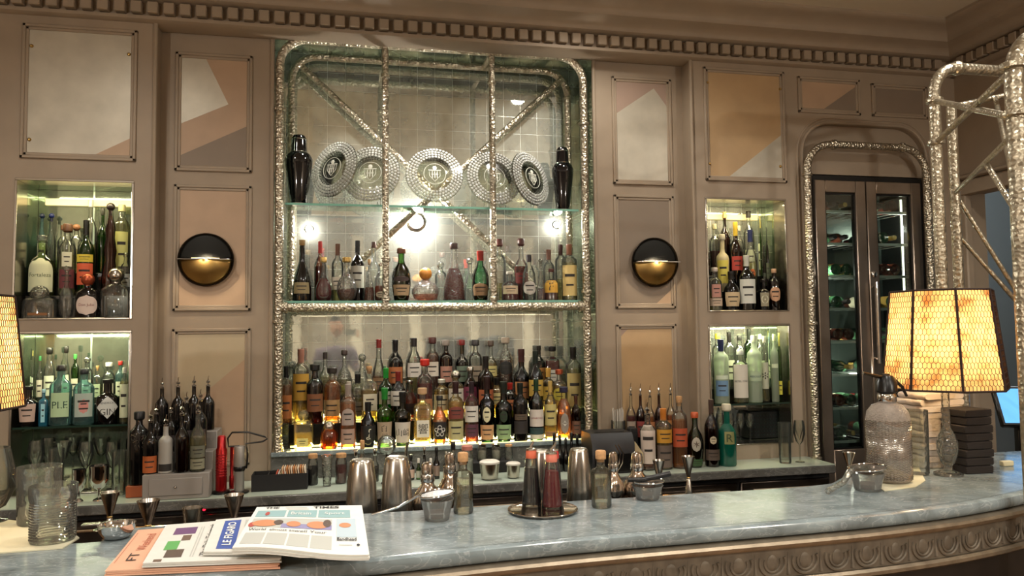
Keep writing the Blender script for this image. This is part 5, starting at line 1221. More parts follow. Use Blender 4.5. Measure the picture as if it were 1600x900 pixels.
GB = 'stemmed glasses under the gin shelf'
for i, (px, top, w_, kd, Y) in enumerate(((56, 688, 24, 'wine', -.05), (75, 684, 22, 'wine', .05), (98, 690, 26, 'coupe', -.06), (114, 682, 26, 'coupe', .08), (134, 690, 22, 'wine', -.05), (158, 684, 28, 'coupe', .04), (176, 690, 22, 'wine', -.07), (192, 686, 13, 'flute', .06), (88, 700, 22, 'tumbler', -.2), (186, 704, 22, 'tumbler', -.2))):
    stem_glass(px, top, 765, w_, Y, ZB+.009 if Y > -.13 else ZB+.0005, '%s under the gin shelf, %s from the dark edge' % ({'wine': 'clear wine glass', 'coupe': 'clear coupe glass', 'flute': 'narrow clear flute', 'tumbler': 'straight clear tumbler'}[kd], ('first', 'second', 'third', 'fourth', 'fifth', 'sixth', 'seventh', 'eighth', 'ninth', 'tenth')[i]), GB, kd)
for px, top, w_, lab in ((124, 733, 20, 'small polished silver goblet on the back counter'), (155, 727, 29, 'larger polished silver goblet beside the smaller one')):
    t, H, k = T('silver_goblet', lab, 'goblet', px, top, 774, -.31, ZB); r = w_/2*k
    obj('cup', MB().lathe([(r*.6, .0006), (r*.55, .006), (.006, .015), (.007, H*.3), (r*.7, H*.4), (r, H*.62), (r*.95, H*.85), (r*1.02, H), (r*.96, H), (r*.9, H*.62), (.0001, H*.42)], 28), CHROME, t)
stem_glass(1226, 660, 716, 20, -.29, ZB, 'straight clear tumbler on the back counter under the vodka recess', 'glasses beside the tube arch', 'tumbler')
stem_glass(1249, 657, 716, 18, -.29, ZB, 'small clear wine glass on the back counter beside the tube arch', 'glasses beside the tube arch', 'wine')
for i, px in enumerate((1128, 1144, 1160, 1175)): stem_glass(px-3, 646, 690, 13, -.065+.02*(i % 2), .9935, 'clear wine glass in the vodka recess, %s from the sconce side' % ('first', 'second', 'third', 'fourth')[i], 'wine glasses under the vodka shelf', 'wine')
q = at(1196, 668, .0)
t = thing('perforated_speaker', 'black perforated speaker box at the bottom of the vodka recess', 'speaker', (q.x, .075, .9945))
m = MB(); m.box(-.1, .1, -.06, .06, 0, .17, .006); obj('case', m, mat('speaker_black', '101312', .4), t)
m = MB()
for i in range(9):
    for j in range(6): m.lathe([(.004, 0), (.003, .0015), (.0001, .002)], 8, (0, 0, 0)); mm = 8*3; 
m = MB()
for i in range(9):
    for j in range(6): m.box(-.088+i*.021, -.080+i*.021, -.0615, -.06, .018+j*.024, .026+j*.024)
obj('grille', m, mat('grille_grey', '30403a', .3, .5), t)
# small red light on the under-counter front
t = thing('indicator_light', 'tiny glowing red indicator light on the cabinet front below the back counter', 'light', at(319, 795, -.39)); obj('lens', MB().ball((0, -.004, 0), .008, 12, 8), mat('red_led', 'ff2030', .3, emit='ff1428', estr=6), t); obj('bezel', MB().lathe([(.012, 0), (.012, .004), (.008, .005)], 14).xform(Matrix.Rotation(pi/2, 4, 'X')), BLACK, t)

# ================================================================== ON AND BEHIND THE BAR COUNTER
ZR = ZC-.085; YRL = -1.735                       # speed rail behind the counter edge
GT_ = 'steel shaker tins standing upside down'
def tin(px, top, wb, lab, Y=YRL):
    q = at(px, (top+800)/2, Y); H = at(px, top, Y).z-ZR; r = wb/2*mpp(q)
    t = thing('shaker_tin', lab, 'shaker', (q.x, Y, ZR+.0006), 0, GT_)
    obj('cup', MB().lathe([(r*.98, 0), (r, .002), (r*.99, H*.3), (r*.9, H*.7), (r*.72, H*.955), (r*.66, H*.985), (r*.6, H*.995), (r*.5, H*.99), (.0001, H*.985)], 40), STEEL, t)
    obj('rim', MB().lathe([(r*1.0, 0), (r*1.03, .001), (r*1.03, .005), (r*1.0, .006)], 40), COPPERY, t)
tin(565, 717, 50, 'steel shaker tin upside down, nearest the newspapers')
tin(620, 713, 50, 'steel shaker tin upside down between the newspaper tin and the strainer cup')
tin(846, 702, 36, 'slim steel shaker tin half hidden between the syrup bottles')
tin(905, 700, 40, 'tall steel shaker tin upside down right of the syrup tray')
def dasher(px, top, wb, lab, Y):
    q = at(px, top, Y); H = q.z-ZR; r = wb/2*mpp(q); rn = r*.42
    t = thing('cobbler_shaker', lab, 'shaker', (q.x, Y, ZR+.0006), 0, 'small round polished shakers')
    h0 = H*.2
    obj('body', MB().lathe([(r*.5, 0), (r*.7, H*.08), (r*.97, H*.28), (r, H*.38), (r*.93, H*.5), (r*.65, H*.6), (rn*1.05, H*.66), (rn, H*.7)], 36), COPPERY, t)
    obj('strainer_neck', MB().lathe([(rn*1.1, H*.702), (rn*1.15, H*.72), (rn*1.1, H*.8), (rn*1.02, H*.82)], 28), CHROME, t)
    obj('cap', MB().lathe([(rn*.98, H*.822), (rn*1.0, H*.9), (rn*.85, H*.97), (rn*.45, H*.997), (.0001, H)], 28), COPPERY, t)
dasher(668, 722, 46, 'round polished shaker with a domed cap left of the corked bottle', YRL)
dasher(703, 707, 40, 'round polished shaker partly behind the corked bottle by the newspapers side', YRL+.07)
dasher(958, 706, 34, 'slimmer polished shaker just right of the second corked bottle', YRL)
dasher(995, 706, 44, 'round polished shaker left of the slim jigger', YRL)
def jigger(px, top, wpx, lab, Y=YRL, Z=None, H=None):
    Z = ZR if Z is None else Z
    q = at(px, top, Y); H = q.z-Z; r = wpx/2*mpp(q)
    t = thing('jigger', lab, 'jigger', (q.x, Y, Z+.0006), 0, 'hourglass steel jiggers')
    hc = min(H*.62, .075); zb = H-hc
    obj('large_cup', MB().lathe([(r*.22, zb), (r*.3, zb+.006), (r, H), (r*.93, H), (r*.24, zb+.01), (.0001, zb+.01)], 30), STEEL, t)
    obj('small_cup', MB().lathe([(r*.88, 0), (r*.9, .001), (r*.3, zb-.006), (r*.2, zb-.002)], 30), STEEL, t)
    obj('waist', MB().lathe([(r*.24, zb-.003), (r*.3, zb), (r*.24, zb+.003)], 20), BRASS, t)
jigger(1029, 719, 19, 'steel jigger beside the black-handled strainer')
jigger(1075, 713, 20, 'steel jigger with a brass waist standing alone by the bare counter')
jigger(172, 769, 28, 'steel jigger rising behind the small steel bowl', -1.70)
jigger(232, 782, 34, 'wide steel jigger behind the pink newspaper')
jigger(366, 773, 30, 'wide steel jigger behind the grey newspaper')
q = onz(1322, 746, ZC); jigger(1326, 707, 19, 'steel jigger standing on the counter behind the glass cup', q.y, ZC)
t = thing('steel_cup', 'low steel cup between two jiggers behind the newspapers', 'cup', (at(301, 795, YRL).x, YRL, ZR+.0006)); H = at(301, 793, YRL).z-ZR
obj('cup', MB().lathe([(.016, 0), (.018, .002), (.03, H), (.028, H), (.016, .005), (.0001, .005)], 26), STEEL, t)
# corked bottles
for px, top, base, lab in ((724, 707, 805, 'clear corked bottle of pale syrup beside the strainer cup'), (940, 704, 796, 'clear corked bottle of pale syrup right of the syrup tray')):
    c, r = floor_at(px, base, ZC, 32); H = at(px, top, c.y).z-ZC
    t = thing('syrup_bottle', lab, 'bottle', (c.x, c.y, ZC+.0005), 0, 'clear corked syrup bottles')
    obj('glass_body', MB().lathe([(r*.92, 0), (r, .006), (r, H*.6), (r*.92, H*.66), (r*.5, H*.7), (r*.4, H*.73), (r*.4, H*.82), (r*.5, H*.825), (r*.5, H*.85)], 28), glass('syrup_bottle_glass', (.985, .985, .95), .08, .03, 1.1), t)
    obj('syrup', MB().lathe([(r*.88, .008), (r*.93, .014), (r*.93, H*.56), (.001, H*.565)], 26), glass('pale_syrup', (.99, .97, .86), .02, .1, 1.1, .08, (.95, .9, .7)), t)
    obj('cork_stopper', MB().lathe([(r*.36, H*.8), (r*.38, H*.852), (r*.52, H*.855), (r*.53, H*.98), (r*.45, H)], 20), CORK, t)
# tray with conical bottles
c = onz(848, 799, ZC); k = mpp(c); R = 55*k
t = thing('round_tray', 'round polished steel tray under the three syrup bottles', 'tray', (c.x, c.y, ZC+.0005))
obj('plate', MB().lathe([(R*.9, 0), (R*.97, .003), (R, .008), (R*.99, .0095), (R*.95, .006), (R*.9, .004), (.0001, .004)], 48), COPPERY, t)
for px, top, base, wpx, lq, cp, lab in ((820, 690, 790, 31, 'cola', 'd86a4a', 'conical glass bottle of black syrup with an orange collar, nearest the newspapers'), (863, 696, 798, 33, 'blood', 'd87a64', 'conical glass bottle of crimson syrup at the front of the tray'), (884, 690, 787, 25, 'cola', 'c83a34', 'conical bottle of black syrup with a red collar behind the crimson one')):
    c2, r = floor_at(px, base, ZC+.005, wpx)
    if (c2-c).length > R*.86-r: c2 = c+(c2-c).normalized()*max(.0, (R*.86-r)) if px != 863 else c2
    H = at(px, top, c2.y).z-ZC-.005
    t2 = thing('syrup_bottle', lab, 'bottle', (c2.x, c2.y, ZC+.0051), 0, 'conical syrup bottles on the round tray')
    obj('glass_body', MB().lathe([(r*.95, 0), (r, .004), (r*.98, H*.08), (r*.62, H*.7), (r*.5, H*.76), (r*.48, H*.86)], 30), G_CLR, t2)
    obj('syrup', MB().lathe([(r*.85, H*.04), (r*.92, H*.09), (r*.62, H*.6), (.001, H*.605)], 28), LIQ[lq], t2)
    obj('collar', MB().lathe([(r*.53, H*.74), (r*.56, H*.76), (r*.52, H*.85), (r*.45, H*.87)], 22), mat('collar_'+cp, cp, .5), t2)
    obj('steel_ring', MB().lathe([(r*.5, H*.862), (r*.55, H*.87), (r*.5, H*.89), (r*.22, H*.9)], 22), CHROME, t2)
    obj('pourer', MB().tube([(0, 0, H*.88), (0, 0, H*.93), (r*.2, -.004, H)], .006, 10, r2=.0035), CHROME, t2)
# glass cups with strainers
def cup_strainer(px, top, base, wpx, handle, hmat, lab, tilt=0.):
    c, r = floor_at(px, base, ZC, wpx*.75); r = wpx/2*mpp(c); H = at(px, top, c.y).z-ZC
    t = thing('mixing_cup', 'small glass cup under the %s strainer on the counter' % lab, 'cup', (c.x, c.y, ZC+.0005), 0, 'small glass cups holding strainers')
    obj('glass_cup', MB().lathe([(r*.68, 0), (r*.72, .004), (r*.78, H*.3), (r*.96, H*.72), (r, H*.74), (r*.93, H*.74), (r*.72, H*.3), (r*.66, .008), (.0001, .008)], 36), glass('cup_glass', (.93, .92, .88), .05, .06, 1.3, .16, (.9, .88, .84)), t)
    obj('contents', MB().lathe([(r*.6, .009), (r*.7, H*.28), (.0001, H*.3)], 24), mat('cup_contents', '8a7060', .5), t)
    s = thing('strainer', 'fine round %s strainer laid across a small glass cup' % lab, 'strainer', (c.x, c.y, ZC+.0005), 0, 'strainers on the counter')
    zr = H*.86
    m = MB(); prof = [(.0001, zr-r*.5), (r*.45, zr-r*.42), (r*.8, zr-.012), (r*.98, zr+.004)]
    Mt = Matrix.Translation((0, 0, zr+.002)) @ Matrix.Rotation(tilt, 4, 'Y') @ Matrix.Translation((0, 0, -zr))
    m.lathe([(.0001, zr-.018), (r*.5, zr-.014), (r*.85, zr-.002), (r*.93, zr+.003)], 30); m.xform(Mt); obj('mesh_bowl', m, glass('steel_gauze', (.55, .5, .46), .35, .25, 1.3), s)
    m = MB(); m.tube([(r*1.02*cos(a), r*1.02*sin(a), zr+.004) for a in [2*pi*i/36 for i in range(36)]], .0028, 8, closed=True); m.xform(Mt); obj('rim', m, CHROME, s)
    hx, hy, hz = handle; m = MB()
    if hmat is BLACK:
        m.tube([(-.068, 0, zr+.012), (-.02, -.004, zr+.011), (.03, -.004, zr+.018), (.078, -.006, zr+.026)], .0075, 12, r2=.0095)
    else: m.tube([(r*1.0*(-1 if hx < 0 else 1), hy*.2, zr+.004), ((hx)*.6, hy*.6, zr+(hz-zr)*.6), (hx, hy, hz)], .0035 if hmat is CHROME else .009, 10, r2=.0045 if hmat is CHROME else .010)
    obj('handle', m, hmat, s); return c, r, H
k = .0021
cup_strainer(683, 768, 817, 54, (-.19, .02, .02), CHROME, 'tilted steel-handled', radians(-7))
cup_strainer(1012, 750, 784, 50, (.075, -.01, .052), BLACK, 'black-handled')
cup_strainer(1356, 728, 770, 54, (-.17, -.02, .008), G_CUT, 'clear-handled', radians(-5))
# small steel bowl by the pink newspaper
c, r = floor_at(182, 846, ZC, 46)
t = thing('steel_bowl', 'small polished steel bowl with a strainer tab beside the pink newspaper', 'bowl', (c.x, c.y, ZC+.0005)); r = 26*mpp(c); H = at(182, 818, c.y).z-ZC
obj('bowl', MB().lathe([(r*.6, 0), (r*.8, H*.12), (r*1.0, H*.55), (r*1.05, H), (r*1.01, H), (r*.96, H*.55), (r*.7, H*.15), (.0001, H*.12)], 36), CHROME, t)
m = MB(); m.box(-r*1.9, -r*.9, -.012, .012, H, H+.004, .001); obj('tab', m, STEEL, t)
m = MB(); m.tube([(-r*1.0+.012*cos(a*1.0)*1, .012*sin(a), H*.6+.0*a) for a in [2*pi*i/20 for i in range(20)]], .002, 6, closed=True); obj('spring', m, CHROME, t)
# glasses near the camera, on paper napkins
m = MB(); cs = [onz(px, py, ZC) for px, py in ((-70, 838), (-30, 868), (98, 858), (124, 842), (100, 826), (0, 812))]
m.prism([(p.x, p.y) for p in cs], ZC+.0005, ZC+.004, 'z'); tag(obj('paper_napkin', m, mat('napkin_paper', 'cfc9ac', .8), None), 'folded cream paper napkin under the ridged tumbler', 'napkin')
p0 = onz(35, 845, ZC); m = MB(); m.tube([(p0.x-.035+.03*cos(a), p0.y+.01+.022*sin(a), ZC+.0043) for a in [2*pi*i/24 for i in range(24)]], .0012, 6, closed=True)
def tumbler(px, top, base, wpx, lab, ridged=True, Z=ZC+.0045, name='tumbler'):
    c, r = floor_at(px, base, Z, wpx*.9); r = wpx/2*mpp(c); H = at(px, top, c.y).z-Z
    t = thing(name, lab, 'glass', (c.x, c.y, Z))
    P_ = [(r*.9, 0), (r*.94, .004)]
    if ridged:
        n = 14
        for i in range(n): zz_ = H*(.06+.66*i/n); P_ += [(r*.965, zz_), (r*.93, zz_+H*.024)]
    P_ += [(r, H*.8), (r*1.0, H), (r*.95, H), (r*.93, H*.3), (r*.8, .02), (.0001, .018)]
    obj('glass_body', MB().lathe(P_, 40), glass('ridged_glass', (.95, .96, .92), .07, .05, 1.3, .05, (.9, .9, .85), bump=.1, bscale=60), t)
    return t
tumbler(82, 757, 851, 68, 'ridged clear tumbler standing on the cream napkin')
t = tumbler(60, 728, 822, 62, 'taller smooth clear tumbler behind the ridged one', False)
c, r = floor_at(-4, 818, ZC+.0045, 40); H = at(-4, 702, c.y).z-ZC; r = 34*mpp(c)
t = thing('snifter', 'large clear round snifter cut by the picture edge beside the tumblers', 'glass', (c.x-.02, c.y, ZC+.0045))
obj('glass_body', MB().lathe([(r*.7, 0), (r*.7, .003), (r*.1, .012), (.006, .02), (.006, H*.12), (r*.6, H*.2), (r*1.0, H*.45), (r*.95, H*.7), (r*.72, H*1.0), (r*.69, H), (r*.92, H*.7), (r*.95, H*.45), (.0001, H*.17)], 40), G_CLR, t)
# ------------------------------------------------ newspapers
PAP = mat('newsprint', 'd4d2ca', .75, noise=.03, nscale=30); PINKP = mat('pink_newsprint', 'dba88a', .75, noise=.03, nscale=30)
def paper(name, lab, cor, z0, th, m_, deco, sheets=4, wav=.004):
    """cor: picture corners of the page as laid: top-left, top-right, bottom-right, bottom-left of the pile's outline"""
    P4 = [onz(px, py, z0+th) for px, py in cor]
    def f(u, v, h=0.):
        p = P4[0]*(1-u)*(1-v)+P4[1]*u*(1-v)+P4[2]*u*v+P4[3]*(1-u)*v
        return (p.x, p.y, z0+th+h+wav*sin(u*5+.6)*v)
    t = thing(name, lab, 'newspaper', (0, 0, 0), 0, None)
    for s in range(sheets):
        top = -th*s/sheets; bot = -th*(s+.82)/sheets; m = MB(); n = 14
        ins = (.004, .012, .0, .009, .005)[s % 5]
        A_ = [[f(ins+(1-2*ins)*i/n, ins*.5+(1-ins)*j/4, top) for i in range(n+1)] for j in range(5)]
        B_ = [[(p[0], p[1], max(z0+.0006, p[2]+bot-top)) for p in r_] for r_ in A_]
        vs = [p for r_ in A_ for p in r_]+[p for r_ in B_ for p in r_]; N_ = 5*(n+1); fs = []
        for j in range(4):
            for i in range(n):
                a = j*(n+1)+i; fs += [(a, a+1, a+n+2, a+n+1), (a+N_+n+1, a+N_+n+2, a+N_+1, a+N_)]
        for i in range(n): a = i; fs.append((a+N_, a+N_+1, a+1, a)); a = 4*(n+1)+i; fs.append((a, a+1, a+N_+1, a+N_))
        for j in range(4): a = j*(n+1); fs.append((a, a+n+1, a+n+1+N_, a+N_)); a += n; fs.append((a+N_, a+N_+n+1, a+n+1, a))
        m.add(vs, fs); obj('folded_sheet', m, m_, t)
    mats = []; m = MB()
    for d in deco:
        k_, col = d[0], d[1]
        if col not in mats: mats.append(col)
        m.cur = mats.index(col)
        lift = .0012+.0002*(len(d) > 7)
        if k_ == 'r':
            u0, u1, v0, v1 = d[2:6]; patch(m, [[(u0+(u1-u0)*i/8, v0+(v1-v0)*j/3) for i in range(9)] for j in range(4)], lambda u, v: f(u, v, .0004+.00008*mats.index(col)))
        elif k_ == 'o':
            uc, vc, ru, rv = d[2:6]; patch(m, [[(uc+ru*q*cos(a), vc+rv*q*sin(a)) for a in [2*pi*i/16 for i in range(17)]] for q in (.02, .5, 1)], lambda u, v: f(u, v, .0013+.00005*mats.index(col)))
        elif k_ == 't':
            s_, uc, vc, wu, hv, ang = d[2:8]; vs, fs, wd, ht = text_mesh(s_, d[8] if len(d) > 8 else 0)
            ca, sa = cos(ang), sin(ang)
            pts = []
            for x, y in vs:
                X, Y_ = x/wd*wu, -y/ht*hv
                pts.append(f(uc+X, vc+Y_, .0018) if ang == 0 else f(uc+Y_, vc-X, .0018))
            m.add(pts, fs)
    obj('front_page', m, mats, t, smooth=False); return t
C = lambda n, c: mat('print_'+n, c, .7)
ink = C('ink', '26262a'); grey = C('grey', 'b9bab2'); teal = C('teal', '8fb0b2'); blue = C('blue', '3e559c'); purp = C('purple', '6a4870'); grn = C('green', '5fa25a'); brn = C('brown', '6a5648'); skin = C('orange', 'c88860'); redp = C('red', 'b05048'); wht = C('white', 'e8e8e4'); pnk = C('pink_line', 'b06048'); dk = C('dark', '5a4a40')
def lines(col, u0, u1, v0, v1, n, vert=False):
    out = []
    for i in range(n):
        if vert: x = u0+(u1-u0)*i/n; out.append(('r', col, x, x+(u1-u0)/n*.4, v0, v1))
        else: y_ = v0+(v1-v0)*i/n; out.append(('r', col, u0, u1, y_, y_+(v1-v0)/n*.4))
    return out
# the pages of the lower three are turned sideways: their mastheads run up the picture
zt = ZC+.0006
paper('newspaper', 'salmon pink weekend newspaper at the bottom of the pile, with red lettering', [(215, 828), (438, 812), (438, 880), (163, 892)], zt, .014, PINKP,
      [('t', ink, 'FT', .11, .73, .17, .06, 1), ('t', pnk, 'Weekend', .125, .37, .42, .06, 1)]+lines(pnk, .02, .03, .1, .85, 1, True), 3, .0)
paper('newspaper', 'white newspaper with purple and green picture boxes lying on the pink one', [(259, 820), (440, 806), (440, 872), (222, 880)], zt+.0175, .011, PAP,
      [('r', purp, .11, .29, .14, .33), ('r', brn, .2, .27, .36, .5), ('r', grn, .1, .2, .5, .72), ('r', dk, .13, .26, .72, .9), ('r', brn, .07, .13, .93, .985), ('t', ink, 'The Daily Telegraph', .42, .5, .78, .06, 1)]+lines(grey, .32, .36, .15, .9, 2, True), 3, .0)
paper('newspaper', 'newspaper with a blue and white masthead tucked under the top paper', [(337, 812), (450, 802), (450, 862), (317, 862)], zt+.0315, .009, PAP,
      [('r', blue, .14, .36, .08, .93), ('t', wht, 'LE FIGARO', .25, .5, .68, .11, 1, .02), ('r', grey, .42, .5, .1, .3)]+lines(grey, .42, .5, .4, .9, 3), 3, .0)
paper('newspaper', 'folded white newspaper with blue boxes and colour pictures on top of the pile', [(401, 792), (566, 789), (578, 864), (362, 858)], zt+.0430, .016, mat('white_newsprint', 'e2e2da', .7, noise=.03, nscale=30),
      [('t', ink, 'THE', .16, .055, .13, .05, 0, .03), ('t', ink, 'TIMES', .66, .055, .24, .055, 0, .03), ('r', grey, .28, .48, .04, .065), ('r', grey, .3, .5, .08, .1),
       ('r', teal, .04, .3, .12, .30), ('r', teal, .32, .58, .12, .30), ('r', teal, .595, .88, .12, .30), ('t', wht, 'Britain', .44, .21, .18, .07, 0), ('t', wht, 'Sport', .74, .21, .18, .07, 0), ('o', redp, .14, .22, .02, .05),
       ('r', grey, .04, .72, .34, .57), ('r', C('violet', '8f8ab0'), .3, .72, .47, .57), ('o', skin, .16, .47, .11, .085), ('o', redp, .055, .5, .03, .06), ('o', skin, .4, .48, .06, .065), ('o', skin, .6, .48, .09, .08), ('o', dk, .27, .45, .04, .06), ('o', dk, .68, .44, .035, .08),
       ('t', ink, 'World', .12, .62, .14, .055, 0), ('t', ink, 'almost as', .32, .625, .2, .045, 0), ('t', ink, 'well Your', .55, .63, .26, .045, 0),
       ('r', C('pale_blue', 'b8c8d0'), .76, .92, .33, .7), ('o', skin, .83, .47, .05, .05), ('t', ink, 'Bandhead', .84, .74, .15, .06, 0, .02), ('r', grey, .78, .88, .83, .85), ('o', ink, .925, .84, .012, .02)]
      +[('r', grey, .04+.175*i, .2+.175*i, .69, .93) for i in range(4)], 5, .006)

# ================================================================== LAMP END OF THE COUNTER
def dpt(px, py, d): return CP+ray(px, py)*d
SHD = bpy.data.materials.new('amber_shade'); SHD.use_nodes = True
nt = SHD.node_tree; N = nt.nodes; L = nt.links; N.remove(N['Principled BSDF'])
tc = N.new('ShaderNodeTexCoord'); nz = N.new('ShaderNodeTexNoise'); nz.inputs['Scale'].default_value = 16; nz.inputs['Detail'].default_value = 5; L.new(tc.outputs['Object'], nz.inputs['Vector'])
rp = N.new('ShaderNodeValToRGB'); rp.color_ramp.elements[0].position = .3; rp.color_ramp.elements[0].color = (*lin('b0703c'), 1); rp.color_ramp.elements[1].position = .55; rp.color_ramp.elements[1].color = (*lin('f8d49c'), 1); L.new(nz.outputs['Fac'], rp.inputs['Fac'])
tl = N.new('ShaderNodeBsdfTranslucent'); df = N.new('ShaderNodeBsdfDiffuse'); ms = N.new('ShaderNodeMixShader'); ms.inputs[0].default_value = .2
L.new(rp.outputs['Color'], tl.inputs['Color']); L.new(rp.outputs['Color'], df.inputs['Color']); L.new(tl.outputs[0], ms.inputs[1]); L.new(df.outputs[0], ms.inputs[2]); L.new(ms.outputs[0], N['Material Output'].inputs[0])
RIB = mat('shade_frame', '2a1710', .5, .3)
def table_lamp(base, z0, z1, rb, rt, lab, watt):
    t = thing('table_lamp', lab, 'lamp', base)
    n = 8; off = radians(22.5+8)+YAW*-1
    ring = lambda r, z: [(r*cos(off+2*pi*i/n), r*sin(off+2*pi*i/n), z) for i in range(n)]
    A_, B_ = ring(rb, z0), ring(rt, z1)
    m = MB()
    for i in range(n):
        j = (i+1) % n; m.add([A_[i], A_[j], B_[j], B_[i]], [(0, 1, 2, 3)])
    sh = obj('lamp_shade', m, SHD, t, smooth=False)
    m = MB()
    for i in range(n):
        j = (i+1) % n; m.tube([A_[i], B_[i]], .0048, 6); m.tube([A_[i], A_[j]], .0042, 6); m.tube([B_[i], B_[j]], .0042, 6)
    obj('ribs', m, RIB, sh)
    # honeycomb wire drawn over each face
    m = MB(); rows = 18
    for i in range(n):
        a0, a1, b0, b1 = map(Vector, (A_[i], A_[(i+1) % n], B_[i], B_[(i+1) % n]))
        nn = (a1-a0).cross(b0-a0).normalized(); 
        if nn.dot(Vector(((a0+a1).x, (a0+a1).y, 0))) < 0: nn = -nn
        def g(u, v): return a0*(1-u)*(1-v)+a1*u*(1-v)+b1*u*v+b0*(1-u)*v+nn*.0016
        nc = 11
        for r_ in range(rows+1):                       # zigzag rows
            v = r_/rows; pts = []
            for q in range(2*nc+1):
                vv = min(1, max(0, v+(.16/rows if (q+r_) % 2 else -.16/rows))); pts.append(g(q/(2*nc), vv))
            m.tube(pts, .0013, 4)
        for r_ in range(rows):
            v0 = (r_+.12)/rows; v1 = (r_+.88)/rows
            for q in range(0, 2*nc+1):
                if (q+r_) % 2 == 0: continue
                u = q/(2*nc)
                if 0 < u < 1: m.tube([g(u, v0), g(u, v1)], .0013, 4)
    obj('wire_mesh', m, RIB, sh)
    m = MB(); m.tube([(rt*.92*cos(a), rt*.92*sin(a), z1-.012) for a in (0, pi)], .003, 6); m.tube([(0, 0, z1-.012), (0, 0, (z0+z1)/2+.04)], .005, 8)
    obj('spider', m, BRASS, t)
    zb = (z0+z1)/2
    obj('bulb', MB().ball((0, 0, zb-.02), .03, 16, 10), mat('bulb_glow', 'ffe0a0', .5, emit='ffd58c', estr=14), t)
    l = light('lamp_bulb_light', 'POINT', (base[0], base[1], base[2]+zb+.01), watt, (1, .72, .4), .05); 
    l2 = light('lamp_bulb_light', 'POINT', (base[0], base[1], base[2]+zb-.08), watt*.3, (1, .72, .4), .03)
    m = MB(); m.lathe([(.05, 0), (.05, .008), (.016, .02), (.014, .035), (.026, .05), (.036, .09), (.037, .12), (.028, .15), (.014, .175), (.014, z0-.02), (.010, zb-.05)], 28)
    obj('glass_stem', m, G_CUT, t)
    obj('socket', MB().lathe([(.014, zb-.075), (.016, zb-.05), (.014, zb-.04)], 16), BRASS, t)
    return t
d_ = 2.84; pb = onz(1474, 757, ZC); pc = dpt(1478, 530, d_)
base = Vector((dpt(1476, 600, d_).x, dpt(1476, 600, d_).y, ZC+.0005))
z0 = dpt(1478, 606, d_).z-ZC; z1 = dpt(1478, 455, d_).z-ZC
table_lamp(base, z0, z1, 89*d_/F, 73*d_/F, 'lit amber wire-mesh table lamp with octagonal shade beside the siphon', 6.5)
dl = 2.25; pl = dpt(-84, 600, dl)
table_lamp(Vector((pl.x, pl.y, ZC+.0005)), dpt(-84, 640, dl).z-ZC, dpt(-84, 462, dl).z-ZC, .2, .165, 'lit amber wire-mesh table lamp at the picture edge beside the tequila recess', 9)
# paper under the siphon
m = MB(); cs = [onz(px, py, ZC) for px, py in ((1352, 750), (1382, 768), (1430, 762), (1446, 752), (1436, 732), (1390, 732))]
m.prism([(p.x, p.y) for p in cs], ZC+.0004, ZC+.0025, 'z'); tag(obj('paper_napkin', m, mat('napkin_paper', 'cfc9ac', .8)), 'pale paper liner under the mesh-covered soda siphon', 'napkin')
c, r = floor_at(1391, 757, ZC+.003, 66); H = at(1391, 628, c.y).z-ZC-.003
t = thing('soda_siphon', 'mesh-covered glass soda siphon with a black lever head', 'siphon', (c.x, c.y, ZC+.003))
obj('glass_body', MB().lathe([(r*.85, 0), (r*.97, .008), (r, H*.1), (r, H*.78), (r*.93, H*.88), (r*.7, H*.96), (r*.38, H)], 40), mat('siphon_glass', '9a8e82', .5, .15, noise=.15, nscale=40, bump=.6, bscale=160), t)
m = MB()
for i in range(22):
    for s in (-1, 1):
        m.tube([(r*1.012*cos(s*(a*1.6)+i*2*pi/22), r*1.012*sin(s*(a*1.6)+i*2*pi/22), H*(.04+.74*a/ (2*pi)*1.0)) for a in [2*pi*k/26 for k in range(27)]], .0009, 4)
obj('wire_mesh', m, STEEL, t)
obj('collar', MB().lathe([(r*.4, H*1.001), (r*.44, H*1.02), (r*.44, H*1.09), (r*.36, H*1.12)], 26), CHROME, t)
hd = at(1391, 585, c.y).z-ZC-.003; k = mpp(c)
m = MB(); m.lathe([(r*.42, H*1.121), (r*.5, H*1.14), (r*.48, hd*.93), (r*.3, hd*.99), (r*.1, hd)], 22); obj('head', m, BLACK, t)
m = MB(); m.tube([(0, 0, hd*.97), (-.04, -.005, hd*.985), (-44*k, -.01, hd*1.02)], .007, 10, r2=.0055); m.box(-.01, .01, -.012, .012, hd*.96, hd*1.01, .003); obj('lever', m, mat('gunmetal', '4a4238', .25, .9), t)
m = MB(); m.tube([(0, 0, hd*.95), (.035, -.004, hd*.94), (.06, -.006, hd*.88), (.078, -.006, hd*.79)], .0075, 10, r2=.005); obj('spout', m, BLACK, t)
# glass behind the siphon
tg = tumbler(1436, 640, 742, 32, 'tall clear glass standing between the siphon and the white towels', False, ZC+.003)
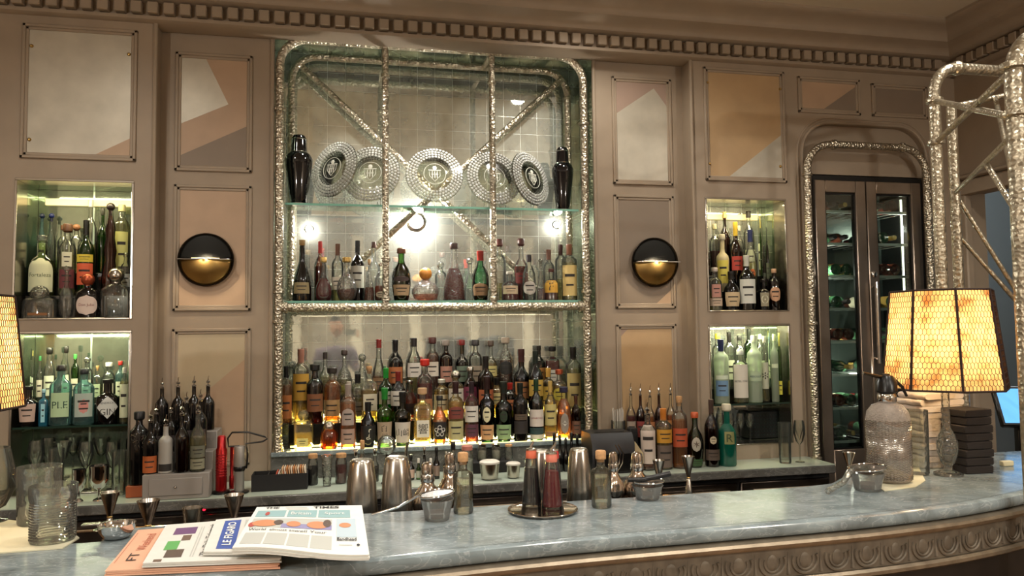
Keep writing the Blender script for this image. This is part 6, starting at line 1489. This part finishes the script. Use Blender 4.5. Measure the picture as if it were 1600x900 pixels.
# towels
c = onz(1478, 735, ZC); cx, cy = c.x+.035, c.y+.11
zt_ = at(1480, 612, cy).z-ZC; n = 12; hh = zt_/n
for i in range(n):
    m = MB(); w1 = .085+RC.uniform(-.008, .008); w2 = .07; N_ = 10
    prof = []
    for q in range(9):
        a = -pi/2+pi*q/8; prof.append((w1+hh*.45*cos(a), hh*.5+hh*.47*sin(a)))
    prof = prof+[(-x, z) for x, z in prof[::-1]]
    pts = []; rings = []
    for yk in range(7):
        y_ = -w2+2*w2*yk/6; rings.append([(x*(1+.02*sin(yk*1.7+i)), y_+.004*sin(x*60+i*2), max(0.0003, z+.0012*sin(yk*2.2+i+x*40))) for x, z in prof])
    vs = [p for r_ in rings for p in r_]; L_ = len(prof); fs = [(a*L_+b, a*L_+(b+1) % L_, (a+1)*L_+(b+1) % L_, (a+1)*L_+b) for a in range(6) for b in range(L_)]
    fs += [tuple(range(L_))[::-1], tuple(6*L_+k for k in range(L_))]
    m.add(vs, fs)
    o = obj('folded_towel', m, mat('towel_white', 'd2c4b6', .9, bump=.3, bscale=90), None, (cx+RC.uniform(-.006, .006), cy, ZC+.0006+i*hh), (0, 0, RC.uniform(-.12, .12)))
    tag(o, 'folded white hand towel, %s from the bottom of the stack behind the lamp' % ('first', 'second', 'third', 'fourth', 'fifth', 'sixth', 'seventh', 'eighth', 'ninth', 'tenth', 'eleventh', 'twelfth')[i], 'towel', 'white towels stacked by the lamp')
c = onz(1533, 742, ZC); cx2, cy2 = c.x+.015, c.y+.075
zt_ = at(1530, 636, cy2).z-ZC; n = 8; hh = zt_/n
for i in range(n):
    m = MB(); w_ = .058+.003*(i % 3); m.box(-w_, w_, -.06, .06, 0, hh*.93, .003)
    for q in range(3): m.box(-w_-.0006, w_+.0006, -.0605, .0605, hh*(.2+.22*q), hh*(.24+.22*q))
    o = obj('napkin_bundle', m, mat('napkin_black', '241c17', .85), None, (cx2, cy2, ZC+.0006+i*hh), (0, 0, RC.uniform(-.05, .05)))
    tag(o, 'bundle of dark brown cocktail napkins, %s from the bottom of the dark stack' % ('first', 'second', 'third', 'fourth', 'fifth', 'sixth', 'seventh', 'topmost')[i], 'napkins', 'dark napkin bundles stacked by the towels')
t = thing('small_tag_holder', 'small pale block on the counter beyond the dark napkin stack', 'block', (onz(1573, 728, ZC).x, onz(1573, 728, ZC).y, ZC+.0005)); obj('block', MB().box(-.025, .025, -.012, .012, 0, .02, .003), CREAM, t)
# till with a lit blue screen behind the counter end
p = dpt(1606, 634, 3.7)
t = thing('point_of_sale_screen', 'black till with a glowing light blue screen beyond the napkin stack', 'screen', (p.x, p.y, 0))
Rm = Matrix.Translation((0, 0, p.z)) @ Matrix.Rotation(radians(-20), 4, 'Z') @ Matrix.Rotation(radians(-28), 4, 'X')
m = MB(); m.box(-.14, .14, 0, .03, -.105, .105, .006); m.xform(Rm); obj('monitor', m, BLACK, t)
m = MB(); m.box(-.125, .125, -.002, -.0005, -.09, .09); m.xform(Rm); obj('display', m, mat('blue_display', '5aa0e0', .3, emit='66b8ff', estr=.8), t, smooth=False)
m = MB(); m.box(-.03, .03, .03, .06, .9, p.z-.02, .004); m.box(-.14, .14, -.1, .14, .90, .93, .006); obj('stand', m, BLACK, t)
t = thing('side_station', 'dark service station standing under the till beyond the bar end', 'cabinet', (p.x+.1, p.y+.05, 0)); obj('body', MB().box(-.5, .5, -.22, .3, .0, .87, .008), DARKWOOD, t); obj('worktop', MB().box(-.52, .52, -.24, .3, .8705, .899, .006), MARBD, t)
# tube tower on the bar end -----------------------------------------------
A1 = dpt(1466, 300, 3.18); B1 = dpt(1492, 300, 3.42); C1_ = dpt(1590, 250, 2.46)
A1z = dpt(1470, 100, 3.18).z; Cz = dpt(1590, 62, 2.5).z
tw = thing('tube_gantry', 'hammered silver tube gantry with thin braces rising behind the lamp', 'frame')
def post_arch(pa, pb_, za, zb_, r_=.12, zbot_a=ZC+.0015, zbot_b=0.0):
    d = Vector((pb_[0]-pa[0], pb_[1]-pa[1], 0)); l = d.length; d.normalize(); pts = [Vector((pa[0], pa[1], zbot_a))]
    for i in range(7): a = pi/2*i/6; pts.append(Vector((pa[0], pa[1], za-r_))+d*(r_-r_*cos(a))+Vector((0, 0, r_*sin(a))))
    q = Vector((pa[0], pa[1], 0))+d*(l-r_)
    pts.append(Vector((q.x, q.y, zb_)))
    for i in range(1, 7): a = pi/2*i/6; pts.append(Vector((q.x, q.y, zb_-r_))+d*(r_*sin(a))+Vector((0, 0, r_*cos(a))))
    pts.append(Vector((pb_[0], pb_[1], zbot_b))); return pts
E1 = Vector((3.24, -1.545, A1z))
def arch_to(pa, pe, z, r_, z0a, z0e):
    d = Vector((pe[0]-pa[0], pe[1]-pa[1], 0)); l = d.length; d.normalize(); P0 = Vector((pa[0], pa[1], 0)); pts = [P0+Vector((0, 0, z0a))]
    for i in range(8): a = pi/2*i/7; pts.append(P0+Vector((0, 0, z-r_))+d*(r_-r_*cos(a))+Vector((0, 0, r_*sin(a))))
    for i in range(8): a = pi/2*i/7; pts.append(P0+Vector((0, 0, z-r_))+d*(l-r_+r_*sin(a))+Vector((0, 0, r_*cos(a))))
    pts.append(P0+d*l+Vector((0, 0, z0e))); return pts
m = MB(); m.tube(arch_to(A1, E1, A1z, .12, ZC+.0015, .002), .0235, 14)
for px_, py_ in ((1459, 155), (1461, 222)): flange(m, (A1.x, A1.y, dpt(px_, py_, 3.18).z), .0255)
dd = Vector((E1.x-A1.x, E1.y-A1.y, 0)).normalized(); q_ = Vector((A1.x, A1.y, A1z))+dd*.12; m.ball(q_, .031, 12, 8)
obj('front_arch', m, GTUBE, tw)
m = MB(); m.tube([(B1.x, B1.y, 0.0015), (B1.x, B1.y, dpt(1488, 165, 3.42).z)], .022, 14); obj('rear_post', m, GTUBE, tw)
D1 = Vector((C1_.x, C1_.y, 0))+Vector((E1.x-A1.x, E1.y-A1.y, 0))
m = MB(); m.tube(arch_to(C1_, D1, dpt(1600, 48, 2.5).z, .16, 0.0015, .0015), .0285, 14)
for py_ in (107, 182): flange(m, (C1_.x, C1_.y, dpt(1590, py_, 2.5).z), .031)
obj('near_arch', m, GTUBE, tw)
def brace(a, b, r_=.011): obj('brace', MB().tube([a, b], r_, 10), GTUBE, tw)
def on_post(P, z): return (P.x, P.y, z)
brace(on_post(A1, dpt(1460, 155, 3.18).z), on_post(C1_, dpt(1590, 188, 2.5).z), .012)
brace(on_post(A1, dpt(1460, 222, 3.18).z), on_post(C1_, dpt(1590, 112, 2.5).z), .012)
cz = lambda py_: on_post(C1_, dpt(1594, py_, 2.46).z)
def mid(a, b, t): return tuple(Vector(a).lerp(Vector(b), t))
bt, et = on_post(B1, dpt(1488, 165, 3.42).z), on_post(E1, A1z)
brace(bt, et, .013); brace(mid(bt, et, .32), cz(325), .010)
b4, c4 = on_post(B1, dpt(1495, 302, 3.42).z), cz(205)
brace(b4, c4, .010); brace(mid(b4, c4, .58), cz(342), .010)
brace(b4, on_post(E1, ZC+.05), .010); brace(on_post(B1, dpt(1494, 365, 3.42).z), on_post(E1, ZC+.2), .010)

# ================================================================== WALL SCONCES
def sconce(px, py, rpx, lab):
    p = at(px, py, -.02); r = rpx*mpp(p)
    t = thing('wall_sconce', lab, 'wall lamp', (p.x, -.0135, p.z), radians(0))
    X = Matrix.Rotation(pi/2, 4, 'X')
    m = MB(); m.lathe([(r*.9, 0), (r*1.0, .004), (r*1.02, .014), (r*.99, .02), (r*.96, .014), (r*.93, .006), (.0001, .003)], 48); m.xform(X); obj('back_dish', m, mat('dark_bronze', '2a221a', .35, .8), t)
    # upper half: dark bowl; lower half: brass bowl with an open slot between them
    def half(sgn, depth, name, mt):
        m = MB(); vs = []; fs = []; na, nb = 24, 10
        for j in range(nb+1):
            v = j/nb
            for i in range(na+1):
                a = pi*i/na; rr = r*.95*v
                x, z = rr*cos(a), rr*sin(a)*sgn; y = -depth*(1-v*v)-.012
                vs.append((x, y, z+.004*sgn))
        for j in range(nb):
            for i in range(na): q = j*(na+1)+i; fs.append((q, q+1, q+na+2, q+na+1))
        m.add(vs, fs)
        o = obj(name, m, mt, t); md = o.modifiers.new('thick', 'SOLIDIFY'); md.thickness = .003; return o
    half(1, .012, 'upper_half', mat('dark_bronze_face', '15140f', .5, .6)); half(-1, .062, 'brass_bowl', BRASS)
    m = MB(); m.box(-r*.93, r*.93, -.075, -.02, -.0045, .0015, .002); obj('edge_lip', m, CHROME, t)
    obj('lamp_strip', MB().box(-r*.5, r*.5, -.03, -.016, .003, .008), mat('sconce_glow', 'ffe8c0', .5, emit='ffdca0', estr=3), t)
    light('sconce_light', 'SPOT', (p.x, -.115, p.z+.012), 3.2, (1, .84, .6), .01, (p.x, -.04, p.z-.06), 120)
sconce(322, 406, 41, 'round brass and black wall sconce near the tequila recess')
sconce(1023, 410, 38, 'round brass and black wall sconce near the vodka recess')
# downlight fixtures
for i, (x, y) in enumerate(DOWN):
    t = thing('ceiling_downlight', 'small recessed ceiling downlight, %s' % ('over the newspaper end of the bar', 'over the middle of the back bar', 'over the fridge end of the bar', 'behind the viewer at the newspaper side', 'behind the viewer in the middle', 'behind the viewer at the doorway side', 'deep in the room in the middle', 'deep in the room at the doorway side', 'deep in the room at the far side')[i], 'ceiling light', (x, y, ZCEIL-.0005), 0, 'recessed ceiling downlights')
    obj('trim_ring', MB().lathe([(.055, 0), (.058, -.004), (.045, -.006), (.042, 0)], 28), WHITE, t); obj('lens', MB().lathe([(.04, -.002), (.0001, -.003)], 24), mat('downlight_lens', 'ffffff', .3, emit='ffe2b8', estr=20), t)
for x, y, wh in ((-2.3, -5.0, 'newspaper side'), (3.2, -5.3, 'doorway side')):  # bodies for the added globe lights, out of view behind the camera
    t = thing('fill_globe', 'added opal fill globe hanging behind the viewer at the %s' % wh, 'ceiling light', (x, y, ZCEIL-.0005), 0, 'added fill globes')
    obj('globe', MB().ball((0, 0, -1.05), .11, 24, 14), mat('opal_globe', 'ffffff', .4, emit='ffe0b8', estr=4), t); obj('rod', MB().tube([(0, 0, 0), (0, 0, -.94)], .006, 8), BRASS, t)
# room behind the viewer (seen in the mirrors)
def chair(x, y, rz, lab):
    t = thing('armchair', lab, 'chair', (x, y, 0), rz); m_ = mat('charcoal_leather', '26262c', .45)
    obj('seat', MB().box(-.28, .28, -.26, .28, .3, .45, .03), m_, t); obj('backrest', MB().box(-.3, .3, .26, .36, .28, 1.58, .04), m_, t)
    for s in (-1, 1): obj('armrest', MB().box(s*.33-.045, s*.33+.045, -.26, .3, .28, .64, .02), m_, t)
    for sx in (-1, 1):
        for sy in (-1, 1): obj('leg', MB().lathe([(.014, 0), (.022, .2995)], 10, (sx*.25, sy*.22, 0)), DARKWOOD, t)
chair(1.25, -5.3, pi+.2, 'high-backed charcoal armchair in the room behind the viewer, nearer the person'); chair(2.15, -5.6, pi-.3, 'high-backed charcoal armchair in the room behind the viewer, nearer the doorway')
# puck lights under the top glass shelf
for i, (px, py, wt, lab) in enumerate(((651, 345, 34., 'bright round lamp under the top glass shelf behind the middle crystal plate'), (482, 356, 2.5, 'small bright lamp under the top glass shelf above the embossed conical bottle'), (872, 350, 2.5, 'small bright lamp under the top glass shelf beside the fridge-end tube'))):
    p = at(px, py, .30); r = .045 if i == 0 else .02
    t = thing('puck_light', lab, 'lamp', (p.x, .3485, p.z), 0, 'lamps on the mirror under the top shelf')
    obj('housing', MB().lathe([(r*1.2, 0), (r*1.2, .012), (r, .016)], 24).xform(Matrix.Rotation(pi/2, 4, 'X')), CHROME, t)
    obj('lens', MB().lathe([(r*.95, .0155), (r*.8, .022), (.0001, .026)], 24).xform(Matrix.Rotation(pi/2, 4, 'X')), mat('puck_glow', 'ffffff', .3, emit='fff2dc', estr=25), t)
    light('puck_glow_light', 'POINT', (p.x, .275, p.z), wt, (1, .95, .86), .02)

# ================================================================== THE PERSON TAKING THE PICTURE (seen only in the mirror)
def skin_mesh(pts, edges, rad, root=0, sub=2):
    me = bpy.data.meshes.new('s'); me.from_pydata(pts, edges, []); o = bpy.data.objects.new('s', me); COL.objects.link(o)
    o.modifiers.new('sk', 'SKIN'); sm = o.modifiers.new('su', 'SUBSURF'); sm.levels = sub
    for i, r in enumerate(rad):
        v = me.skin_vertices[0].data[i]; v.radius = r if isinstance(r, tuple) else (r, r); v.use_root = (i == root)
    dg = bpy.context.evaluated_depsgraph_get(); e = o.evaluated_get(dg).to_mesh()
    m = MB(); m.add([tuple(v.co) for v in e.vertices], [tuple(p.vertices) for p in e.polygons])
    bpy.data.objects.remove(o); return m
SKINM = mat('skin', 'b98468', .55)
PX, PY = -.17, -4.55
t = thing('person', 'person in a purple-grey shirt holding up a phone, mirrored in the tiles above the whisky', 'person', (PX, PY, 0))
def rel(*a): return [(x-PX, y-PY, z) for x, y, z in a]
J = rel((PX, PY, .98), (PX, PY, 1.2), (PX, PY, 1.40), (PX, PY+.01, 1.52), (PX, PY+.02, 1.62),     # 0-4 pelvis, waist, chest, neck base, neck top
        (PX+.18, PY, 1.43), (PX+.25, PY+.08, 1.20), (.125, -4.33, 1.44), (.108, -4.30, 1.57), (.098, -4.29, 1.62),   # 5-9 right shoulder, elbow, forearm, wrist, palm
        (PX-.18, PY, 1.43), (PX-.235, PY-.02, 1.15), (PX-.235, PY+.05, .93), (PX-.232, PY+.08, .84),                  # 10-13 left arm
        (PX+.095, PY, .92), (PX+.105, PY+.01, .5), (PX+.11, PY-.01, .09), (PX+.115, PY+.14, .035),
        (PX-.095, PY, .92), (PX-.105, PY+.01, .5), (PX-.11, PY-.01, .09), (PX-.115, PY+.14, .035))
Ed = [(0, 1), (1, 2), (2, 3), (3, 4), (2, 5), (5, 6), (6, 7), (7, 8), (8, 9), (2, 10), (10, 11), (11, 12), (12, 13), (0, 14), (14, 15), (15, 16), (16, 17), (0, 18), (18, 19), (19, 20), (20, 21)]
Rd = [(.15, .11), (.14, .1), (.16, .11), .07, .055, .065, .045, .036, .027, .03, .065, .045, .034, .03, .085, .055, .038, .03, .085, .055, .038, .03]
b = skin_mesh(J, Ed, Rd)
hc = Vector((0, .03, 1.735)); hd_ = MB(); ns, nr_ = 28, 20; vs = []
for j in range(nr_+1):
    for i in range(ns):
        th = pi*j/nr_; ph = 2*pi*i/ns; x, y, z = sin(th)*cos(ph), sin(th)*sin(ph), cos(th)
        X, Y_, Z = x*.078, y*.098, z*.118
        if z < -.1: X *= 1-.32*(-z-.1); Y_ *= 1-.12*(-z)
        f_ = max(0, y)**6
        Y_ += .022*math.exp(-((x*3.42)**2+((z+.12)*4)**2))*(y > 0)            # nose
        Y_ -= .008*(math.exp(-(((abs(x)-.4)*5)**2+((z-.05)*7)**2)))*(y > 0)   # eye sockets
        Y_ += .006*math.exp(-((x*2.2)**2+((z+.5)*8)**2))*(y > 0)            # lips
        Y_ += .008*math.exp(-((x*2)**2+((z+.85)*5)**2))*(y > 0)             # chin
        X += .014*math.exp(-((y*5)**2+((z+.02)*4.5)**2))*(1 if x > 0 else -1)*(abs(x) > .8)   # ears
        vs.append(hc+Vector((X, Y_, Z)))
fs = [(j*ns+i, j*ns+(i+1) % ns, (j+1)*ns+(i+1) % ns, (j+1)*ns+i) for j in range(nr_) for i in range(ns)]
b.add(vs, fs)
def hand(bm_, wrist, palm, fingers, rr=.0085):
    for pts in fingers:
        n = len(pts); q = skin_mesh([tuple(p) for p in pts], [(i, i+1) for i in range(n-1)], [rr*(1.15-.1*i) for i in range(n)], 0, 1); bm_.add(q.v, q.f)
pr = lambda x, y, z: Vector((x-PX, y-PY, z))
hand(b, None, None, [[pr(.098, -4.292, 1.625), pr(.10, -4.285, 1.655+.022*i), pr(.088, -4.266, 1.66+.024*i), pr(.068-.003*(i % 2), -4.264, 1.662+.024*i)] for i in range(-1, 3)]+[[pr(.095, -4.30, 1.61), pr(.082, -4.305, 1.64), pr(.06, -4.296, 1.655), pr(.045, -4.292, 1.66)]])
lw = pr(PX-.232, PY+.08, .84)
hand(b, None, None, [[lw+Vector((0, .03*(i-1.5)*.55, -.02)), lw+Vector((.0, .02*(i-1.5), -.06)), lw+Vector((.01, .021*(i-1.5)+.002, -.09-.004*(i in (1, 2)))), lw+Vector((.022, .021*(i-1.5), -.112-.008*(i in (1, 2))))] for i in range(4)]+[[lw+Vector((.0, .03, .0)), lw+Vector((.015, .045, -.03)), lw+Vector((.022, .045, -.055))]])
ob = obj('body', b, SKINM, t)
md = ob.modifiers.new('fuse', 'REMESH'); md.mode = 'VOXEL'; md.voxel_size = .0055; md.use_smooth_shade = True
sidx = [0, 1, 2, 3, 5, 6, 10, 11]; J2 = [J[i] for i in (0, 1, 2, 3, 5, 6, 10, 11)]+[tuple(Vector(J[6]).lerp(Vector(J[7]), .25)), tuple(Vector(J[11]).lerp(Vector(J[12]), .3))]
obj('shirt', skin_mesh(J2, [(0, 1), (1, 2), (2, 3), (2, 4), (4, 5), (5, 8), (2, 6), (6, 7), (7, 9)], [(.165, .125), (.155, .115), (.178, .128), .074, .082, .062, .082, .062, .052, .052]), mat('purple_grey_shirt', '55405c', .8), t)
J3 = [J[0], J[14], J[15], J[16], J[18], J[19], J[20]]
obj('trousers', skin_mesh(J3, [(0, 1), (1, 2), (2, 3), (0, 4), (4, 5), (5, 6)], [(.16, .122), .098, .07, .055, .098, .07, .055]), mat('dark_trousers', '1e2028', .8), t)
m = MB()
for j in range(9):
    for i in range(28):
        th = pi*.52*j/8; ph = 2*pi*i/28; y = sin(ph); k_ = 1.06; zc_ = cos(th)
        lim = 1.0 if y < .3 else .62
        th2 = th*lim; m.v.append(tuple(hc+Vector((sin(th2)*cos(ph)*.083, sin(th2)*sin(ph)*.104-.004, cos(th2)*.124))))
m.f = [(j*28+i, j*28+(i+1) % 28, (j+1)*28+(i+1) % 28, (j+1)*28+i) for j in range(8) for i in range(28)]; m.m = [0]*len(m.f)
obj('hair', m, mat('short_dark_hair', '2a2220', .8), t)
ph = thing('phone', 'slim smartphone held up by the mirrored person', 'phone', (.0, -4.276, 1.68))
obj('case', MB().box(-.085, .068, -.004, .004, -.04, .04, .003), mat('phone_grey', '7a7468', .3, .5), ph); obj('screen', MB().box(-.08, .063, -.0048, -.0041, -.036, .036), mat('phone_screen', '30343a', .2, emit='c8c0a8', estr=.5), ph, smooth=False)
